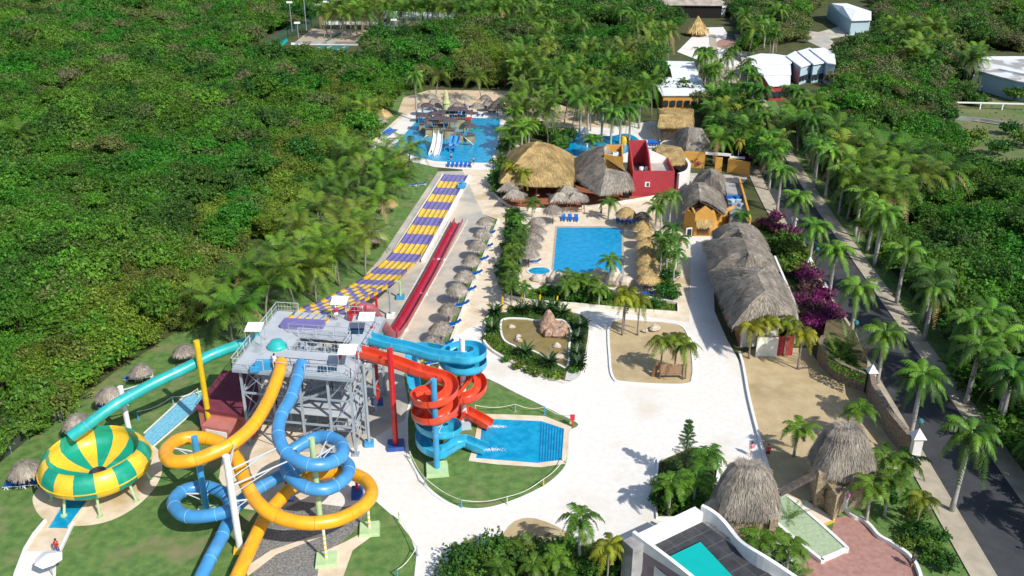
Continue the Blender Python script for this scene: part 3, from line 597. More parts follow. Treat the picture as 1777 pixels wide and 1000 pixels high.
# sun lounger
t = thing('sun_lounger', 'lounger', 'sun lounger'); b = MB()
for sy in (-.28, .28): b.beam((-.9, sy, .3), (.95, sy, .3), .06)
for sx in (-.75, .7):
    for sy in (-.28, .28): b.beam((sx, sy, .3), (sx - .16, sy, 0), .06); b.beam((sx, sy, .3), (sx + .16, sy, 0), .06)
b.build('frame', M_wplas, t); MB().box((.25, 0, .35), (1.3, .62, .05)).build('seat', M_sling, t)
MB().beam((-.38, 0, .36), (-.95, 0, .72), .62, .05).build('backrest', M_sling, t); loungerP = Proto(t)
# picnic-style bench table
t = thing('bench_table', 'table', 'table'); MB().box((0, 0, .74), (1.6, .7, .06)).build('table_top', M_wood, t)
for s in (-1, 1):
    MB().box((0, s * .75, .44), (1.6, .26, .05)).build('bench', M_wood, t)
    MB().beam((s * .6, -.8, 0), (s * .6, .2, .72), .08).beam((s * .6, .8, 0), (s * .6, -.2, .72), .08).build('leg', M_wood, t)
benchP = Proto(t)
row = [(842,379),(837,401),(829,422),(817.5,445.6),(806,473),(793,497),(778,529.5),(764,563),(749.5,591)]
U = []
for i, (x, y) in enumerate(row):
    p = G(x, y, 2.7); U.append(umbG.put((p.x, p.y, 0), i * 1.3, .9 + .03 * (i % 3), cat='umbrella'))
ordlab(U, 'grey thatch umbrella in the row beside the straight crimson slide', 'thatch umbrellas along the crimson slide', 'front')
LL = []
for o in U:
    x, y, _ = o.location
    for dx, dy in ((.75, -.55), (.2, -1.15)): LL.append(loungerP.put((x + dx, y + dy, 0), R(200), 1, cat='sun lounger'))
ordlab(LL, 'blue lounger under the thatch umbrellas beside the crimson slide', 'blue loungers beside the crimson slide', 'front')
U = []
for i, (x, y) in enumerate([(933,382),(931,395),(927,408),(923,421),(918,435)]):
    p = G(x, y, 2.7); U.append(umbG.put((p.x, p.y, 0), i, .97, cat='umbrella'))
ordlab(U, 'grey thatch umbrella in the tight row left of the rectangular pool', 'umbrellas left of the rectangular pool', 'front')
U = []
for i, (x, y) in enumerate([(1117,388),(1119,404),(1121,420),(1122,434),(1123,448),(1124,462),(1126,477)]):
    p = G(x, y, 2.7); U.append(umbO.put((p.x, p.y, 0), i, .98, cat='umbrella'))
ordlab(U, 'golden thatch umbrella in the column right of the rectangular pool', 'golden umbrellas right of the rectangular pool', 'front')
LL = []
for o in U:
    x, y, _ = o.location
    for dx in (-.6, .3): LL.append(loungerP.put((x + dx, y - 1.3, 0), R(85), 1, cat='sun lounger'))
ordlab(LL, 'blue lounger shaded by the golden umbrella column', 'blue loungers right of the pool', 'front')
p = G(1087, 367, 2.7); umbO.put((p.x, p.y, 0), 0, 1.05, 'golden thatch umbrella standing alone behind the rectangular pool', cat='umbrella')
p = G(1115, 373, 2.7); umbD.put((p.x, p.y, 0), 0, 1.0, 'dark weathered thatch umbrella at the back of the golden umbrella column', cat='umbrella')
p = G(960, 363, 2.7); umbG.put((p.x, p.y, 0), 0, 1.05, 'grey thatch umbrella between the terrace and the rectangular pool', cat='umbrella')
far = [(748,165),(754,173),(731.5,181),(762,179.5),(777,166),(784,172),(794.5,179.5),(806.5,166),(842,167),(848,175),(828,180),(871,170)]; U = []
for i, (x, y) in enumerate(far):
    p = G(x, y, 2.7); U.append(umbG.put((p.x, p.y, 0), i, .95, cat='umbrella'))
ordlab(U, 'thatch umbrella on the sand behind the far play pool', 'umbrellas behind the far play pool', 'px')
LL = []
for i, o in enumerate(U):
    x, y, _ = o.location
    for dx in (-.2, .9): LL.append(loungerP.put((x + dx + .5, y - 1.4, 0), R(75), 1, cat='sun lounger'))
ordlab(LL, 'blue lounger on the sand behind the far play pool', 'blue loungers behind the play pool', 'px')
p = G(863.5, 182, 2.7); umbD.put((p.x, p.y, 0), 0, 1.2, 'dark thatch umbrella over blue loungers at the play pool corner', cat='umbrella')
p = G(665.5, 201, 2.4); umbO.put((p.x, p.y, 0), 0, 1.2, 'golden thatch umbrella on the lawn left of the play pool', cat='umbrella')
p = G(662.5, 212, 1.6); umbG.put((p.x, p.y, 0), 0, .9, 'small grey thatch umbrella below the golden one on the lawn', cat='umbrella')
p = G(667, 268, 2.7); umbG.put((p.x, p.y, 0), 0, 1.15, 'grey thatch umbrella between palms at the near left corner of the play pool', cat='umbrella')
p = G(677, 352, 2); umbO.put((p.x, p.y, 0), 0, .8, 'small golden thatch umbrella among the palms left of the racer slide', cat='umbrella')
p = G(652, 411, 2.2); umbG.put((p.x, p.y, 0), 0, 1.0, 'grey thatch umbrella at the palm grove edge over a brown bench', cat='umbrella')
p2 = G(650, 425); benchP.put((p2.x, p2.y, 0), .3, .9, 'brown wooden bench table under the umbrella at the palm grove edge', cat='table')
for (x, y, s, l) in ((318, 600, .84, 'grey thatch umbrella over a wooden bench left of the tower'), (242, 634, .82, 'grey thatch umbrella over blue loungers above the teal tube'), (189, 679, .95, 'grey thatch umbrella just above the middle of the teal tube'), (134, 727, .96, 'grey thatch umbrella touching the teal tube near the bowl'), (42.5, 809, .97, 'grey thatch umbrella at the far left beside the bowl slide')):
    p = G(x, y, 2.6); umbG.put((p.x, p.y, 0), x, s, l, cat='umbrella')
    if x == 318: benchP.put((p.x + .3, p.y - 1.2, 0), .6, 1, 'brown wooden bench table under the umbrella left of the tower', cat='table')
LL = []
for (x, y, rz) in ((233, 660, 190), (250, 658, 200), (188, 708, 195), (207, 703, 190), (28, 846, 185), (50, 844, 185)):
    p = G(x, y); LL.append(loungerP.put((p.x, p.y, 0), R(rz), 1.15, cat='sun lounger'))
ordlab(LL, 'blue lounger under the lawn umbrellas left of the teal tube', 'blue loungers on the left lawn', 'px')
def lrow(pts, rz, text, grp, n, sc=1.0):
    a, b = [G(*q) for q in pts]; L = []
    for i in range(n):
        p = a.lerp(b, i / max(1, n - 1)); L.append(loungerP.put((p.x, p.y, 0), R(rz), sc, cat='sun lounger'))
    ordlab(L, text, grp, 'px')
lrow([(778, 289), (815, 289.5)], 268, 'blue lounger along the near edge of the play pool', 'loungers at the near play pool edge', 6)
lrow([(671, 236), (683, 228)], 340, 'blue lounger in the block left of the play pool', 'loungers left of the play pool', 5, 1.1)
lrow([(658, 262), (690, 270)], 300, 'blue lounger at the near left corner of the play pool', 'loungers at the play pool corner', 6)
lrow([(786, 197), (818, 198)], 265, 'blue lounger on the deck behind the play structure', 'loungers behind the play structure', 6)
lrow([(978, 382), (1000, 383)], 270, 'blue lounger with towel behind the rectangular pool', 'towel loungers behind the rectangular pool', 3, 1.1)
lrow([(1127, 252), (1141, 252)], 265, 'blue lounger in the block right of the lagoon pool', 'loungers right of the lagoon', 4, 1.2)
lrow([(912, 455), (928, 457)], 180, 'blue lounger beside the small round pool', 'loungers beside the small round pool', 2, 1)
lrow([(1072, 385), (1100, 386)], 265, 'blue lounger under the lone golden umbrella behind the pool', 'loungers under the lone golden umbrella', 5, 1)
lrow([(468, 475), (486, 472)], 200, 'blue lounger on the lawn in the palm grove', 'loungers in the palm grove', 2, 1.1)
lrow([(716, 324), (732, 322)], 200, 'blue lounger on the lawn left of the racer slide top', 'loungers left of the racer slide', 2, .9)
# terrace huts: square thatch roofs over tables
def hut_proto(m):
    t = thing('table_hut', 'hut', 'hut'); b = MB(); r = 1.5
    cs = [(-r, -r * .8, 2.1), (r, -r * .8, 2.1), (r, r * .8, 2.1), (-r, r * .8, 2.1)]; rd = [(-.5, 0, 3.0), (.5, 0, 3.0)]
    fs = [(rd[0], rd[1], cs[1], cs[0]), (rd[1], rd[1], cs[2], cs[1]), (rd[1], rd[0], cs[3], cs[2]), (rd[0], rd[0], cs[0], cs[3])]
    for f in fs: b.add(f, [(0, 1, 2, 3)])
    add_strips(b, fs, dens=30, ln=.45, wd=.04, seed=4); b.build('thatch_roof', m, t)
    for x in (-1.1, 1.1):
        for y in (-.8, .8): MB().cyl((x, y, 0), (x, y, 2.3), .06, n=6).build('post', M_wood, t)
    MB().box((0, 0, .75), (1.5, .8, .06)).box((0, -.8, .45), (1.5, .3, .06)).box((0, .8, .45), (1.5, .3, .06)).box((0, 0, .37), (.2, .5, .7)).build('picnic_table', M_wood, t)
    return Proto(t)
hutP = hut_proto(T_grey)
for (x, y, rz, l) in ((883.5, 325, -.3, 'rear thatch table hut at the left end of the terrace'), (893, 337, -.3, 'front thatch table hut at the left end of the terrace'), (985.5, 330, 0, 'rear thatch table hut of the three at the terrace middle'), (972, 342, 0, 'front left thatch table hut of the three at the terrace middle'), (1002, 342, 0, 'front right thatch table hut of the three at the terrace middle')):
    p = G(x, y, 2.6); hutP.put((p.x, p.y, .09), rz, 1.1, l, 'table huts on the terrace', 'hut')
# ------------------------------------------------------------ thatched and plastered buildings
def loft_faces(eaves, ridge, bulge=0.0, mid=True):
    E = [Vector(p) for p in eaves]; Rd = [Vector(p) for p in ridge]; n = len(E)
    def near(p):
        best = None
        if len(Rd) == 1: return Rd[0]
        for i in range(len(Rd) - 1):
            a, b = Rd[i], Rd[i + 1]; ab = b - a; q2 = Vector((p.x - a.x, p.y - a.y)); d2 = Vector((ab.x, ab.y)); t = max(0, min(1, q2.dot(d2) / max(d2.dot(d2), 1e-6)))
            c = a + ab * t; dd = (Vector((c.x, c.y)) - Vector((p.x, p.y))).length
            if best is None or dd < best[0]: best = (dd, c)
        return best[1]
    fs = []; Q = [near(p) for p in E]
    for i in range(n):
        j = (i + 1) % n
        if bulge:
            k = 4; A = []; B = []
            for s in range(k + 1):
                f = s / k
                A.append(Q[i].lerp(E[i], f) + Vector((0, 0, bulge * math.sin(math.pi * f)))); B.append(Q[j].lerp(E[j], f) + Vector((0, 0, bulge * math.sin(math.pi * f))))
            for s in range(k): fs.append((A[s], B[s], B[s + 1], A[s + 1]))
        else: fs.append((Q[i], Q[j], E[j], E[i]))
    return fs
def densify(P, n):
    out = []
    for i in range(len(P)):
        a, b = Vector(P[i]), Vector(P[(i + 1) % len(P)])
        for k in range(n): out.append(a.lerp(b, k / n))
    return out
def thatch_roof(parent, name, eaves, ridge, m, bulge=0, dens=38, ln=.55, wd=.028, seed=0, ridgecap=True, dn=3):
    E = densify(eaves, dn) if dn > 1 else eaves
    fs = loft_faces(E, ridge, bulge); b = MB()
    for f in fs:
        b.add(f, [(0, 1, 2, 3)]); lo = [tuple(Vector(v) - Vector((0, 0, .3))) for v in f]; b.add(lo, [(3, 2, 1, 0)])
    n = len(E); vs = [tuple(p) for p in E] + [(p.x, p.y, p.z - .3) for p in E]; b.add(vs, [(i, n + i, n + (i + 1) % n, (i + 1) % n) for i in range(n)])
    add_strips(b, fs, dens=dens, ln=ln, wd=wd, seed=seed, lift=.09)
    if ridgecap and len(ridge) > 1:
        g = random.Random(seed)
        for i in range(len(ridge) - 1):
            a, c = Vector(ridge[i]), Vector(ridge[i + 1]); L = (c - a).length
            for k in range(int(L * 14)):
                p = a.lerp(c, g.random()); d = Vector((g.uniform(-.5, .5), g.uniform(-.5, .5), g.uniform(-.05, .25))); b.beam(p - d * .3, p + d * .4 + Vector((0, 0, .03)), .05, .03)
    return b.build(name, m, parent)
def center(P): 
    c = sum((Vector(p) for p in P), Vector()) / len(P); return Vector((c.x, c.y, 0))
# golden restaurant roof
E_ = GL([(868, 316), (930, 322), (992, 322), (997, 300), (997, 272), (960, 262), (884, 264), (872, 288)], 3.2); Rg = [G(931, 246, 8), G(944, 248, 8)]
t = thing('thatched_restaurant', 'open restaurant under a large golden pyramid thatch roof above the terrace', 'restaurant', center(E_))
thatch_roof(t, 'thatch_roof', E_, Rg, T_gold, .35, seed=5)
ci = [Vector((p.x + (t.location.x - p.x) * .14, p.y + (t.location.y - p.y) * .14, 0)) for p in E_]
for p in ci: MB().cyl(p, (p.x, p.y, 3.4), .14, n=8).build('post', M_wood, t)
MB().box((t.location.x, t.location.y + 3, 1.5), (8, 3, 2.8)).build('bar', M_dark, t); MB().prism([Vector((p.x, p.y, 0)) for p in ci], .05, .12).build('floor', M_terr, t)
for k in range(5):
    b = MB(); x = ci[0].x + 1.4 + k * 2.1; y = ci[0].y - 1.2 + (k % 2) * .4; c = (x, y, .1)
    tt = thing('round_table', 'white topped table at the front edge of the golden thatched restaurant, %s from the left' % ORD[k], 'table', c, 'tables in front of the golden restaurant')
    MB().lathe((x, y, .8), [(0, .03), (.5, .03), (.5, -.02), (0, -.02)], 12).build('table_top', M_wplas, tt); MB().cyl((x, y, .1), (x, y, .8), .05, n=6).build('pedestal', M_steel, tt)
# grey fan shaped roof
E_ = GL([(996, 276), (997, 290), (1001, 306), (1016, 320), (1030, 330), (1042, 337), (1070, 333), (1101, 327), (1096, 312), (1090, 300), (1070, 296), (1056, 280), (1050, 264), (1020, 262)], 3.3); Rg = [G(1050, 253, 8.2), G(1046, 268, 7.2), G(1052, 292, 6.2), G(1088, 300, 5.6)]
t = thing('thatched_kitchen', 'grey fan shaped thatch building between the golden restaurant and red house', 'building', center(E_))
thatch_roof(t, 'thatch_roof', E_, Rg, T_grey, .25, seed=6, dn=2)
MB().wall(GL([(1045, 340), (1100, 332), (1098, 320)]), .1, 2.9, .25).build('wall', M_cream, t)
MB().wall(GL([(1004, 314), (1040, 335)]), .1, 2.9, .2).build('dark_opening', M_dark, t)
MB().box(G(1064, 337.2, 1.3), (2.2, .12, 1.1), .08).build('shutter', M_orange, t); MB().box(G(1087, 334, 1.2), (1.2, .12, 2.2), .08).build('door', M_dark, t)
# ochre roof box with machines
P_ = GL([(1049, 280), (1080, 285), (1079, 263), (1053, 263)], 6.3)
t = thing('roof_machine_box', 'ochre walled box of machines standing on the grey thatch roof', 'parapet box', center(P_))
MB().wall(P_, 3.5, 7.6, .25, True).build('wall', M_orange, t); MB().prism(P_, 6.0, 6.15).build('floor', M_roofg, t)
for i, (x, y) in enumerate(((1060, 275), (1068, 270), (1066, 278))):
    p = G(x, y, 6.6); a_ = MB().box((p.x, p.y, 6.7), (1.0, .8, 1.0)).build('machine', M_wplas, t); MB().lathe((p.x, p.y, 7.2), [(.35, 0), (.35, .08), (0, .08)], 10).build('fan', M_steel, a_)
# red house
def Gz(px, py, z): return G(px, py, z)
t0 = G(1130, 335); t = thing('red_house', 'red stucco house with roof terrace and tall square tower wall', 'house', (t0.x, t0.y, 0))
fl, fr = G(1096, 342), G(1173, 333); fl.z = fr.z = 0; fr = Vector((G(1174, 305, 4.6).x, fl.y, 0)); y1 = fl.y + 8.5; dv = G(1131, 303, 4.6).x
MB().box(((fl.x + fr.x) / 2, fl.y + 4.25, 1.9), (fr.x - fl.x, 8.5, 3.8)).build('wall', M_redw, t)
b = MB().wall([(fl.x, fl.y + .12), (fr.x - .12, fl.y + .12), (fr.x - .12, y1 - .12)], 3.8, 4.9, .24); b.build('parapet', M_redw, t)
MB().wall([(fl.x + .12, fl.y + .3), (fl.x + .12, y1 - .12), (dv, y1 - .12), (dv, fl.y + 4), (dv, fl.y + .3)], 3.8, [4.9, 8.2, 8.2, 7.0, 4.9], .24).build('tower_wall', M_redw, t)
MB().wall([(dv + .2, y1 - .12), (fr.x - .3, y1 - .12)], 3.8, [6.6, 4.9], .3).build('sloping_wall', M_white, t)
MB().box(((fl.x + dv) / 2, fl.y + 4.3, 3.84), (dv - fl.x - .5, 7.8, .06)).build('roof_floor', M_slate, t)
MB().box(((fr.x + dv) / 2, fl.y + 4.3, 3.84), (fr.x - dv - .5, 7.8, .06)).build('roof_floor', M_slab, t)
for dx in (.9, 1.9): q_ = MB().lathe((fl.x + 1 + dx, fl.y + 3, 4.2), [(.0, .6), (.4, .5), (.5, .1), (.4, -.3), (0, -.35)], 10).build('satellite_dish', M_wplas, t)
w_ = MB().box((fl.x + 2.7, fl.y - .03, 2.4), (.9, .1, .9)).build('window', M_white, t); MB().box((fl.x + 2.8, fl.y - .1, 2.4), (.4, .08, .6)).build('pane', M_glass, w_)
# white curved wall beside
pw = crs(GL([(1175, 330), (1190, 324), (1194, 312), (1185, 300), (1172, 290)], .0), 4)
tag(MB().wall(pw, 0, 3.2, .5).build('curved_wall', M_white, origin=pw[0]), 'white curved stucco wall to the right of the red house', 'wall')
# golden awning behind red house
E_ = GL([(1130, 262), (1134, 280), (1150, 286), (1186, 284), (1192, 274), (1182, 258), (1150, 252)], 3.0)
t = thing('thatched_bar', 'golden rounded thatch bar behind the red house tower', 'bar', center(E_)); thatch_roof(t, 'thatch_roof', E_, [G(1140, 258, 4.4), G(1176, 260, 4.4)], T_gold, .3, seed=8)
MB().wall(GL([(1136, 285), (1184, 288)], .1), 0, 2.8, .25).build('wall', M_orange, t)
# golden rectangular roof
E_ = GL([(1141, 220), (1204, 221), (1203, 190), (1141, 189)], 3.6)
t = thing('thatched_pavilion', 'flat golden rectangular thatch pavilion behind the lagoon', 'pavilion', center(E_)); thatch_roof(t, 'thatch_roof', E_, [G(1145, 199, 5.4), G(1200, 199, 5.4)], T_gold, .1, seed=9)
MB().wall(GL([(1147, 229), (1200, 230), (1198, 215)]), 0, 3.4, .3).build('wall', M_orange, t)
# grey hip roof
E_ = GL([(1171, 240), (1175, 252), (1190, 262), (1215, 264), (1234, 262), (1231, 246), (1225, 230), (1190, 224), (1174, 228)], 3.2)
t = thing('thatched_hut', 'round grey thatched hut with ochre wall below the golden pavilion', 'hut', center(E_)); thatch_roof(t, 'thatch_roof', E_, [G(1196, 223, 6.4), G(1210, 224, 6.4)], T_grey, .35, seed=10)
MB().wall(GL([(1183, 268), (1226, 270), (1226, 258)], .0), 0, 3.1, .3).build('wall', M_orange, t)
# ochre wall with openings
t = thing('garden_wall', 'ochre wall with white caps and openings behind the shop roofs', 'wall', G(1240, 300))
a, c_ = G(1186, 290), G(1300, 306)
MB().wall([a, G(1222, 292)], 0, 3.2, .4).wall([G(1240, 297), G(1252, 298)], 0, 2.8, .4).wall([G(1262, 299), c_], 0, 2.8, .4).build('wall', M_orange, t)
MB().wall([G(1222, 291.5), G(1266, 295)], 2.85, 3.2, .9).wall([G(1264, 298), G(1290, 300)], 2.85, 3.1, .8).build('cap', M_white, t)
# shop with two grey roofs and ochre front gable
t = thing('gable_shop', 'ochre fronted shop under two joined grey thatch roofs', 'shop', G(1215, 395))
E_ = GL([(1198, 322), (1215, 330), (1255, 336), (1259, 322), (1256, 306), (1232, 300), (1212, 302)], 3.4); thatch_roof(t, 'thatch_roof', E_, [G(1233, 294, 6.6), G(1235, 301, 6.6)], T_grey, .3, seed=11)
E_ = GL([(1176, 336), (1180, 352), (1184, 368), (1215, 357), (1222, 357), (1257, 372), (1258, 355), (1250, 335), (1225, 322), (1190, 325)], 3.4)
thatch_roof(t, 'thatch_roof', E_, [G(1212, 318, 6.4), G(1216, 350, 5.6)], T_grey, .25, seed=12)
f0, f1, f2 = G(1203, 410), G(1236, 410), G(1254, 404); bl, br = G(1187, 398), G(1264, 392)
MB().wall([bl, f0 + Vector((0, 1.2, 0))], 0, 3.6, .3).wall([f0, G(1219, 410), f1], 0, [4.0, 5.2, 4.0], .35).wall([f1, f1 + Vector((.1, 4, 0))], 0, 4, .3).wall([f1 + Vector((0, 1.2, 0)), G(1270, 388)], 0, 3.2, .3).wall([f0, f0 + Vector((0, 4, 0))], 0, 4, .3).build('wall', M_orange, t)
w_ = MB().box(G(1195, 403, 1.6) + Vector((0, -.2, 0)), (1.0, .2, 1.6), .3).build('window', M_white, t); MB().box(G(1195, 403, 1.6) + Vector((.05, -.32, 0)), (.7, .12, 1.3), .3).build('pane', M_glass, w_)
cx_, cy_ = (f0.x + f1.x) / 2, f0.y - .4
fs = [((cx_ - 1.3, cy_ + .2, 2.9), (cx_ + 1.3, cy_ + .2, 2.9), (cx_ + 1.4, cy_ - .7, 2.1), (cx_ - 1.4, cy_ - .7, 2.1))]; b = MB().add(fs[0], [(0, 3, 2, 1)]); add_strips(b, fs, dens=40, ln=.4, wd=.04, seed=13); b.build('awning', T_gold, t)
MB().box((cx_, f0.y - .22, 1.1), (2.0, .1, 1.6)).build('shutter', M_wood, t)
# flat service roof beside shop
P_ = GL([(1262, 340), (1258, 318), (1285, 318), (1300, 380), (1268, 380)], 2.8); t = thing('service_building', 'flat roofed building with grey roof and blue clutter beside the shop', 'building', center(P_))
MB().prism(P_, 0, 2.8).build('wall', M_roofg, t); MB().wall([G(1283, 312, 3.2), G(1302, 382, 3.2)], 0, 3.6, .3).build('parapet', M_orange, t)
for i in range(7):
    p = G(1266 + i * 4, 342 + (i % 3) * 7, 3); MB().box((p.x, p.y, 3.0), (1.2 - .1 * i, .8, .4 + .1 * (i % 3)), i * .7).build('crate', [M_sling, M_cyanw, M_steel][i % 3], t)
sheet('paving', [(1190, 300), (1300, 305), (1290, 318), (1200, 318)], .05, M_slab)
# long shop row
t = thing('long_thatched_shops', 'long row of shops under three joined grey thatch roofs along the plaza', 'shops', center([G(1300, 480)]))
for i, (E_, Rg) in enumerate((
    (GL([(1236, 402), (1238, 424), (1290, 432), (1333, 430), (1322, 408), (1313, 398), (1262, 393)], 3.4), [G(1281, 392, 6.2), G(1286, 404, 6.2)]),
    (GL([(1221, 421), (1227, 445), (1236, 468), (1290, 478), (1350, 470), (1337, 440), (1322, 425), (1255, 421)], 3.7), [G(1292, 418, 7.0), G(1302, 445, 7.0)]),
    (GL([(1232, 472), (1243, 500), (1258, 535), (1272, 566), (1312, 562), (1380, 556), (1382, 535), (1366, 495), (1345, 468), (1290, 470), (1250, 471)], 3.9), [G(1314, 474, 7.9), G(1328, 505, 7.7)]))):
    thatch_roof(t, 'thatch_roof', E_, Rg, T_grey, .55, seed=20 + i)
MB().wall(GL([(1240, 430), (1252, 490), (1268, 548), (1284, 602)], .0), 0, 3.3, .3).build('wall', M_terr, t)
MB().wall(GL([(1284, 602), (1310, 600)], .0), 0, 3.3, .3).wall(GL([(1316, 601), (1347, 600)]), 0, 3.3, .3).wall(GL([(1378, 596), (1372, 560), (1340, 480)], .0), 0, 3.3, .3).build('wall', M_white, t)
MB().box(G(1331, 602, 1.4), (2.6, .2, 2.6)).build('white_door', M_white, t); MB().box(G(1358, 600, 1.4), (2.6, .2, 2.6)).build('red_door', M_redw, t); w_ = MB().lathe(G(1268, 548, 2.2), [(.7, -.5), (.7, .4), (.3, .8), (0, .9)], 12).build('red_awning', M_redw, t)
# entrance palapas
def rnd(c, q):
    P = []
    for i in range(4):
        a, b_, e = [Vector((*q[(i + k) % 4], 0)) for k in (-1, 0, 1)]
        for t_ in (0, .33, .67, 1): P.append((b_.lerp(a, .3)).lerp(b_, t_).lerp(b_.lerp(e, .3), t_) + Vector((c.x, c.y, 3.7)))
    return P
def entry(name, label, E_, apex, walls, seed):
    t = thing(name, label, 'entrance hut', center(E_)); thatch_roof(t, 'thatch_roof', E_, apex, T_grey, 1.5, dens=110, ln=.42, wd=.017, seed=seed, dn=2, ridgecap=False)
    MB().wall(walls, 0, 3.9, .5, True).build('wall', M_stone, t); return t
c2 = center([G(1457, 798, 3.8)]); q = [(-3.1, -2.6), (2.9, -2.9), (3.3, 2.2), (-2.4, 2.6)]
E2 = rnd(c2, q); t = entry('entrance_hut', 'grey domed thatch hut over stone ticket walls beside the driveway', E2, [Vector((c2.x - .1, c2.y + .4, 7.3)), Vector((c2.x + .5, c2.y + .2, 7.3))], [(c2.x + a * .8, c2.y + b_ * .75 - .2) for a, b_ in q], 31)
kp = [G(1398, 832), G(1445, 903), G(1492, 855), G(1450, 815)]
MB().wall(kp, 0, 2.9, .35, True).build('ticket_wall', M_stone, t); MB().prism([p for p in kp], 2.6, 2.75).build('ticket_roof', M_stone, t)
w_ = MB().box((kp[0] * .42 + kp[1] * .58) + Vector((-.12, -.05, 1.7)), (1.9, .2, 1.1), math.atan2(kp[1].y - kp[0].y, kp[1].x - kp[0].x)).build('window', M_wood, t)
MB().box((kp[0] * .42 + kp[1] * .58) + Vector((-.22, -.12, 1.7)), (1.5, .12, .8), math.atan2(kp[1].y - kp[0].y, kp[1].x - kp[0].x)).build('pane', M_glass, w_)
d_ = (kp[1] * .62 + kp[2] * .38); MB().box(d_ + Vector((.1, -.1, 1.25)), (1.1, .15, 2.3), math.atan2(kp[2].y - kp[1].y, kp[2].x - kp[1].x)).build('door', M_white, t)
MB().box(d_ + Vector((.16, -.2, 1.9)), (.7, .1, .8), math.atan2(kp[2].y - kp[1].y, kp[2].x - kp[1].x)).build('notice', mat('pink_notice', (.6, .25, .4), rough=.6), t)
c1 = center([G(1292, 872, 3.7)]); q = [(-3.4, -1.9), (2.6, -2.6), (3.5, 1.6), (-2.2, 2.7)]
E1 = rnd(c1, q); t = entry('entrance_hut', 'grey domed thatch hut on stone posts left of the green pond', E1, [Vector((c1.x - .3, c1.y + .5, 7.5)), Vector((c1.x + .4, c1.y + .3, 7.5))], [(c1.x + a * .72, c1.y + b_ * .7) for a, b_ in q], 32)
for a, b_ in q: MB().box((c1.x + a * .8, c1.y + b_ * .8, 1.8), (.7, .7, 3.6)).build('stone_post', M_stone, t)
a, b_ = G(1352, 858, 3.9), G(1413, 826, 3.9); tag(MB().beam(a, b_, .4, .35).beam(a + Vector((0, .35, .1)), b_ + Vector((0, .35, .1)), .12, .3).build('gate_beam', mat('dark_beam', (.06, .05, .045), (.12, .1, .09), 2, .8), origin=a), 'dark wooden beam bridging the two entrance huts above the pond', 'beam')
# bottom building with covered roof
t = thing('roofed_building', 'white parapet building with teal cover on its dark roof', 'building', G(1230, 985, 4))
A, B_, C_ = G(1103, 938, 4.6), G(1213, 886, 4.6), G(1325, 1006, 4.6); dr = (B_ - A).normalized(); dn_ = Vector((dr.y, -dr.x, 0)); D_ = A + dn_ * 12; Ce = B_ + dn_ * 12
for v in (A, B_, D_, Ce): v.z = 0
MB().prism([D_ + Vector((0, 0, 0)), Ce, B_, A], 0, 3.7, 0, 1).build('wall', [M_white, M_slate], t)
MB().wall([A + dr * .3, B_], 3.7, 4.7, 1.0).build('parapet', M_white, t)
W = []; Z = []
for k in range(25):
    s_ = k / 24; W.append(B_ + dn_ * (12 * s_) + dr * (.5 * math.sin(s_ * 9) + .3)); Z.append(4.75 + .3 * math.cos(s_ * 11))
MB().wall(W, 0, Z, .35).build('wavy_wall', M_white, t)
W = [A + dn_ * (10 * k / 12) + dr * (-.3 + 1.2 * math.sin(k / 12 * 1.6)) for k in range(13)]; MB().wall(W, 0, [5.6 - 1.2 * (k / 12) for k in range(13)], .3).build('curved_wall', M_mauve, t)
MB().wall([w2 + Vector((0, 0, 0)) for w2 in W], 4.4, [5.68 - 1.2 * (k / 12) for k in range(13)], .34).build('wall_cap', M_white, t)
MB().box(A + dr * -.7 + dn_ * .6 + Vector((0, 0, 2.6)), (1.3, 1.3, 5.2), math.atan2(dr.y, dr.x)).build('corner_tower', M_roofg, t)
q = [Vector((v.x, v.y, 0)) for v in (G(1154, 969, 3.9), G(1215, 940, 3.9), G(1292, 1022, 3.9), G(1229, 1054, 3.9))]
MB().prism(q[::-1], 3.7, 3.95).build('cover_frame', M_dark, t); MB().prism([p + (center(q) - p) * .04 for p in q][::-1], 3.8, 4.0).build('teal_cover', M_tealc, t)
g_ = MB()
for k in range(1, 7): g_.beam(A + dr * (k * 1.5) + dn_ * .6 + Vector((0, 0, 3.705)), A + dr * (k * 1.5) + dn_ * 11 + Vector((0, 0, 3.705)), .05, .02)
for k in range(1, 7): g_.beam(A + dr * .4 + dn_ * k * 1.6 + Vector((0, 0, 3.706)), A + dr * 10 + dn_ * k * 1.6 + Vector((0, 0, 3.706)), .06, .02)
g_.build('roof_joints', mat('joint_grey', (.11, .11, .115), rough=.8), t)
# stone walls by the road
wp = crs(GL([(1424, 612), (1420, 622), (1428, 638), (1448, 656), (1470, 668), (1500, 680)]), 4); tag(MB().wall(wp, 0, 2.4, .45).build('curved_stone_wall', M_rubble, origin=wp[0]), 'curved rubble wall holding the planted corner beside the sand', 'wall')
o = MB().prism(wp + GL([(1500, 650), (1478, 600), (1455, 578), (1430, 582)]), 0, 2.15).build('raised_bed', M_soil, origin=wp[0]); tag(o, kind='structure')
w2 = [Vector((40.6, 79.2, 0)), Vector((40.2, 84, 0)), Vector((40.4, 90, 0)), G(1505, 672)]; tag(MB().wall(w2, 0, 2.6, .6).build('stone_wall', M_rubble, origin=w2[0]), 'tall rubble boundary wall between sand area and road', 'wall')
w3 = GL([(1500, 668), (1470, 585), (1440, 540), (1415, 500), (1390, 440), (1368, 400)]); tag(MB().wall([p + Vector((.8, 0, 0)) for p in w3], 0, .8, .35).build('boundary_wall', M_walk, origin=w3[0]), 'low stone boundary wall behind the bougainvillea along the road', 'wall')
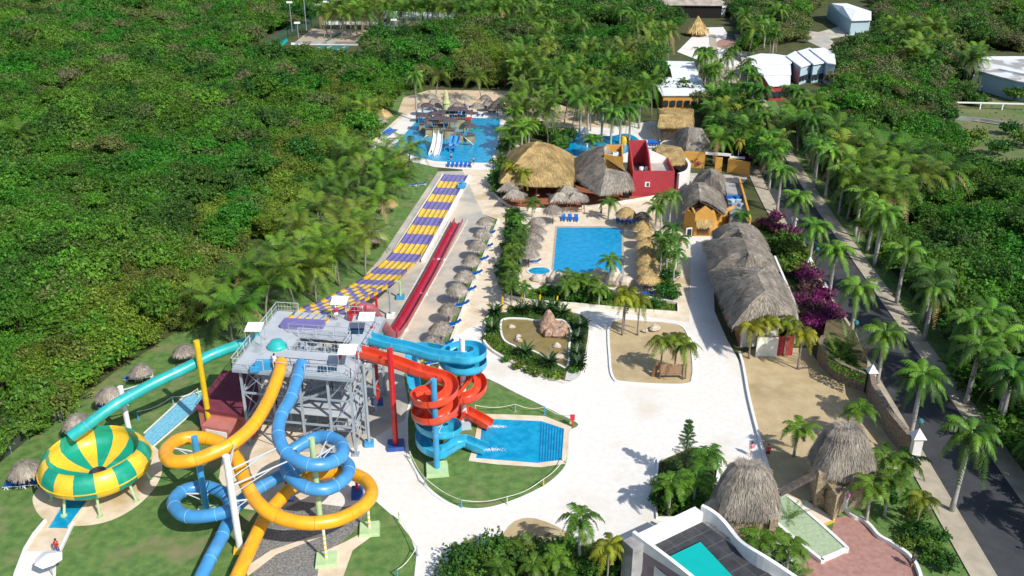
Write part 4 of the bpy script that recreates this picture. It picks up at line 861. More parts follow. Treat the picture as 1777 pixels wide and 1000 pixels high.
def pillar(loc, label, h=3.0, s=1.0):
    t = thing('gate_pillar', label, 'pillar', loc, 'white capped pillars along the road'); x, y, _ = loc
    MB().box((x, y, h / 2), (.8 * s, .8 * s, h)).build('shaft', M_white, t); MB().add([(x - .6 * s, y - .6 * s, h), (x + .6 * s, y - .6 * s, h), (x + .6 * s, y + .6 * s, h), (x - .6 * s, y + .6 * s, h), (x, y, h + .9 * s)], [(3, 2, 1, 0), (0, 1, 4), (1, 2, 4), (2, 3, 4), (3, 0, 4)]).build('cap', M_white, t)
pillar((40.8, 78.9, 0), 'tall white pillar with pyramid cap at the near end of the rubble wall', 3.1, 1.1); pillar(tuple(G(1507, 678)), 'white pillar with pyramid cap where the rubble walls meet', 2.6)
for x, y, l in ((1402, 475, 'white capped pillar between the bougainvillea clumps'), (1376, 400, 'white capped pillar at the far end of the bougainvillea'), (1428, 520, 'white capped pillar behind the nearest magenta bougainvillea')): pillar(tuple(G(x, y)), l, 2.0, .8)
# street lamps
for x, y, l in ((1583, 800, 'dark street lamp beside the near white pillar'), (1476, 620, 'dark street lamp behind the curved rubble wall'), (1411, 485, 'dark street lamp beside the bougainvillea')):
    p = G(x, y); t = thing('street_lamp', l, 'street lamp', p, 'street lamps on the pavement'); MB().cyl(p, p + Vector((0, 0, 4.6)), .07, .05, 8).build('pole', M_slate, t)
    MB().lathe(p + Vector((0, 0, 4.7)), [(0, .35), (.2, .3), (.3, .05), (.22, -.2), (0, -.25)], 10).build('lantern', mat('lamp_green', (.05, .2, .2), rough=.3), t)
# ------------------------------------------------------------ slide tower
DZ = 9.6
FL_, BL_, BR_, FR_ = [Vector(v) for v in ((-28, 81.4, 0), (-26.4, 94.3, 0), (-14.1, 92.7, 0), (-15.8, 79.4, 0))]
def DK(u, v, z=DZ):
    p = FL_.lerp(FR_, u).lerp(BL_.lerp(BR_, u), v); return Vector((p.x, p.y, z))
tw = thing('slide_tower', 'grey steel slide tower with railed deck, stairs and white entry canopies', 'slide tower', (-21, 87, 0))
hu0, hu1, hv0, hv1 = .36, .83, .34, .56
b = MB()
for (u0, u1, v0, v1) in ((0, 1, 0, hv0), (0, 1, hv1, 1), (0, hu0, hv0, hv1), (hu1, 1, hv0, hv1)):
    P_ = [DK(u0, v0), DK(u1, v0), DK(u1, v1), DK(u0, v1)]; b.prism(P_, DZ - .12, DZ)
b.build('deck', M_deck, tw)
b = MB()
for v in np.linspace(0, 1, 7): 
    for (ua, ub) in (((0, hu0), (hu1, 1)) if hv0 < v < hv1 else ((0, 1),)): b.beam(DK(ua, v, DZ - .3), DK(ub, v, DZ - .3), .16, .34)
for u in (0, hu0, hu1, 1): b.beam(DK(u, 0, DZ - .34), DK(u, 1, DZ - .34), .18, .4)
b.build('deck_beams', M_steel, tw)
def railing(pts, name='railing', h=1.1, bal=.35):
    b = MB(); 
    for i in range(len(pts) - 1):
        a, c = Vector(pts[i]), Vector(pts[i + 1]); L = (c - a).length
        for z in (h, h * .55, .12): b.beam(a + Vector((0, 0, z)), c + Vector((0, 0, z)), .05 if z == h else .03)
        n = max(1, int(L / 1.6))
        for k in range(n + 1): p = a.lerp(c, k / n); b.beam(p, p + Vector((0, 0, h)), .06)
        n = int(L / bal)
        for k in range(n): p = a.lerp(c, (k + .5) / n); b.beam(p + Vector((0, 0, .1)), p + Vector((0, 0, h)), .018)
    return b
railing([DK(.0, 1), DK(0, 0), DK(.27, 0)]).build('railing', M_net, tw); railing([DK(.36, 0), DK(.5, 0)]).build('railing', M_net, tw); railing([DK(.62, 0), DK(1, 0), DK(1, .05)]).build('railing', M_net, tw)
railing([DK(1, .22), DK(1, .3)]).build('railing', M_net, tw); railing([DK(1, .42), DK(1, .85)]).build('railing', M_net, tw); railing([DK(0, 1), DK(.2, 1)]).build('railing', M_net, tw)
railing([DK(.68, 1), DK(.8, 1)]).build('railing', M_net, tw)
railing([DK(hu0, hv1), DK(hu1, hv1), DK(hu1, hv0), DK(hu0, hv0)]).build('railing', M_net, tw)
railing([DK(.3, .1), DK(.78, .1)], bal=9, h=.9).build('queue_rail', M_slate, tw); railing([DK(.25, .62), DK(.8, .62)], bal=9).build('queue_rail', M_steel, tw)
us = (.04, .3, .54, .78, .97); vs_ = (.05, .36, .66, .95)
for u in us:
    for v in vs_:
        p = DK(u, v, 0); MB().beam(p, DK(u, v, DZ - .3), .24).box((p.x, p.y, .12), (.7, .7, .24)).build('leg', M_steel, tw)
for zz in (3.3, 6.4):
    b = MB()
    for u in us: b.beam(DK(u, .05, zz), DK(u, .95, zz), .12, .2)
    for v in vs_: b.beam(DK(.04, v, zz), DK(.97, v, zz), .12, .2)
    b.build('cross_beams', M_steel, tw)
b = MB()
for (z0, z1) in ((0.1, 3.3), (3.3, 6.4), (6.4, 9.4)):
    for v in (.05, .95):
        b.beam(DK(.04, v, z0), DK(.3, v, z1), .07); b.beam(DK(.3, v, z0), DK(.04, v, z1), .07); b.beam(DK(.78, v, z0), DK(.97, v, z1), .07)
    for u in (.04, .97): b.beam(DK(u, .05, z0), DK(u, .36, z1), .07); b.beam(DK(u, .95, z0), DK(u, .66, z1), .07)
b.build('braces', M_steel, tw)
levels = [(0, 2.4), (2.4, 4.8), (4.8, 7.2), (7.2, DZ)]
for i, (z0, z1) in enumerate(levels):
    ua, ub = (.42, .8) if i % 2 == 0 else (.8, .42); v = .18 if i % 2 == 0 else .3
    if i == 3: v = .42
    a, c = DK(ua, v, z0), DK(ub, v, z1); b = MB(); n = 12; sd = Vector((0, .65, 0))
    b.beam(a - sd, c - sd, .08, .28).beam(a + sd, c + sd, .08, .28)
    for k in range(n): p = a.lerp(c, (k + .5) / n); b.box(p, (.3, 1.25, .04))
    for z in (.9,): b.beam(a - sd + Vector((0, 0, z)), c - sd + Vector((0, 0, z)), .05).beam(a + sd + Vector((0, 0, z)), c + sd + Vector((0, 0, z)), .05)
    b.build('stair_flight', M_steel, tw)
    if i < 3:
        q = [DK(.8 if i % 2 == 0 else .3, .1), DK(.97 if i % 2 == 0 else .42, .1), DK(.97 if i % 2 == 0 else .42, .38), DK(.8 if i % 2 == 0 else .3, .38)]
        MB().prism(q, z1 - .1, z1).build('landing', M_deck, tw); railing([Vector((p.x, p.y, z1)) for p in q + q[:1]], bal=.5).build('railing', M_net, tw)
q = [DK(.42, .06), DK(.97, .06), DK(.97, .5), DK(.42, .5)]
MB().prism(q, 4.3, 4.4).build('landing', M_deck, tw)
def canopy(px, py, z, label, s=1.9):
    c = G(px, py, z); t = thing('entry_canopy', label, 'canopy', (c.x, c.y, DZ), 'white shade canopies on the slide tower')
    b = MB(); top = [(c.x + i * s / 2, c.y + j * s / 2, z + .18 * j * .5) for i, j in ((-1, -1), (1, -1), (1, 1), (-1, 1))]; lo = [(x, y, zz - .06) for x, y, zz in top]
    b.add(top + lo, [(0, 1, 2, 3), (7, 6, 5, 4), (0, 4, 5, 1), (1, 5, 6, 2), (2, 6, 7, 3), (3, 7, 4, 0)]); b.build('canvas_top', M_canvas, t)
    for i, j in ((-1, -1), (1, -1), (1, 1), (-1, 1)): MB().beam((c.x + i * s * .46, c.y + j * s * .46, DZ), (c.x + i * s * .46, c.y + j * s * .46, z), .05).build('pole', M_steel, t)
canopy(441, 567, DZ + 2.0, 'white canopy over the green domed tube entry at the deck left edge', 1.7); canopy(589, 521, DZ + 2.1, 'white canopy beside the start of the striped racer slide', 1.8)
canopy(636, 549, DZ + 2.0, 'white canopy over the crimson tube entry', 1.7); canopy(603, 606, DZ + 2.2, 'white canopy at the deck right beside the red flume entry', 1.8)
p = DK(.24, .37); t = tag(MB().lathe(p, [(1.05, 0), (1.05, .2), (.85, .4), (.8, .42), (.62, .75), (.3, .85), (0, .87)], 14).build('tube_entry_dome', M_teal, origin=p, smooth=True), 'green dome over the teal tube entry on the tower deck', 'slide entry')
MB().box(DK(.26, .03) + Vector((0, 0, .4)), (1.5, .8, .9)).build('mat_bin', M_bluep, tw); MB().box(DK(.2, .0) + Vector((0, 0, .15)), (.9, .7, .5)).build('mat_bin', M_bluep, tw)
MB().box(DK(.77, .1) + Vector((0, 0, .02)), (1.9, 1.2, .04), .1).build('rubber_mat', mat('blue_rubber', (.01, .05, .1), rough=.8), tw); MB().box(DK(.82, .72) + Vector((0, 0, .02)), (1.6, 1.3, .04)).build('rubber_mat', MATS['blue_rubber'], tw)
# pump house below the tower
P_ = [G(343, 706, 3), G(438, 722, 3), G(450, 655, 3), G(388, 645, 3)]; t = thing('pump_house', 'salmon pump house with maroon roof and white doors below the tower', 'building', center(P_))
MB().prism([Vector((p.x, p.y, 0)) for p in P_], 0, 2.8).build('wall', M_salm, t); MB().prism([p + (p - center(P_)).normalized() * .4 - Vector((0, 0, p.z)) for p in P_], 2.8, 3.0).build('roof', M_marroof, t)
fd = (P_[1] - P_[0]); fd.z = 0; fn = Vector((fd.y, -fd.x, 0)).normalized()
MB().box(P_[0] + fd * .5 + fn * 1.0 - Vector((0, 0, P_[0].z - 1.1)), (3.3, 2.0, 2.2), math.atan2(fd.y, fd.x)).build('porch', M_salm, t)
for k in (.41, .6): MB().box(P_[0] + fd * k + fn * 2.04 - Vector((0, 0, P_[0].z - .95)), (1.2, .08, 1.8), math.atan2(fd.y, fd.x)).build('door', M_white, t)
# ------------------------------------------------------------ slides
def ring_on(b, p, d, r, m=1, w=.035):
    d = d.normalized(); b.tube([p - d * w, p + d * w], r, 14, m)
def tube_slide(name, label, pts, r, m, sm, seam=2.6, n=7):
    P = crs(pts, n); t = thing(name, label, 'water slide', (P[0].x, P[0].y, 0)); b = MB(); b.tube(P, r, 18, 0, cap=True); acc = 0
    for i in range(1, len(P) - 1):
        acc += (P[i] - P[i - 1]).length
        if acc > seam: acc = 0; ring_on(b, P[i], P[i + 1] - P[i - 1], r * 1.05)
    b.build('tube', [m, sm], t, smooth=True); return t, P
def flume_mesh(P, r, m_, sm, wall=1.15, seam=2.4):
    b = MB(); k = len(P); n = 9; base = 0; acc = 0; W = []
    for i, p in enumerate(P):
        d = (P[min(i + 1, k - 1)] - P[max(i - 1, 0)]).normalized(); sd = d.cross(Vector((0, 0, 1))).normalized(); up = sd.cross(d); ring = []
        for j in range(n + 1):
            a = math.pi * (1 + j / n); ring.append(p + sd * (math.cos(a) * r) + up * (math.sin(a) * r * .85 + r * .1))
        ring = [ring[0] + up * r * .75] + ring + [ring[-1] + up * r * .75]
        out = [p + (q - p) * 1.09 - up * .02 for q in ring]; W.append(ring + out[::-1])
    L = len(W[0]); vs = [v for w_ in W for v in w_]; fs = []
    for i in range(k - 1):
        for j in range(L): j2 = (j + 1) % L; fs.append((i * L + j, i * L + j2, (i + 1) * L + j2, (i + 1) * L + j))
    fs.append(tuple(range(L))); fs.append(tuple((k - 1) * L + j for j in range(L))[::-1]); b.add(vs, fs, 0)
    for i in range(1, k - 1):
        acc += (P[i] - P[i - 1]).length
        if acc > seam:
            acc = 0; d = (P[i + 1] - P[i - 1]).normalized() * .05; c = P[i]; A = [c + (v - c) * 1.03 for v in W[i][L // 2:]]
            b.add([v - d for v in A] + [v + d for v in A], [(j, j + 1, len(A) + j + 1, len(A) + j) for j in range(len(A) - 1)], 1)
    return b
def flume(name, label, pts, r, m, sm, n=7, seam=2.4):
    P = crs(pts, n); t = thing(name, label, 'water slide', (P[0].x, P[0].y, 0)); flume_mesh(P, r, m, sm, seam=seam).build('flume', [m, sm], t); return t, P
def Z(l): return [G(a, c, z) for a, c, z in l]
YB = [(488, 628, 10.0), (484, 648, 9.8), (468, 690, 9.2), (443, 733, 8.8), (410, 765, 8.5), (370, 786, 8.2), (330, 800, 7.9), (296, 800, 7.7), (288, 782, 7.5), (312, 763, 7.2), (352, 760, 6.9), (388, 772, 6.6), (412, 800, 6.2), (425, 835, 5.6), (445, 870, 5.0), (478, 895, 4.5), (530, 908, 4.1), (585, 902, 3.8), (628, 880, 3.6), (645, 855, 3.4), (632, 832, 3.2), (598, 820, 3.0), (555, 822, 2.7), (515, 840, 2.4), (483, 870, 2.1), (458, 902, 1.8), (435, 950, 1.4), (412, 1000, 1.1), (396, 1040, 1.0)]
tY, PY = tube_slide('yellow_tube_slide', 'yellow enclosed tube slide looping wide over the left lawn and gravel', Z(YB), .62, M_yel, M_seamy, 3.0)
BB = [(524, 630, 10.0), (518, 648, 9.7), (505, 690, 9.2), (488, 722, 8.8), (483, 755, 8.4), (497, 786, 8.0), (530, 805, 7.7), (565, 806, 7.4), (593, 790, 7.1), (590, 768, 6.8), (560, 758, 6.5), (525, 770, 6.1), (500, 790, 5.6), (498, 818, 5.2), (525, 843, 4.9), (562, 850, 4.6), (594, 835, 4.4), (606, 812, 4.2), (590, 798, 4.05), (552, 800, 3.95), (505, 818, 3.85), (465, 838, 3.7), (430, 860, 3.5), (400, 885, 3.3), (355, 896, 3.1), (318, 894, 2.9), (301, 873, 2.7), (318, 852, 2.5), (356, 845, 2.3), (390, 858, 2.1), (402, 885, 1.9), (388, 925, 1.6), (370, 960, 1.3), (350, 1000, 1.0), (333, 1040, .9)]
tB, PB = tube_slide('blue_tube_slide', 'mid blue enclosed tube slide spiralling beside and under the yellow tube', Z(BB), .6, M_blu, M_seam, 2.4)
TB = [(452, 585, 9.3), (420, 597, 8.9), (370, 615, 8.4), (320, 640, 7.9), (262, 668, 7.3), (200, 703, 6.6), (155, 735, 5.6), (132, 751, 5.0), (122, 759, 4.7)]
tT, PT = tube_slide('teal_tube_slide', 'long straight teal tube slide running from the tower deck down to the bowl', Z(TB), .58, M_teal, M_seam, 4.5)
# bowl
bc = Vector((-40.0, 74.4, 0)); t = thing('bowl_slide', 'green and yellow striped bowl slide on pale green legs', 'water slide', bc)
b = MB(); NW = 16; prof = [(.75, 1.95), (1.6, 2.0), (2.8, 2.2), (3.8, 2.6), (4.4, 3.2), (4.4, 3.9), (4.1, 4.6), (4.15, 4.66), (4.55, 4.35), (4.9, 3.8), (5.12, 3.1), (5.0, 2.55), (4.5, 2.1), (3.2, 1.8), (.9, 1.65)]
b.lathe(bc, prof, 96, mf=lambda i, j: (j // 6) % 2); b.build('bowl', [M_green, M_ly], t, smooth=True)
MB().lathe(bc, [(5.1, 3.04), (5.19, 3.06), (5.19, 3.13), (5.1, 3.15)], 64).build('flange', M_ly, t)
MB().lathe(bc, [(.8, 1.9), (.8, 2.15), (.65, 2.15), (.6, 1.6), (0, 1.6)], 24).build('drain', M_slate, t)
for k in range(8):
    a = k * math.pi / 4 + .35; p = bc + Vector((4.0 * math.cos(a), 4.0 * math.sin(a), 0))
    MB().cyl(p + Vector((math.cos(a) * .5, math.sin(a) * .5, 0)), p + Vector((0, 0, 1.95)), .13, n=10).cyl(p + Vector((math.cos(a) * .5, math.sin(a) * .5, 0)), p + Vector((math.cos(a) * .5, math.sin(a) * .5, .15)), .3, n=10).build('leg', M_paley, t)
# helix pair
A_r = Vector((-7.6, 78.9, 0)); A_b = Vector((-7.5, 80.2, 0)); B_c = G(803, 643, 6.5); B_c.z = 0; RC = 1.72
def arc(c, a0, a1, z0, z1, n, r=RC): return [c + Vector((r * math.cos(R(a0 + (a1 - a0) * k / n)), r * math.sin(R(a0 + (a1 - a0) * k / n)), z0 + (z1 - z0) * k / n)) for k in range(n + 1)]
red = Z([(622, 612, 10.2), (650, 620, 10.0), (690, 632, 9.6), (725, 645, 9.2)]) + arc(A_r, 80, -640, 9.0, 5.2, 32) + arc(B_c, 70, -110, 4.9, 3.9, 8, 1.9) + [Vector((-7.5, 85.6, 3.4)), Vector((-8.8, 85.2, 3.0)), Vector((-9.4, 84.0, 2.6)), Vector((-8.6, 83.1, 2.2)), Vector((-6.5, 82.8, 1.7))] + Z([(800, 716, 1.2), (830, 728, .9), (850, 740, .45)])
tR, PR = flume('red_open_flume_slide', 'orange red open spiral flume winding round the light blue pole into the splash pool', red, .62, M_ored, M_seamr, 3, 2.6)
blue = Z([(640, 588, 10.2), (668, 597, 9.9), (710, 606, 9.5), (750, 618, 9.1)]) + arc(B_c, -105, 95 + 360, 8.9, 6.9, 26, 1.9) + Z([(738, 606, 6.6), (714, 618, 6.2)]) + [Vector((-10.2, 84.5, 5.2))] + arc(A_b, 175, 175 + 470, 4.3, 1.3, 24) + Z([(800, 768, .9), (822, 774, .7), (842, 782, .42)])
tC, PC = flume('sky_blue_open_flume_slide', 'sky blue open spiral flume below and behind the orange red one', blue, .62, M_cyan, M_seam, 3, 2.6)
for (x, y, l) in ((862, 741, 'white splash below the red flume end'), (855, 781, 'white splash below the sky blue flume end')):
    p = G(x, y, .13); b = MB(); g = random.Random(x)
    for k in range(220):
        q = p + Vector((g.gauss(0, .55), g.gauss(0, .13), .01 + abs(g.gauss(0, .06)))); b.lathe(q, [(0, -.03), (.035, 0), (0, .03)], 4)
    tag(b.build('water_splash', M_canvas, origin=p), l, 'splash')
def post(px, py, h, r, m, label, pad=None, padm=None, arms=(), name='support_post', xy=None, band=None):
    p = Vector(xy) if xy else G(px, py); t = thing(name, label, 'support post', p)
    b = MB().cyl(p, p + Vector((0, 0, h)), r, n=14); b.cyl(p + Vector((0, 0, h)), p + Vector((0, 0, h + .06)), r * 1.05, n=14)
    if band is not None:
        for k in range(int(h / .5)): b.cyl(p + Vector((0, 0, .25 + k * .5)), p + Vector((0, 0, .45 + k * .5)), r * 1.04, n=14, m=1)
        b.build('pole', [m, band], t)
    else: b.build('pole', m, t)
    if pad: MB().box((p.x, p.y, pad[1] / 2 + .02), (pad[0], pad[0], pad[1]), .12, taper=.92).build('footing', padm or M_white, t)
    for (q, z0) in arms:
        a = p + Vector((0, 0, z0)); MB().cyl(a, q, .09, .07, 8).cyl(a - Vector((0, 0, .9)), q.lerp(a, .3), .05, n=6).build('arm', M_net, t)
    return t
near = lambda P, z, c: min(P, key=lambda v: (v - c).length)
def arms_to(P, c, zs): return [(near(P, z, Vector((c.x + dx, c.y + dy, z))), z) for z, dx, dy in zs]
c = G(366, 750); post(0, 0, 11.0, .3, M_poly, 'tall yellow support pole beside the pump house', (1.3, .5), M_kerb, arms_to(PT, c, [(8.6, -2, 4)]), xy=c)
c = G(360, 893); post(0, 0, 8.6, .3, M_bluep, 'light blue support pole inside the left loops of the yellow and blue tubes', (2.0, .35), M_paley, arms_to(PY, c, [(7.0, -3, 0), (6.4, 2, 3)]) + arms_to(PB, c, [(2.4, -3, 0), (2.3, 1, 3)]), xy=c)
c = G(417.4, 956); post(0, 0, 10.1, .3, M_white, 'tall white support pole between the yellow and blue tubes', (1.1, .4), M_ly, arms_to(PB, c, [(8.6, 5, 5), (7.0, 5, 3), (3.6, 1, 2)]) + arms_to(PY, c, [(9.2, -1, 5), (5.4, 2, 1)]), xy=c)
c = G(556, 906); post(0, 0, 9.2, .27, M_paley, 'pale green support pole in the middle of the blue tube loops', (1.0, .3), M_white, arms_to(PB, c, [(6.6, -3, 0), (7, 2, 3), (4.4, 0, -2), (6.4, 0, 3)]), xy=c)
c = G(229, 772); post(0, 0, 7.0, .28, M_white, 'white support pole holding the teal tube behind the bowl', (1, .3), M_white, arms_to(PT, c, [(6.1, -2, 0), (6.6, 2, 4)]), xy=c)
c = Vector((-7.5, 77.3, 0)); post(0, 0, 10.6, .3, M_bluep, 'light blue central pole of the orange red spiral flume', (2.3, .5), M_paley, arms_to(PR, c, [(7.2, -1.5, 1), (4.9, 1.5, 1)]), xy=c)
c = G(687, 776); post(0, 0, 11.6, .3, M_redp, 'tall red pole carrying the orange red flume run', (1.8, .45), M_dblue, xy=c)
c = G(656, 700); post(0, 0, 9.6, .28, M_redp, 'red pole behind the tower corner below the flume starts', (1.2, .4), M_dblue, xy=c)
c = G(641, 773); post(0, 0, 9.6, .16, M_steel, 'slim grey pole with sky blue footing at the tower corner', (1.0, .5), M_bluep, xy=c)
c = G(798, 700); post(0, 0, 10.4, .3, M_white, 'white pole inside the rear sky blue loops', (1.6, .3), M_white, arms_to(PC, c, [(8.0, 2, 0), (7.2, -2, 1)]), xy=(B_c.x, B_c.y, 0))
for x, y, h, l in ((566.7, 974, 3.4, 'yellow and white banded post under the front of the yellow loop'), (641.5, 921, 3.0, 'yellow and white banded post under the right of the yellow loop')): post(x, y, h, .13, M_white, l, (1.9, .35), M_paley, band=M_wyel)
post(621, 862, 2.7, .15, M_redp, 'short red post on a dark blue block under the right yellow loop', (1.2, .9), M_dblue); post(500, 865, 2.0, .15, M_redp, 'short red post on a dark blue block under the yellow exit', (1.2, .7), M_dblue)
# racer slide
WC = [(-22.6, 91.2, 9.75), (-21.9, 94.6, 9.3), (-20.9, 99.0, 8.0), (-19.9, 104.6, 6.5), (-19.0, 110.6, 4.9), (-18.3, 116.3, 3.4), (-17.7, 121.9, 2.1), (-17.0, 126.9, 1.2), (-16.2, 131.5, .75)] + [(-16.1 + 5.4 * k / 6, 130.7 + 41.4 * k / 6, .75 - .05 * k) for k in range(1, 7)]
P = crs(WC, 14); s_ = [0]
for i in range(1, len(P)): s_.append(s_[-1] + (P[i] - P[i - 1]).length)
t = thing('racer_slide', 'wide multi lane racer slide with purple and yellow bands from tower to ground', 'water slide', (P[0].x, P[0].y, 0)); b = MB(); LN = 5; SUB = 5; Wd = 4.35
rows = []
for i, p in enumerate(P):
    d = (P[min(i + 1, len(P) - 1)] - P[max(i - 1, 0)]); d.z = 0; d.normalize(); sd = Vector((d.y, -d.x, 0)); rr = []
    for l in range(LN):
        for q in range(SUB + 1): f = q / SUB; rr.append(p + sd * (((l + f) / LN - .5) * Wd) + Vector((0, 0, -.12 * math.sin(math.pi * f) + .06)))
    rows.append([rr[0] + Vector((0, 0, .25))] + rr + [rr[-1] + Vector((0, 0, .25)), rr[-1] - Vector((0, 0, .35)), rr[0] - Vector((0, 0, .35))])
L = len(rows[0]); vs = [v for r_ in rows for v in r_]; fs = []; ms = []
TOT = s_[-1]; BR_L = 4.0
for i in range(len(P) - 1):
    fr = TOT - s_[i + 1] * .5 - s_[i] * .5; 
    for j in range(L):
        fs.append((i * L + j, i * L + (j + 1) % L, (i + 1) * L + (j + 1) % L, (i + 1) * L + j)); lane = min(LN - 1, max(0, (j - 1)) // (SUB + 1))
        if s_[i] > 21: k = int(fr / BR_L); col = 0 if k % 2 == 0 else 1
        elif s_[i] < 1.2: col = 1
        else: col = (int(fr / 1.75) + lane) % 2
        ms.append(col)
base = len(b.v); b.v += [tuple(v) for v in vs]; b.f += fs; b.m += ms
b.build('lanes', [M_pur, M_wyel], t)
lines = MB()
for l in range(1, LN):
    j = 1 + l * (SUB + 1)
    for i in range(0, len(P) - 3, 3): lines.beam(rows[i][j] + Vector((0, 0, .03)), rows[i + 3][j] + Vector((0, 0, .03)), .07, .05)
lines.build('lane_dividers', mat('divider_purple', (.10, .08, .26), rough=.5), t)  # even dark purple strips along the lane edges
MB().box(Vector(P[0]) + Vector((-.1, -.75, .12)), (4.6, 1.5, .6), -.1).build('start_trough', M_pur, t)
for k, i in enumerate((30, 46, 60, 74)):
    p = P[i]; d = rows[i][L // 2 - 1] - rows[i][1]; d.normalize(); a = p - d * 2.1; c = p + d * 2.6; q = MB()
    for e in (a, c): q.cyl((e.x, e.y, 0), (e.x, e.y, p.z - .4), .16, n=10)
    q.beam((a.x, a.y, p.z - .35), (c.x, c.y, p.z - .35), .14, .2); q.build('trestle', [M_bluep, M_redp, M_steel, M_paley][k % 4], t)
    [MB().box((e.x, e.y, .25), (1.1, 1.1, .5)).build('footing', [M_white, M_bluep][k % 2], t) for e in (c, a)]
for sd_, nm in ((2.6, 'right'), (-2.6, 'left')):
    dd = Vector((5.4, 41.4, 0)).normalized(); s2 = Vector((dd.y, -dd.x, 0)) * sd_; a = Vector((-16.1, 130.7, 0)) + s2; c = a + Vector((5.4, 41.4, 0))
    tag(MB().wall([a, c], 0, .55, .55 if sd_ > 0 else .3).build('kerb', M_white), kind='structure')
c = G(802, 322, .9); tag(MB().box(c, (1.4, 2.0, .5), -.1).cyl(c, c + Vector((0, 0, 1)), .25).build('mat_pile', M_bluep, origin=c), 'light blue pile of mats beside the lower end of the racer slide', 'mats')
# crimson slide
RS = [(-17.3, 91.6, 10.0), (-17.2, 93.3, 9.9), (-16.9, 94.9, 9.7)] + [tuple(v) for v in Z([(645, 537, 9.2), (655, 552, 7.4), (668, 568, 5.0), (680, 583, 2.6)])]
tS = thing('crimson_speed_slide', 'crimson speed slide dropping from the tower then running straight beside the umbrellas', 'water slide', RS[0][:2] + (0,)); P1 = crs(RS, 6)
b = MB(); b.tube(P1[9:], .58, 16); [ring_on(b, P1[i], P1[i + 1] - P1[i - 1], .62) for i in range(10, len(P1) - 1, 7)]; b.build('tube', [M_marp, M_seamr], tS, smooth=True); flume_mesh(P1[:11], .62, None, None, seam=9).build('entry_flume', [M_mar, M_seamr], tS)
st_ = Z([(680, 583, 2.5), (686, 580, 1.7), (692, 572, 1.1), (705, 552, .85), (746, 480, .7), (772, 430, .6), (796, 384, .5)]); P2 = crs(st_, 6); flume_mesh(P2, .66, None, None, seam=6).build('flume', [M_mar, M_seamr], tS)
for k in (9, 16, 22, 28): p = P2[k]; MB().box((p.x, p.y, .15), (1.5, .4, .3)).build('footing', M_white, tS)
for ln_ in ([(690, 600), (812, 382)], [(668, 588), (780, 385)]): tag(MB().wall(GL(ln_), 0, .12, .14).build('kerb', M_kerb), kind='structure')
tag(MB().wall(GL([(866, 382), (826, 480), (782, 596)]), 0, .35, .35).build('kerb', M_kerb), kind='structure')
sheet('grass_strip', [(858, 380), (865, 382), (825, 480), (781, 596), (768, 596), (812, 485)], .04, M_lawn)
# ------------------------------------------------------------ play structure in the far pool
c = G(768, 244); t = thing('pool_play_structure', 'wooden pool play fort with dark roofs, slides and stone look walls', 'play structure', c)
def pl(px, py, z=0): return G(px, py, z)
M_fort = mat('fort_wall', (.36, .34, .20), (.22, .2, .12), 1.2, .8); M_shing = mat('dark_shingles', (.06, .045, .05), (.11, .08, .09), 3, .8)
def fort(px, py, w_, d_, hp, hr, wall=True, rz=0):
    p = pl(px, py); b = MB()
    if wall: MB().box((p.x, p.y, hp / 2), (w_, d_, hp), rz, taper=.9).build('stone_wall', M_fort, t)
    MB().box((p.x, p.y, hp + .06), (w_ + .3, d_ + .3, .14), rz).build('platform', M_wood, t)
    for i, j in ((-1, -1), (1, -1), (1, 1), (-1, 1)): MB().cyl((p.x + i * w_ / 2, p.y + j * d_ / 2, 0 if not wall else hp), (p.x + i * w_ / 2, p.y + j * d_ / 2, hr), .09, n=6).build('post', M_bluep, t)
    if hr > hp + 1.2: MB().box((p.x, p.y, hr), (w_ + .9, d_ + .9, .5), rz, taper=.35).build('roof', M_shing, t)
    r_ = MB()
    for k in range(7):
        for s in (-1, 1): x = -w_ / 2 + w_ * k / 6; r_.beam((p.x + x, p.y + s * d_ / 2, hp + .1), (p.x + x, p.y + s * d_ / 2, hp + .9), .05)
    r_.build('railing', M_bluep if (px + py) % 2 else M_wood, t)
fort(742, 215, 2.0, 1.8, 2.2, 4.4); fort(735, 228, 1.8, 1.6, 1.8, 3.8); fort(749, 238, 2.6, 1.6, 2.0, 4.0); fort(764, 238, 3.2, 2.0, 2.6, 4.4); fort(781, 240, 2.4, 1.8, 2.0, 4.2); fort(795, 226, 3.6, 2.6, 3.0, 5.0)
fort(797, 246, 1.8, 1.4, 1.8, 2.0); fort(817, 246, 1.8, 1.6, 1.6, 3.6); fort(812, 226, 1.6, 1.6, 2.0, 4.2); fort(775, 226, 3.0, 2.0, 2.4, 4.2, True); fort(757, 226, 2.0, 2.0, 2.2, 4.0)
for (a, c_, m) in (((757, 230, 2.8), (748, 269, .2), M_wplas), ((765, 230, 2.8), (757, 270, .2), M_wplas), ((786, 234, 2.6), (775, 262, .2), M_blu), ((795, 234, 2.6), (784, 263, .2), M_blu)):
    q = Z([a, ((a[0] + c_[0]) / 2 + 2, (a[1] + c_[1]) / 2 + 1, 1.5), (c_[0] + 2, c_[1] - 4, .35), c_]); flume_mesh(crs(q, 4), .5, m, m, seam=99).build('slide', m, t)
for (a, c_) in (((740, 236, 2), (731, 248, .3)), ((806, 238, 2), (820, 250, .3))): MB().beam(pl(*a), pl(*c_), 1.0, .15).build('ramp', M_kerb, t)
p = pl(775, 205); MB().lathe(p, [(.9, 0), (.8, 3.5), (1.0, 3.6), (.75, 4.2), (.55, 5.2), (.6, 5.4), (.3, 6.2), (0, 6.8)], 12).build('spire', mat('pale_totem', (.55, .55, .25), (.4, .42, .18), 2, .7), t)
p = pl(815, 232, 0); MB().cyl(p, p + Vector((0, 0, 3.2)), .08).build('flower_stem', M_green, t); MB().lathe(p + Vector((0, 0, 3.3)), [(0, .25), (.6, .3), (.8, .1), (.4, -.1), (0, -.15)], 10).build('red_flower', M_redp, t)
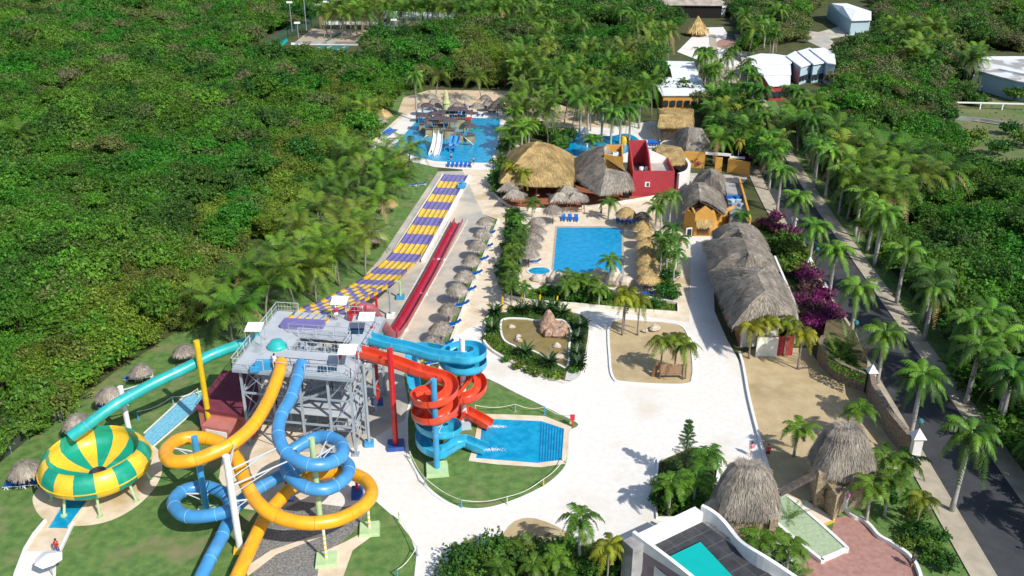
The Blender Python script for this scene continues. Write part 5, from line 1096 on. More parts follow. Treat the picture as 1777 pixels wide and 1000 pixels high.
p = pl(824, 240, 0); b = MB()
for k in range(6): a = k * 1.05; b.beam(p + Vector((0, 0, 1.6)), p + Vector((math.cos(a) * 1.3, math.sin(a) * 1.3, 1.9)), .5, .06)
b.build('green_leaf', M_green, t)
# lagoon play pieces
c = G(1014, 238); t = thing('lagoon_play_boat', 'white and yellow water toy standing in the left of the lagoon pool', 'water toy', c); MB().lathe(c, [(1.1, 0), (1.0, .9), (.5, 1.5), (.2, 2.2), (0, 2.4)], 12).build('body', M_wplas, t); MB().beam(c + Vector((0, 0, 1)), c + Vector((1.8, -1, .1)), .7, .12).build('ramp', M_ly, t)
c = G(1083, 250); t = thing('lagoon_slide', 'small yellow and green slide at the right end of the lagoon pool', 'water slide', c); MB().lathe(c, [(1.0, 0), (.9, 1.0), (.6, 1.7), (0, 1.8)], 12).build('mound', M_ly, t); flume_mesh(crs([c + Vector((.3, 0, 1.6)), c + Vector((1.2, -.6, .9)), c + Vector((1.6, -1.8, .2))], 5), .4, None, None, seam=99).build('flume', [M_green, M_green], t)
# cascade rocks between pools and other rocks
def rock(name, p, s, m, label, seed, cat='rock'):
    g = np.random.default_rng(seed); b = MB(); n = 12; prof = [(0, 0), (.9, .02), (1.05, .3), (.85, .65), (.45, .95), (0, 1.05)]
    b.lathe((0, 0, 0), prof, n); V = np.array(b.v); k = g.normal(size=(6, 3)); ph = g.uniform(0, 6, 6); dsp = sum(np.sin(V @ k[i] * 1.6 + ph[i]) for i in range(6)) * .09
    V = V * (1 + dsp[:, None]) * np.array(s) + np.array(p); b.v = [tuple(v) for v in V]; return tag(b.build(name, m, origin=p), label, cat)
for i, (x, y, s, l) in enumerate(((950, 570, 1.0, 0), (944, 577, .8, 1), (952, 582, .75, 2), (968, 580, 1.05, 3), (960, 572, 1.0, 4), (975, 572, .8, 5))):
    h_ = 2.2 if i == 0 else .95; rock('boulder', tuple(G(x, y, .3)), (s, s, h_), M_rock, 'large pink boulder standing tallest in the cycad garden pond' if i == 0 else 'pink boulder piled round the tall one in the garden pond, %s from the left' % ORD[[0, 0, 1, 3, 2, 4][i]], i)
for i, (x, y, s, l) in enumerate(((888, 569, .45, 'small pale rock at the upper left of the garden pond'), (899, 585, .4, 'upper pale rock of the stacked pair in the garden pond'), (899, 592, .5, 'lower pale rock of the stacked pair in the garden pond'), (967, 602, .6, 'small pink rock in the right of the garden pond'), (971, 621, .6, 'pale flat rock at the bottom corner of the garden pond'), (1120, 575, .4, 'small grey rock in the sand island'), (1136, 572, .7, 'larger grey rock in the sand island'))): rock('rock', tuple(G(x, y, .25)), (s, s, s * .9), M_rockw, l, 20 + i)
for i, (x, y, s, h_) in enumerate(((931, 486, .9, .8), (940, 488, 1.0, .9), (949, 480, .7, .6), (960, 492, .9, 1.8), (972, 494, 1.0, 1.7), (983, 496, .9, 1.5), (1040, 480, 1.1, 1.2), (1050, 484, .8, 1.0), (1062, 490, 1.2, 2.4), (1075, 494, 1.1, 1.5), (1085, 496, 1.2, 1.3), (1030, 484, .8, .9))):
    o = rock('cascade_rock', tuple(G(x, y)), (s, s, h_), M_rockw, None, 40 + i); o['group'] = 'pale rocks of the pool cascade'; o['label'] = 'pale cascade rock at the near edge of the pools, %s from the left' % ORD[i]; o['category'] = 'rock'
# sign board, garden pieces
p = G(1167, 659); t = thing('wooden_sign_board', 'brown slatted wooden board on two posts under the palms in the sand island', 'board', p)
for s in (-1.5, 1.5): MB().beam(p + Vector((s, 0, 0)), p + Vector((s, 0, 2.2)), .14).build('post', M_wood, t)
for k in range(6): MB().box(p + Vector((0, 0, .7 + k * .25)), (3.0, .08, .19)).build('plank', mat('weathered_plank', (.36, .22, .12), (.28, .17, .1), 3, .85), t)
p = G(1133, 655); tag(MB().beam(p, p + Vector((.5, 0, 2.0)), .5, .12).build('leaning_plank', M_wood, origin=p), 'leaning brown plank left of the wooden board', 'plank')
for i, (x, y) in enumerate(((871, 540), (905, 528), (936, 528), (966, 530))):
    p = G(x, y); tag(MB().cyl(p, p + Vector((.1, .3, 2.0 if i == 0 else 1.3)), .12, n=8).build('yellow_post', M_poly, origin=p), 'slanting yellow post behind the cycad garden, %s from the left' % ORD[i], 'post', 'yellow posts behind the cycad garden')
p = G(92, 1000); t = thing('beach_umbrella', 'folded white fabric umbrella at the bottom left path', 'umbrella', p); MB().cyl(p, p + Vector((0, 0, 2.3)), .04).build('pole', M_steel, t)
b = MB(); pts_ = [p + Vector((1.15 * math.cos(k * .785), 1.15 * math.sin(k * .785), 1.8 + .12 * (k % 2))) for k in range(8)]; b.add([p + Vector((0, 0, 2.4))] + pts_, [(0, k + 1, (k + 1) % 8 + 1) for k in range(8)]); b.build('fabric', M_canvas, t)
# rope fences
def rope(pts, text, grp, cols):
    L = [G(*q) for q in pts]; O = []
    for i, p in enumerate(L):
        O.append(tag(MB().cyl(p, p + Vector((0, 0, 1.05)), .06, n=8).cyl(p, p + Vector((0, 0, .1)), .16, n=8).build('rope_post', cols[i % len(cols)], origin=p), None, 'post'))
    ordlab(O, text + ' post', grp + ' posts', 'px')
    b = MB()
    for i in range(len(L) - 1):
        a, c = L[i] + Vector((0, 0, 1)), L[i + 1] + Vector((0, 0, 1)); P = [a.lerp(c, k / 8) - Vector((0, 0, .35 * math.sin(math.pi * k / 8))) for k in range(9)]; b.tube(P, .035, 5)
    tag(b.build('rope', M_kerb, origin=L[0]), text + ' rope strung between its posts', 'rope')
CC = [M_paley, M_steel, M_bluep, M_paley, M_poly]
rope([(712, 798), (737, 843), (801, 883), (880, 877), (943, 846), (983, 805)], 'rope fence at the front of the splash pool lawn', 'front lawn rope', CC)
rope([(825, 717), (894, 715), (945, 720), (990, 735)], 'rope fence behind the splash pool', 'rear splash pool rope', CC)
rope([(693, 905), (724, 965), (690, 1005)], 'rope fence at the right tip of the gravel lawn', 'gravel lawn rope', CC)
rope([(345, 688), (301, 702), (240, 728)], 'rope fence on the left lawn below the teal tube', 'left lawn rope', CC)
p = G(993, 741); tag(MB().cyl(p, p + Vector((0, 0, 1.1)), .07).box(p + Vector((0, 0, 1.2)), (.5, .12, .7)).build('lifebuoy_stand', M_redp, origin=p), 'red stand with life ring at the tip of the splash pool lawn', 'stand')
for x, y, m, l in ((805, 744, M_cyanw, 'pale blue box behind the helix beside the splash pool'), (808, 722, M_ly, 'yellow board behind the helix')): p = G(x, y); tag(MB().box(p + Vector((0, 0, .3)), (1.6, .9, .6), .2, taper=.9).build('equipment_box', m, origin=p), l, 'box')
# chain fence at left
fp = crs(GL([(-30, 830), (0, 803), (40, 770), (75, 742), (110, 728)]), 4); b = MB()
t = thing('chain_fence', 'dark chain link fence between the left lawn and the jungle', 'fence', fp[0]); MB().wall(fp, .05, 1.6, .04).build('mesh_panel', mat('fence_mesh', (.05, .06, .05), rough=.8), t)
for q in fp[::3]: MB().cyl(q, q + Vector((0, 0, 1.8)), .05, n=6).build('post', M_steel, t)
# ------------------------------------------------------------ distant buildings
def block(name, label, pts, z, wm, rm, over=.3, cat='building', ridge=None, wallz=None):
    P_ = GL(pts, z); c = center(P_); t = thing(name, label, cat, c); Q = [Vector((p.x, p.y, 0)) for p in P_]
    MB().prism([c + (q - c) * .96 for q in Q], 0, z - .1).build('wall', wm, t)
    if ridge:
        Rg = [G(a, b_, zz) for a, b_, zz in ridge]; b = MB()
        for f in loft_faces([Vector((q.x, q.y, z)) for q in Q], Rg): b.add(f, [(0, 1, 2, 3)]); 
        b.prism(Q, z - .15, z - .05); b.build('roof', rm, t)
    else: MB().prism([c + (q - c) * (1 + over / 10) for q in Q], z - .1, z + .15).build('roof', rm, t)
    return t
def windows(t, a, b_, n, z0, h, w_=1.0, m=None):
    a, b_ = Vector(a), Vector(b_); d = (b_ - a).normalized(); nn = Vector((d.y, -d.x, 0))
    for k in range(n):
        p = a.lerp(b_, (k + .5) / n); MB().box((p.x + nn.x * .06, p.y + nn.y * .06, z0 + h / 2), (w_, .15, h), math.atan2(d.y, d.x)).build('window', m or M_glass, t)
# left white sawtooth villas
for i, pts in enumerate(([(1156, 107), (1204, 108), (1208, 121), (1164, 121)], [(1164, 121), (1209, 121), (1213, 135), (1167, 135)], [(1135, 135), (1215, 136), (1220, 150), (1140, 150)], [(1140, 150), (1220, 150), (1225, 166), (1150, 166)])):
    z = 3.6 + .5 * (3 - i) * .6; t = block('villa', 'white roofed terrace villa left of the palm avenue, %s from the back' % ORD[i], pts, z, M_orange, M_roofw); t['group'] = 'white roofed villas left of the avenue'; P_ = GL(pts, z); windows(t, (P_[3].x, P_[3].y, 0), (P_[2].x, P_[2].y, 0), 6, 1.0, 1.4, 1.2)
for i, pts in enumerate(([(1322, 128), (1371, 130), (1371, 148), (1336, 150)], [(1306, 110), (1350, 111), (1371, 113), (1372, 130), (1320, 130)], [(1297, 100), (1320, 94), (1345, 95), (1380, 100), (1372, 110), (1303, 112)], [(1365, 98), (1380, 90), (1400, 95), (1412, 110), (1390, 117)], [(1385, 90), (1405, 84), (1425, 92), (1437, 108), (1412, 112)], [(1405, 86), (1430, 84), (1448, 95), (1450, 112), (1436, 110)])):
    z = 3.8 + .35 * i; c = center(GL(pts, z)); cx0, cy0 = PX(c.x, c.y, z); t = block('villa', 'white roofed villa in the cluster right of the palm avenue, %s counting from the front' % ORD[i], pts, z, M_cyanw if i > 2 else M_redw, M_roofw, ridge=None); t['group'] = 'white roofed villas right of the avenue'; P_ = GL(pts, z); windows(t, (P_[-1].x, P_[-1].y, 0), (P_[-2].x, P_[-2].y, 0), 4, 1.0, 1.4, 1.2)
block('white_hall', 'white gabled hall by the curved road at the top right', [(1456, 21), (1478, 36), (1512, 35), (1512, 20), (1470, 6), (1436, 8)], 5, M_cyanw, M_roofw, ridge=[(1443, 6, 7), (1487, 17, 7)])
t = block('white_warehouse', 'long white building with grey patched roof at the right edge', [(1690, 100), (1695, 122), (1760, 140), (1900, 160), (1900, 98), (1780, 99)], 5, M_cyanw, mat('patched_white_roof', (.6, .6, .6), (.68, .69, .7), .4, .7, coord='World', c3=(.33, .32, .3), s3=.12, m3=(.48, .52))); MB().wall(GL([(1693, 101), (1900, 101)], 5.2), 5.1, 5.6, .8).wall(GL([(1736, 121), (1900, 155)], 5.2), 5.1, 5.6, 1.6).build('roof_edge', M_roofw, t)
t = thing('yard_wall', 'pale yellow and green yard wall in front of the long white building', 'wall', G(1720, 158)); MB().wall(GL([(1664, 140), (1684, 156)]), 0, 3.6, .4).build('green_wall', M_net2, t); MB().wall(GL([(1684, 156), (1730, 158), (1775, 162), (1900, 170)]), 0, 4.0, .4).build('yellow_wall', mat('pale_yellow_wall', (.6, .62, .38), rough=.8), t)
block('long_low_house', 'low white roofed maroon house at the right edge below the top corner', [(1715, 54), (1900, 60), (1900, 45), (1712, 44)], 4, M_redw, M_roofw)
block('terracotta_house', 'terracotta roofed house at the very top right', [(1632, 3), (1705, 5), (1700, -8), (1640, -8)], 5, M_cream, M_terra, ridge=[(1645, -3, 7), (1695, -3, 7)])
t = block('lobby', 'wide lobby hall under a huge grey thatch roof at the top of the photo', [(1132, 9), (1256, 10), (1250, -14), (1136, -14)], 4.8, M_dark, T_grey, ridge=[(1150, -20, 10), (1240, -20, 10)])
for x in (1137, 1155, 1182, 1208, 1236): p = G(x, 23 if x > 1140 else 20); p.y -= .3; MB().cyl(p, p + Vector((0, 0, 4.7)), .45, n=8).build('column', M_cream, t)
block('white_annex', 'white annex left of the thatched lobby', [(1105, 11), (1140, 12), (1140, 2), (1108, 2)], 3.5, M_white, M_roofw)
t = block('white_annex', 'white annex right of the thatched lobby', [(1228, 13), (1260, 13), (1262, 3), (1230, 3)], 3.5, M_white, M_roofw)
block('tent_hall', 'long white walled hall behind the far palm row', [(668, 31), (765, 34), (790, 34), (790, 24), (668, 20)], 3.2, M_white, M_roofw, cat='hall')
block('small_shed', 'white topped shed at the top centre', [(972, 2), (1008, 3), (1008, -4), (972, -4)], 4, M_white, M_roofw, cat='shed')
for i, (x, y, l) in enumerate(((1020, 44, 'small grey and orange thatched hut in the trees at the top centre'), (1052, 80, 'grey thatched hut in the trees left of the white villas'))):
    c = G(x, y); t = thing('round_hut', l, 'hut', c); b = MB(); fs = cone_faces(c + Vector((0, 0, 3)), 4.0, 2.6, 12)
    for f in fs: b.add(f, [(0, 3, 2, 1)])
    add_strips(b, fs, dens=3, ln=1.0, wd=.15); b.build('thatch_roof', T_grey, t); MB().lathe(c, [(3.0, 0), (3.0, 3.1)], 14).build('wall', M_orange, t)
c = G(1209, 62); t = thing('leaning_thatch_hut', 'golden pyramid thatch hut on the far pale plaza', 'hut', c); b = MB(); fs = cone_faces(c + Vector((0, 0, 2.0)), 3.6, 4.6, 10)
for f in fs: b.add(f, [(0, 3, 2, 1)])
add_strips(b, fs, dens=3, ln=1.2, wd=.15); b.build('thatch_roof', T_gold, t); MB().lathe(c, [(3, 0), (3, 2.6)], 10).build('wall', M_wood, t)
c = G(754, 122); t = thing('red_hut', 'small red hut with pinkish roof in the trees behind the play pool', 'hut', c); MB().box(c + Vector((0, 0, 1.6)), (6, 4, 3.2)).build('wall', M_redw, t); MB().box(c + Vector((0, 0, 3.9)), (8, 5.5, 1.4), taper=.4).build('roof', mat('pink_roof', (.42, .26, .2), rough=.9), t)
c = G(1146, 130, 2)
block('court_shed', 'dark roofed open shed right of the tennis courts', [(649, 60), (688, 62), (690, 52), (652, 50)], 4, M_cyanw, M_roofg, cat='shed')
c = G(650, 8); block('far_pale_house', 'pale house behind the far palm row', [(836, 33), (860, 34), (862, 29), (838, 28)], 3, M_cream, M_roofw, cat='house')
# court lights and fence
for i, (x, y, h_) in enumerate(((507, 55, 10), (518, 66, 5), (532, 53, 12), (555, 48, 8), (569, 48, 9), (591, 50, 10), (594, 56, 5), (623, 13, 10), (628, 45, 6), (655, 43, 8), (685, 66, 6))):
    p = G(x, y); t = thing('floodlight_pole', 'slim court floodlight pole, %s from the left' % ORD[i], 'light pole', p, 'floodlight poles round the courts'); MB().cyl(p, p + Vector((0, 0, h_)), .14, .1, 6).build('pole', M_steel, t); MB().box(p + Vector((0, 0, h_)), (2.0, .4, .6)).build('lamp_head', M_wplas, t)
cf = GL([(463, 92), (500, 66), (541, 48), (600, 47), (652, 50)]); t = thing('court_fence', 'green mesh fence round the tennis courts', 'fence', cf[0])
for i in range(len(cf) - 1):
    b = MB(); n_ = int((cf[i + 1] - cf[i]).length / 2.2)
    for k in range(n_ + 1): q = cf[i].lerp(cf[i + 1], k / max(1, n_)); b.beam(q, q + Vector((0, 0, 3.6)), .12)
    for z_ in np.linspace(.3, 3.6, 7): b.beam(cf[i] + Vector((0, 0, z_)), cf[i + 1] + Vector((0, 0, z_)), .07)
    b.build('mesh_panel', M_net2, t)
cn = GL([(513, 77), (629, 78)]); tag(MB().wall(cn, 0, 1.0, .1).build('court_divider', M_roofg, origin=cn[0]), 'low dark divider in front of the clay courts', 'fence')
# white railing fences in the field
for pts, l, h_ in (([(1624, 156), (1700, 158), (1777, 163), (1900, 170)], 'far white rail fence in front of the yard wall', 1.2), ([(1645, 189), (1700, 190), (1777, 192), (1900, 196)], 'near white rail fence across the dry field', 1.6)):
    L = GL(pts); t = thing('rail_fence', l, 'fence', L[0]); b = MB()
    for i in range(len(L) - 1): b.beam(L[i] + Vector((0, 0, h_)), L[i + 1] + Vector((0, 0, h_)), .35, .3)
    b.build('rail', M_wplas, t)
    for i in range(len(L) - 1):
        n_ = int((L[i + 1] - L[i]).length / 5)
        for k in range(n_): q = L[i].lerp(L[i + 1], k / n_); MB().beam(q, q + Vector((0, 0, h_)), .25).build('post', M_wplas, t)
# cars
def car_proto():
    t = thing('parked_car', 'car', 'car'); MB().box((0, 0, .65), (4.2, 1.75, .7), taper=.94).build('body', M_wplas, t); MB().box((-.1, 0, 1.25), (2.4, 1.6, .55), taper=.75).build('cabin', M_glass, t)
    for x in (-1.3, 1.3):
        for y in (-.85, .85): MB().cyl((x, y - .1, .33), (x, y + .1, .33), .33, n=12).build('wheel', M_slate, t)
    return Proto(t)
carP = car_proto(); M_car = [M_dark, mat('teal_car_paint', (.02, .09, .1), rough=.3), M_wplas]
for i, (x, y, k, l) in enumerate(((758, 43.5, 0, 'dark red car parked on the pale road behind the play pool'), (790, 43.5, 1, 'teal car parked on the pale road behind the play pool'), (1471, 78, 2, 'white car at the road bend behind the villas'), (1514, 65, 2, 'white car at the right of the curved road'), (616, 27, 2, 'white car on the pale lot behind the far palms'), (1508, 26, 2, 'white car beside the white gabled hall'))):
    o = carP.put(tuple(G(x, y)), .1 * i, 1.0, l, cat='car')
    if k < 2:
        for c in COL.objects:
            if c.parent == o and c.name.startswith('body'): c.data = c.data.copy(); c.data.materials[0] = M_car[k]
# ------------------------------------------------------------ vegetation
def inpoly(x, y, P):
    c = False; j = len(P) - 1
    for i in range(len(P)):
        if (P[i][1] > y) != (P[j][1] > y) and x < (P[j][0] - P[i][0]) * (y - P[i][1]) / (P[j][1] - P[i][1]) + P[i][0]: c = not c
        j = i
    return c
FL = [(-900, -14), (-900, 1300), (-200, 960), (-60, 850), (0, 800), (60, 750), (122, 712), (165, 672), (215, 630), (255, 606), (300, 584), (350, 562), (385, 515), (425, 455), (490, 408), (530, 372), (560, 335), (600, 300), (640, 262), (655, 200), (690, 168), (700, 150), (640, 128), (600, 118), (480, 116), (440, 108), (455, 66), (520, 45), (545, 30), (560, -14)]
FM = [(640, 118), (700, 150), (705, 160), (745, 152), (885, 152), (960, 168), (1060, 185), (1120, 195), (1135, 165), (1132, 125), (1095, 100), (1040, 70), (960, 60), (890, 66), (800, 70), (690, 75), (655, 95)]
FT = [(880, 36), (960, 50), (1050, 55), (1110, 60), (1180, 70), (1170, 30), (1100, 18), (1090, -14), (800, -14), (800, 20), (870, 24)]
FTL = [(560, -14), (548, 20), (660, 16), (800, 16), (800, -14)]
FR = [(1262, -14), (1262, 30), (1300, 60), (1290, 95), (1340, 80), (1390, 76), (1440, 75), (1458, 110), (1455, 172), (1400, 205), (1370, 215), (1410, 240), (1440, 270), (1465, 340), (1498, 390), (1548, 460), (1600, 540), (1660, 630), (1730, 730), (1800, 830), (1920, 1000), (2000, 1100), (3200, 1100), (3200, -14)]
FX = [(1225, 165), (1300, 180), (1330, 215), (1345, 280), (1330, 320), (1300, 290), (1240, 270), (1236, 230), (1212, 215), (1210, 185)]
EXCL = [[(1600, 202), (1700, 172), (1950, 168), (1950, 345), (1777, 332), (1745, 322), (1690, 292), (1640, 255)], [(1640, 170), (1640, 90), (2000, 92), (2000, 175)], [(1385, 45), (1430, -2), (1520, -2), (1530, 70), (1480, 72), (1470, 100), (1440, 108), (1390, 72)], [(1700, 38), (1700, 64), (2000, 64), (2000, 38)], [(1620, -8), (1620, 10), (1715, 10), (1715, -8)], [(1095, -8), (1095, 25), (1265, 25), (1265, -8)], [(745, 112), (745, 130), (772, 130), (772, 112)], [(1010, 36), (1010, 50), (1032, 50), (1032, 36)], [(640, 40), (640, 70), (700, 70), (700, 40)], [(960, -5), (960, 6), (1015, 6), (1015, -5)], [(1180, 0), (1180, 120), (1290, 115), (1270, 30)]]
OPEN = [(60, 740), (120, 730)]
pts = []; y = 55.0
while y < 470:
    st = 2.7 if y < 150 else (3.0 if y < 240 else 3.6)
    x = -240.0 - 20
    while x < 260:
        px_, py_ = x + random.uniform(-st, st) * .45, y + random.uniform(-st, st) * .45; x += st
        if abs(px_) > py_ * .62 + 22: continue
        u, v = PX(px_, py_); z = None
        for nm, Pz in (('L', FL), ('M', FM), ('T', FT), ('TL', FTL), ('R', FR), ('X', FX)):
            if inpoly(u, v, Pz): z = nm; break
        if z is None or any(inpoly(u, v, e) for e in EXCL): continue
        pts.append((px_, py_, z, u, v))
    y += st
# kinds: 0-3 forest, 4-5 yellow green, 6 dark, 7 olive
hn = lambda x, y: math.sin(x * .21 + 1.3) * math.sin(y * .17 + .4) + .6 * math.sin(x * .083 - y * .061 + 2)
BAMP = [(60, 770), (70, 640), (150, 560), (240, 490), (360, 430), (410, 340), (500, 290), (545, 240), (520, 150), (620, 130), (680, 250), (500, 430), (400, 560), (200, 690)]
recs = []
for (x, y, z, u, v) in pts:
    sc = random.uniform(.55, 1.05) + .13 * hn(x, y); k = random.choice((0, 1, 2, 3)); h = 3.0 + 1.3 * hn(x, y) + random.uniform(-.8, .9) + (1.8 if random.random() < .08 else 0)
    if z == 'L':
        bam = inpoly(u + 25 * math.sin(v * .05), v + 15 * math.sin(u * .04), BAMP)
        if bam and random.random() < .82: k = random.choice((4, 5)); h = 1.9 + random.uniform(-.4, 1.1) + .4 * hn(x, y); sc = random.uniform(.6, .95)
        elif random.random() < .05 or hn(x + 40, y * .7) > 1.0: k = 6
        elif random.random() < (.16 if v < 180 else .05): k = 7
    elif z in ('M', 'X'):
        k = random.choice((0, 1, 2, 6, 6, 7)); h += 1.0
        if z == 'M' and 790 < u < 900 and v > 100: k = random.choice((4, 5, 7))
        if z == 'X': h -= 1.5; sc *= .8
    elif z == 'R':
        k = random.choice((0, 1, 2, 3, 0, 6)) if v > 240 else random.choice((0, 1, 6, 7, 7)); h -= .4
    elif z in ('T', 'TL'): k = random.choice((0, 1, 6, 7))
    recs.append([x, y, max(.8, h), sc, random.uniform(0, 6.28), k, z, u, v])
# single trees that stand out: the largest in view along the edges and in the middle wood
def edge_near(r):
    return -(r[8])
vis = [r for r in recs if 0 < r[7] < 1777 and 0 < r[8] < 1040]
ind = sorted([r for r in vis if r[6] == 'L'], key=edge_near)[:70:1] + sorted([r for r in vis if r[6] == 'R'], key=edge_near)[:60] + [r for r in vis if r[6] == 'M'][::2][:60] + [r for r in vis if r[6] == 'X'][:20]
ids = set(id(r) for r in ind); groups = {}
for r in ind:
    P_ = (treeP[r[5] % 3] if r[5] < 4 else bamP[r[5] - 4] if r[5] < 6 else dkP[0] if r[5] == 6 else oliveP[0]); base_h = 4.2 * .78 if r[5] in (0, 1, 2, 3, 7) else (2.6 * .78 if r[5] < 6 else 4.6 * .78)
    zs = max(.5, r[2] / base_h * .92); o = P_.put((r[0], r[1], 0), r[4], (r[3] * 1.15, r[3] * 1.15, zs), cat='tree'); groups.setdefault(r[6], []).append(o)
for z, txt, g in (('L', 'leafy tree on the edge of the left jungle', 'trees on the left jungle edge'), ('R', 'leafy tree on the edge of the right wood beyond the avenue', 'trees on the right wood edge'), ('M', 'leafy tree in the wood behind the far play pool', 'trees behind the play pool'), ('X', 'leafy tree behind the ochre garden wall', 'trees behind the garden wall')):
    ordlab(groups.get(z, []), txt, g, 'px' if z in 'MX' else 'front')
rest = [r for r in recs if id(r) not in ids]
for r in recs[::]:
    if r[6] in 'LRM' and random.random() < .75: rest.append([r[0] + random.uniform(.9, 1.8) * random.choice((-1, 1)), r[1] + random.uniform(.9, 1.8) * random.choice((-1, 1)), max(.8, r[2] * .62 + random.uniform(-.4, .3)), r[3] * .72, random.uniform(0, 6), r[5], r[6], r[7], r[8]])
me = bpy.data.meshes.new('forest'); me.from_pydata([(r[0], r[1], r[2]) for r in rest], [], [])
for nm, ty, vals in (('sc', 'FLOAT', [r[3] * (1.0 if r[1] < 150 else 1.1 if r[1] < 240 else 1.3) for r in rest]), ('rz', 'FLOAT', [r[4] for r in rest]), ('kd', 'INT', [r[5] for r in rest])):
    a = me.attributes.new(nm, ty, 'POINT'); a.data.foreach_set('value', vals)
fo = bpy.data.objects.new('forest', me); COL.objects.link(fo); tag(fo, kind='stuff')
ng = bpy.data.node_groups.new('forest_scatter', 'GeometryNodeTree'); ng.interface.new_socket('Geometry', in_out='INPUT', socket_type='NodeSocketGeometry'); ng.interface.new_socket('Geometry', in_out='OUTPUT', socket_type='NodeSocketGeometry')
N = ng.nodes.new; K = ng.links.new; gi = N('NodeGroupInput'); go = N('NodeGroupOutput'); jn = N('GeometryNodeJoinGeometry')
def na(nm, ty): n = N('GeometryNodeInputNamedAttribute'); n.data_type = ty; n.inputs[0].default_value = nm; return n.outputs[0]
sc_, rz_, kd_ = na('sc', 'FLOAT'), na('rz', 'FLOAT'), na('kd', 'INT'); cx = N('ShaderNodeCombineXYZ'); K(rz_, cx.inputs[2])
for k, m_ in enumerate(FOR_ME + BAM_ME + DK_ME + [oliveP[0].root.children[0].data if False else None]):
    if m_ is None: m_ = [c for c in kids(oliveP[0].root) if c.name.startswith('crown')][0].data
    src = bpy.data.objects.new('forest_crown_source', m_)
    oi = N('GeometryNodeObjectInfo'); oi.inputs['Object'].default_value = src; oi.inputs['As Instance'].default_value = True
    cmp = N('FunctionNodeCompare'); cmp.data_type = 'INT'; cmp.operation = 'EQUAL'; K(kd_, cmp.inputs[2]); cmp.inputs[3].default_value = k
    ip = N('GeometryNodeInstanceOnPoints'); K(gi.outputs[0], ip.inputs['Points']); K(cmp.outputs[0], ip.inputs['Selection']); K(oi.outputs['Geometry'], ip.inputs['Instance']); K(cx.outputs[0], ip.inputs['Rotation']); K(sc_, ip.inputs['Scale']); K(ip.outputs[0], jn.inputs[0])
K(jn.outputs[0], go.inputs[0]); md = fo.modifiers.new('scatter', 'NODES'); md.node_group = ng
print('FOREST', len(recs), len(rest))
# low undergrowth so that the wood floor is not bare
# palms ------------------------------------------------------
def putpalm(lst, px, py, crown_h, sc, i, rz=None):
    P_ = lst[i % len(lst)]; p = G(px, py, crown_h); H0 = {id(coco[0]): 5.0, id(coco[1]): 5.6, id(coco[2]): 4.6, id(royal[0]): 8.1, id(royal[1]): 8.7, id(royal[2]): 7.5, id(fox[0]): 4.2, id(fox[1]): 3.6, id(gpalm[0]): 4.3, id(gpalm[1]): 3.7}[id(P_)]
    return P_.put((p.x, p.y, 0), random.uniform(0, 6.28) if rz is None else rz, (sc, sc, crown_h / H0), cat='palm tree')
CO = [(370,515),(415,466),(455,496),(421,534),(530,398),(544,473),(578,435),(537,420),(543,460),(584,438),(546,332),(598,332),(620,377),(647,343),(685,314),(692,293),(571,302),(638,296),(516,374),(575,401),(458,470),(615,397),(660,320),(600,365),(490,440),(505,470),(395,540),(560,360),(630,420),(668,290),(610,310)]
L = [putpalm(coco, x, y, 5.2 + .6 * math.sin(i * 2.1), .95 + .12 * math.sin(i), i) for i, (x, y) in enumerate(CO)]
ordlab(L, 'coconut palm in the grove left of the racer slide', 'coconut palms in the grove by the racer slide', 'px')
L = [putpalm(coco, x, y, 6, 1.0, i) for i, (x, y) in enumerate([(640,190),(625,180),(705,262),(690,275),(655,260),(600,255),(615,270),(650,285),(30,235),(800,100),(835,135),(755,135)])]
ordlab(L, 'coconut palm near the play pool or the adjoining jungle', 'coconut palms round the play pool', 'px')
o = putpalm(royal, 720, 132, 10.5, .8, 0); tag(o, 'slim tall palm standing alone at the play pool left corner')
MP = []; g = random.Random(3)
for i in range(62):
    for _ in range(50):
        x, y = g.uniform(890, 1135), g.uniform(92, 212)
        if y < (205 if x < 965 else 176) and all((x - a) ** 2 + ((y - b_) * 1.5) ** 2 > 210 for a, b_ in MP): MP.append((x, y)); break
L = [putpalm(coco if i % 3 else royal, x, y, 6.6 + g.uniform(-1, 1.5), .9, i) for i, (x, y) in enumerate(MP)]
ordlab(L, 'palm in the dense grove behind the lagoon pool', 'palms in the grove behind the lagoon', 'px')
L = [putpalm(royal, x, y, h_, .9, i) for i, (x, y, h_) in enumerate([(893,212,5.5),(918,212,5.5),(905,222,5.5),(885,240,4),(875,225,4.5),(1046,184,8),(1062,196,8),(1078,190,8),(1095,188,8),(1028,240,4)])]
ordlab(L, 'palm with bushy green crown between the play pool and the lagoon', 'bushy palms between the pools', 'px')
L = [putpalm(fox, x, y, 5, 1.2, i) for i, (x, y) in enumerate([(890,290),(908,300),(880,283)])]
ordlab(L, 'light green palm in front of the golden restaurant roof', 'palms in front of the golden roof', 'px')
# avenue royal palms
RL = [(42.0, 71), (42.7, 83), (43.3, 94.5), (43.9, 105.8), (44.5, 117), (45.1, 128.5), (45.7, 140), (46.4, 152), (48, 164), (50, 176), (52, 189), (54, 203), (57, 218), (60, 234)]
L = [royal[i % 3].put((x - .6 + RX(y) - RX(y), y, 0), i * 1.1, (.92, .92, 1.08 if i == 0 else .9), cat='palm tree') for i, (x, y) in enumerate(RL)]
ordlab(L, 'royal palm in the row on the left pavement of the road', 'royal palms on the left pavement', 'front')
RR = [(50.0, 66), (51.0, 74.5), (51.4, 83.1), (51.9, 94), (52.4, 105), (53, 116), (54.6, 129), (55.6, 141), (56.2, 151), (56.6, 160), (58, 171), (60, 184), (62, 197), (65, 212)]
L = [royal[(i + 1) % 3].put((x, y, 0), i * .9, (.95, .95, .8 if i < 2 else 1.0), cat='palm tree') for i, (x, y) in enumerate(RR)]
ordlab(L, 'royal palm in the row on the far pavement of the road', 'royal palms on the far pavement', 'front')
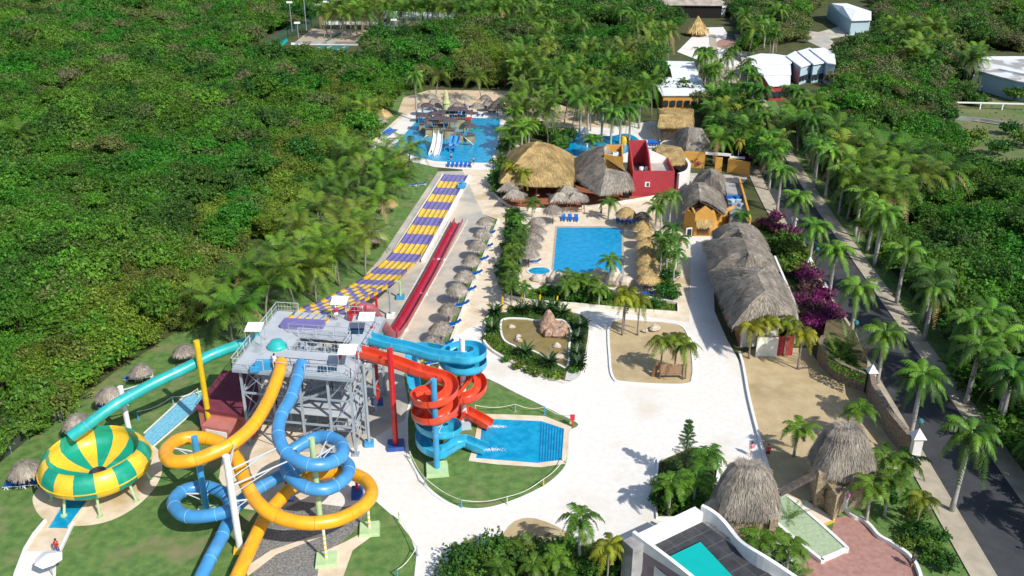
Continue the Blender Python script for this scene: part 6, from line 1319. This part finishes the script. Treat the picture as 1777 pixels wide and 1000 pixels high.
g = random.Random(5); L = []
for i in range(70):
    y = g.uniform(128, 300); x = RX(y) + g.choice((-1, 1)) * g.uniform(4, 12) + (3 if y < 200 else 0)
    u, v = PX(x, y)
    if v < 112 or (1285 < u < 1465 and v < 200) or (u < 1290 and v > 230) or (v > 300 and x < RX(y) + 8): continue
    L.append((royal if i % 2 else gpalm)[i % 2].put((x, y, 0), i, g.uniform(.75, 1.0), cat='palm tree'))
ordlab(L, 'palm crowding the far stretch of the avenue', 'palms along the far avenue', 'front')
L = []
for i, (x, y) in enumerate([(1540,300),(1575,290),(1600,310),(1560,330),(1520,320),(1500,290),(1470,280),(1500,250),(1530,260),(1460,250),(1440,225),(1590,270),(1560,275),(1400,200),(1420,185),(1390,215),(1620,300),(1480,320),(1545,345)]):
    L.append(putpalm(coco, x, y, 6.5, 1.25, i))
ordlab(L, 'broad coconut palm right of the avenue', 'coconut palms right of the avenue', 'px')
L = []
for i, (x, y) in enumerate([(1720,540),(1700,600),(1755,640),(1740,580),(1620,470)]): L.append(putpalm(royal, x, y, 7.5, 1.05, i))
ordlab(L, 'dark royal palm at the edge of the right wood', 'royal palms in the right wood', 'px')
# far top palms
L = []; g = random.Random(9)
for i in range(46): x = 560 + i * 7.4 + g.uniform(-4, 4); L.append(putpalm(coco, x, (8 if i % 2 else 18) + g.uniform(-4, 4) + (8 if x < 640 else 0), 8, 1.15, i))
ordlab(L, 'coconut palm along the pale road at the top', 'far palms along the top road', 'px')
L = []
for i in range(64):
    x, y = g.uniform(900, 1400), g.uniform(5, 105)
    if (1180 < x < 1290 and y > 35) or (1100 < x < 1262 and y < 30) or (1130 < x < 1230 and y > 85) or (1290 < x < 1400 and y > 62): continue
    L.append(putpalm(coco if i % 2 else royal, x, y, 8, 1.0, i))
ordlab(L, 'far palm among the resort gardens at the top', 'far palms in the top gardens', 'px')
L = []
for i in range(26): x, y = g.uniform(1540, 1700), g.uniform(35, 110); L.append(putpalm(coco, x, y, 7, 1.1, i))
ordlab(L, 'far coconut palm in the wood at the top right', 'far palms at the top right', 'px')
L = []
for i, (x, y) in enumerate([(1235,95),(1262,100),(1248,110),(1222,98),(1275,85),(1300,108),(1240,130),(1270,130),(1255,150),(1310,135),(1225,118),(1290,150),(1265,90),(1215,88)]): L.append(putpalm(gpalm, x, y, 7.0, 1.15, i))
ordlab(L, 'palm lining the plaza between the white villas', 'palms between the villas', 'px')
g = random.Random(11); L = []
for i in range(34):
    x, y = g.uniform(1235, 1345), g.uniform(160, 262)
    if x > 1262 + (y - 160) * .9 + 40: continue
    L.append(putpalm([coco, royal, fox][i % 3], x, y, 5.5, .9, i))
ordlab(L, 'palm in the thicket behind the ochre garden wall', 'palms behind the garden wall', 'px')
# yellow areca palms
AR = [(1083,515,5.6,'rear palm of the yellow green trio at the sand island corner'),(1086,507,5.6,'front palm of the yellow green trio at the sand island corner'),(1110,520,5.2,'right palm of the yellow green trio at the sand island corner'),(1150,592,4.6,'left yellow green palm beside the wooden board'),(1175,588,4.8,'middle yellow green palm beside the wooden board'),(1190,600,4.6,'right yellow green palm beside the wooden board'),(1306,565,4.6,'first small palm in front of the long thatched shops from the left'),(1332,560,4.6,'second small palm in front of the long thatched shops from the left'),(1368,558,4.8,'third small palm in front of the long thatched shops from the left'),(1393,580,4.8,'yellow palm right of the long thatched shops front')]
for i, (x, y, h_, l) in enumerate(AR): tag(putpalm(fox, x, y, h_, 1.15, i), l)
GP = [(1385,742,3.6,'bushy palm at the sand edge left of the domed entrance hut'),(1492,712,4.2,'bushy palm on the sand beside the rubble wall'),(1535,792,4.5,'palm right of the right entrance hut, nearest its roof'),(1515,845,4.2,'palm in front of the right entrance hut'),(1548,830,4.4,'middle palm on the lawn right of the entrance hut'),(1600,865,3.6,'yellowish palm at the right of the entrance lawn'),(1570,800,4.2,'palm beside the near white gate pillar'),(1315,935,3.6,'palm between the white parapet building and left entrance hut'),(1372,948,3.4,'palm beside the near end of the green pond'),(1008,903,5.2,'tall feathery palm standing in the bottom planting'),(872,985,2.6,'low palm in the bottom planting at its left'),(925,978,2.8,'low palm in the middle of the bottom planting'),(965,968,2.8,'low palm left of the tall feathery palm at the bottom'),(1057,948,4.2,'yellowish palm beside the corner tower of the parapet building'),(1165,835,4.0,'feathery palm at the curb left of the entrance hut'),(1226,792,4.6,'slim palm left of the left entrance hut'),(1207,830,4.0,'short palm between the pine and the left entrance hut'),(1150,345,6,'tall dense palm in front of the red house, left one'),(1140,362,5.5,'tall dense palm in front of the red house, right one'),(1165,340,6,'tall dense palm in front of the red house, rear one'),(1160,420,5.5,'bright palm right of the golden umbrella column, rear one'),(1172,440,5.5,'bright palm right of the golden umbrella column, middle one'),(1168,395,5.5,'bright palm right of the golden umbrella column, farthest one'),(1150,412,5.5,'bright palm touching the golden umbrella column'),(1180,415,5.2,'bright palm nearest the shop plaza beside the umbrella column'),(1290,372,3.6,'small palm on the ochre shop courtyard wall'),(924,352,3.2,'small palm left of the grey umbrella behind the pool'),(1057,350,3.2,'small palm right of the loungers behind the pool'),(910,498,2.4,'tiny palm on the tan deck below the small round pool'),(1060,450,3.5,'slim palm among the cascade rocks at right')]
for i, (x, y, h_, l) in enumerate(GP): tag(putpalm(fox if l[:9] == 'yellowish' else gpalm, x, y, h_, 1.0 if h_ > 3 else .7, i), l)
L = [putpalm(gpalm, x, y, 3.2, .8, i) for i, (x, y) in enumerate([(899,378),(905,395),(893,412),(888,430),(900,420),(885,450),(892,465),(882,480),(897,440),(903,408),(887,495)])]
ordlab(L, 'palm in the hedge line left of the umbrella row', 'palms left of the umbrella row', 'front')
L = [putpalm(gpalm, x, y, 2.8, .95, i) for i, (x, y) in enumerate([(990,478),(1000,488),(1012,480),(985,492),(1022,486),(1040,500)])]
ordlab(L, 'palm above the cascade below the rectangular pool', 'palms on the cascade', 'px')
# cycads
CY = [(859,541),(854,570),(907,538),(932,534),(948,540),(975,544),(1008,567),(1003,587),(1001,615),(1003,632),(911,612),(953,629),(960,532)]
L = [cycad.put(tuple(G(x, y, .25)), i, 1.1, cat='cycad') for i, (x, y) in enumerate([(a, b_ + 6) for a, b_ in CY])]
ordlab(L, 'dark green cycad in the garden round the boulders', 'cycads round the boulder pond', 'px')
# planted shrubs
def bushes(lst, text, grp, P_, s=1.0, key='px', cat='shrub'):
    L = [P_[i % len(P_)].put(tuple(G(x, y)), i * 1.7, s * (.8 + .35 * ((i * 37) % 10) / 10), cat=cat) for i, (x, y) in enumerate(lst)]; ordlab(L, text, grp, key)
bushes([(885,506),(884,512),(945,512),(950,506),(968,515),(980,516),(995,508),(1005,515),(1015,505),(1028,515),(1040,512),(1052,520),(1000,496),(1030,497),(1080,525),(1095,528),(1110,532),(1140,535),(1010,524),(985,525)], 'shrub in the planted bed below the rectangular pool', 'shrubs below the rectangular pool', bushP, .75)
bushes([(888,390),(884,415),(878,435),(880,452),(874,470),(872,486),(876,500),(893,402),(890,376)], 'shrub in the hedge line left of the rectangular pool', 'hedge shrubs left of the pool', bushP, .9, 'front')
bushes([(1158,470),(1160,490),(1163,505),(1168,520),(1150,455),(1155,440),(1145,500),(1152,515)], 'shrub under the bright palms right of the umbrella column', 'shrubs right of the pool', bushP, 1.0, 'front')
bushes([(1055,975),(1070,1000),(1015,965),(915,955),(800,985),(820,972),(840,990),(855,965),(872,980),(890,966),(905,985),(925,970),(940,990),(958,972),(975,990),(860,1000),(900,1005),(950,1010),(1000,985),(1020,1000),(1040,985),(830,1010),(780,1005),(1075,990),(988,968)], 'shrub in the bottom planting beside the parapet building', 'shrubs in the bottom planting', bushP + [shrubp], 1.05)
bushes([(1150,850),(1160,870),(1148,880),(1185,860),(1205,870),(1222,860),(1165,890),(1195,885)], 'shrub in the curbed bed left of the entrance hut', 'shrubs left of the entrance hut', bushP, 1.0)
bushes([(1300,950),(1320,970),(1345,985),(1365,995),(1335,1000),(1380,1010),(1300,975)], 'shrub between the parapet building and the driveway', 'shrubs beside the driveway', bushP + [shrubp], .9)
bushes([(1570,950),(1585,935),(1610,955),(1630,940),(1620,975),(1640,990),(1600,925),(1555,870),(1590,900)], 'shrub on the lawn between driveway and pavement', 'shrubs on the entrance lawn', bushP, .8)
bushes([(865,640 - 30),(900,640),(930,652),(950,656),(965,660),(846,590),(848,560),(890,544),(920,543),(1000,560),(985,548),(995,648),(880,628),(915,646)], 'clipped low shrub inside the cycad garden kerb', 'low shrubs in the cycad garden', [gcover], 1.2)
bushes([(1140 + 7 * k, 172 + 3 * (k % 2)) for k in range(13)], 'bush in front of the left white villas', 'bushes before the left villas', bushP, 2.2)
bushes([(1375,470),(1370,450),(1355,475),(1390,480),(1365,435),(1385,460)], 'glossy green shrub between the shop roofs and bougainvillea', 'green shrubs behind the shops', [bushP[0]], 1.7)
bushes([(1322,395),(1336,402),(1352,408),(1362,425),(1345,388),(1378,442),(1386,458),(1372,415)], 'far magenta bougainvillea bush behind the thatched shops', 'far bougainvillea', [bougP], .85, cat='bougainvillea')
bushes([(1390,478),(1396,490),(1408,492),(1445,555),(1432,572),(1410,575),(1400,500),(1410,515),(1425,525),(1395,525),(1415,540),(1400,555),(1420,560),(1435,548),(1385,545),(1440,565)], 'near magenta bougainvillea bush behind the thatched shops', 'near bougainvillea', [bougP], 1.0, cat='bougainvillea')
bushes([(1275,285),(1290,285),(1300,288),(1205,290)], 'magenta bougainvillea over the ochre garden wall', 'bougainvillea over the garden wall', [bougP], .9, cat='bougainvillea')
bushes([(873,300),(868,315),(862,325),(866,340),(985,245),(975,255),(965,250),(955,242),(930,232),(915,238),(900,245),(885,255),(878,270),(940,240),(970,268),(870,290)], 'dark shrub round the golden restaurant', 'shrubs round the golden restaurant', [bushP[1], bushP[0]], 1.5)
bushes([(1440,595),(1452,610),(1470,640)], 'shrub in the raised corner bed by the rubble wall', 'shrubs in the raised corner bed', bushP, .9)
o = travel.put(tuple(G(1455, 625, 2.15)), 0, .8, 'fan shaped palm in the raised corner bed by the road', cat='palm tree'); o = travel.put(tuple(G(1470, 612, 2.15)), 1, .8, 'tall leafy banana like plant behind the raised corner bed', cat='palm tree')
o = travel.put(tuple(G(1370, 905)), 1, .6, 'spiky plant at the edge of the driveway below the pond', cat='plant')
pineP.put(tuple(G(1186, 838)), 0, 1.0, 'slim dark norfolk pine left of the entrance hut', cat='pine')
# bare tree beside lagoon
c = G(1143, 262); t = thing('bare_tree', 'leafless spreading tree between the lagoon deck and the red house', 'tree', c); b = MB(); g = random.Random(2); b.tube([c, c + Vector((.1, 0, 2.0))], [.2, .15], 7); b.build('trunk', M_bark, t); b = MB()
for k in range(12):
    a = k * .55; q = c + Vector((.1, 0, 1.7)); e = q + Vector((math.cos(a) * g.uniform(2, 4.2), math.sin(a) * 2, g.uniform(1.6, 3.2))); b.tube([q, q.lerp(e, .5) + Vector((0, 0, .3)), e], [.09, .06, .02], 5)
    for j in range(2): b.tube([q.lerp(e, .6), e + Vector((g.uniform(-1, 1), g.uniform(-1, 1), g.uniform(.1, .9)))], [.04, .015], 4)
b.build('branches', M_bark, t)
# grass tufts as stuff on the dry field
g = np.random.default_rng(8); V = []; F = []
for i in range(700):
    x, y = g.uniform(1600, 1900), g.uniform(165, 335)
    if not inpoly(x, y, EXCL[0]): continue
    p = G(x, y); s = g.uniform(.1, .3); a = g.uniform(0, 3.14); d = np.array([math.cos(a), math.sin(a), 0]) * s; b_ = len(V); p = np.array(p); V += [p - d, p + d, p + d * .6 + [0, 0, s * 1.2], p - d * .6 + [0, 0, s * 1.2]]; F.append((b_, b_ + 1, b_ + 2, b_ + 3))
o = bpy.data.objects.new('grass_tufts', npmesh('grass_tufts', V, F, [L_olive])); COL.objects.link(o); tag(o, kind='stuff')
bushes([(1660,330),(1680,340),(1700,350),(1640,320),(1720,345),(1610,300),(1625,310),(1655,300),(1740,350),(1770,345),(1610,230),(1640,215),(1590,200),(1700,185),(1760,175),(1580,180),(1560,200),(1620,170),(1690,250),(1730,270),(1765,300),(1700,300),(1670,262),(1750,235),(1775,255),(1645,245)], 'green scrub bush at the border of the dry field', 'scrub at the dry field', bushP, 2.0)
# ------------------------------------------------------------ people
def person(loc, rz, label, shirt=None, shorts=None, hair=M_hair, pose='stand', sc=1.0, z=0):
    t = thing('person', label, 'person', loc); v = []; e = []; r = []
    def add(p, rad, par=None): v.append(p); r.append(rad); i = len(v) - 1; (e.append((par, i)) if par is not None else None); return i
    pel = add((0, 0, .95), .13); b1 = add((0, .01, 1.12), .115, pel); ch = add((0, .0, 1.34), .135, b1); nk = add((0, -.01, 1.5), .05, ch); h1 = add((0, .0, 1.58), .075, nk); h2 = add((0, .02, 1.67), .09, h1); add((0, .01, 1.76), .06, h2)
    for s in (-1, 1):
        sh = add((s * .19, 0, 1.42), .055, ch); bend = .25 if pose == 'bend' else .06
        el = add((s * .25, .02 - bend * .2, 1.16), .042, sh); wr = add((s * .24, bend + .05, .93 if pose != 'bend' else 1.15), .028, el); pm = add((s * .24, bend + .08, .86 if pose != 'bend' else 1.16), .034, wr)
        for k in range(4): f1 = add((s * (.225 + .014 * k), bend + .09, .80 - .004 * abs(k - 1.5)), .0095, pm); add((s * (.22 + .014 * k), bend + .07, .765 + .006 * abs(k - 1.5)), .008, f1)
        th = add((s * .205, bend + .12, .84), .010, pm); add((s * .2, bend + .13, .805), .009, th)
        hp = add((s * .1, 0, .86), .095, pel); st_ = .16 * s if pose == 'walk' else .02; kn = add((s * .11, .03 + st_ * .6, .5), .062, hp); an = add((s * .11, st_, .09), .04, kn); add((s * .12, st_ + .14, .04), .035, an)
    me = bpy.data.meshes.new('body'); me.from_pydata([(a, b_, c_ + 0) for a, b_, c_ in v], e, []); me.materials.append(M_skin)
    o = bpy.data.objects.new('body', me); COL.objects.link(o); o.parent = t; ORI[o.name] = Vector(loc)
    sk = o.modifiers.new('skin', 'SKIN'); 
    for i, d in enumerate(me.skin_vertices[0].data): d.radius = (r[i], r[i]); d.use_root = (i == 0)
    sk.use_smooth_shade = True; ss = o.modifiers.new('sub', 'SUBSURF'); ss.levels = 1; ss.render_levels = 1
    L0 = Vector(loc)
    b = MB().lathe(L0 + Vector((0, -.01, 1.67)), [(.098, -.03), (.105, .05), (.07, .115), (0, .13)], 12); b.build('hair', hair, t, smooth=True)
    if shirt: MB().lathe(L0 + Vector((0, 0, 1.0)), [(.165, -.06), (.155, .12), (.18, .32), (.2, .42), (.08, .5)], 12).tube([L0 + Vector((-.16, 0, 1.43)), L0 + Vector((-.25, .02, 1.22))], [.075, .07], 8).tube([L0 + Vector((.16, 0, 1.43)), L0 + Vector((.25, .02, 1.22))], [.075, .07], 8).build('shirt', shirt, t, smooth=True)
    if shorts:
        b = MB().lathe(L0 + Vector((0, 0, .82)), [(.17, 0), (.175, .12), (.16, .2)], 12)
        for s in (-1, 1): b.tube([L0 + Vector((s * .1, 0, .92)), L0 + Vector((s * .11, .02, .62))], [.115, .11], 8)
        b.build('shorts', shorts, t, smooth=True)
    t.rotation_euler = (0, 0, rz); t.scale = (sc, sc, sc); return t
PEOPLE = [((43, 0), 0)]
red, whi, blu_, drk, pnk = M_redp, M_canvas, M_dblue, M_slate, mat('pink_cloth', (.7, .25, .3), rough=.8)
def pers(px, py, z, rz, label, **k): return person(tuple(G(px, py, z)), rz, label, **k)
pers(478, 655 - 14, DZ, 2.6, 'person in white shirt and red shorts on the tower deck behind the yellow tube', shirt=whi, shorts=red)
pers(584, 556, DZ, .4, 'person in red shirt and white cap beside the racer slide start', shirt=red, shorts=whi, hair=whi)
pers(592, 632, DZ, 1.0, 'person in red under the canopy at the red flume entry', shirt=red, shorts=red)
pers(626, 700 - 2, 0, 1.0, 'person in dark shirt standing under the tower corner', shirt=drk, shorts=drk)
pers(102, 963, 0, 2.8, 'person in red shirt and blue shorts on the bowl slide path', shirt=red, shorts=blu_, pose='walk')
pers(1303, 792, 0, .2, 'person in pink standing on the plaza beside the sand kerb', shirt=pnk, shorts=whi, pose='walk')
pers(1331, 796, 0, 3, 'person in dark red standing in the shade right of the sand kerb', shirt=red, shorts=drk)
pers(1582, 985, 0, 1, 'person in black at the kerb of the red driveway', shirt=drk, shorts=drk)
pers(1043, 376, 0, 2, 'person in pale shirt walking behind the rectangular pool', shirt=M_cyanw, shorts=drk, pose='walk')
pers(783, 279, 0, 0, 'person in dark swimwear at the near edge of the play pool', shorts=drk)
pers(822, 286, 0, 1, 'person in dark swimwear bending at the right end of the near lounger row', shorts=drk, pose='bend')
pers(818, 292, 0, 2, 'person in pale shorts beside the lounger row of the play pool', shorts=whi)
pers(749, 268, 0, 0, 'person in dark swimwear at the white slide end in the play pool', shorts=drk, sc=.7)
pers(988, 238, 0, 0, 'person in pink at the left edge of the lagoon pool', shirt=pnk, shorts=pnk)
pers(1018, 261, 0, 0, 'person in white in the shaded part of the lagoon pool', shirt=whi, shorts=whi)
pers(996, 250, -.6, 0, 'person wading dark haired in the lagoon pool', shorts=drk)
pers(1206, 56, 0, 0, 'tiny person in dark clothes on the far pale plaza', shirt=drk, shorts=drk)
pers(1228, 58, 0, 0, 'tiny person in dark clothes on the far plaza beside the red circle', shirt=drk, shorts=drk)
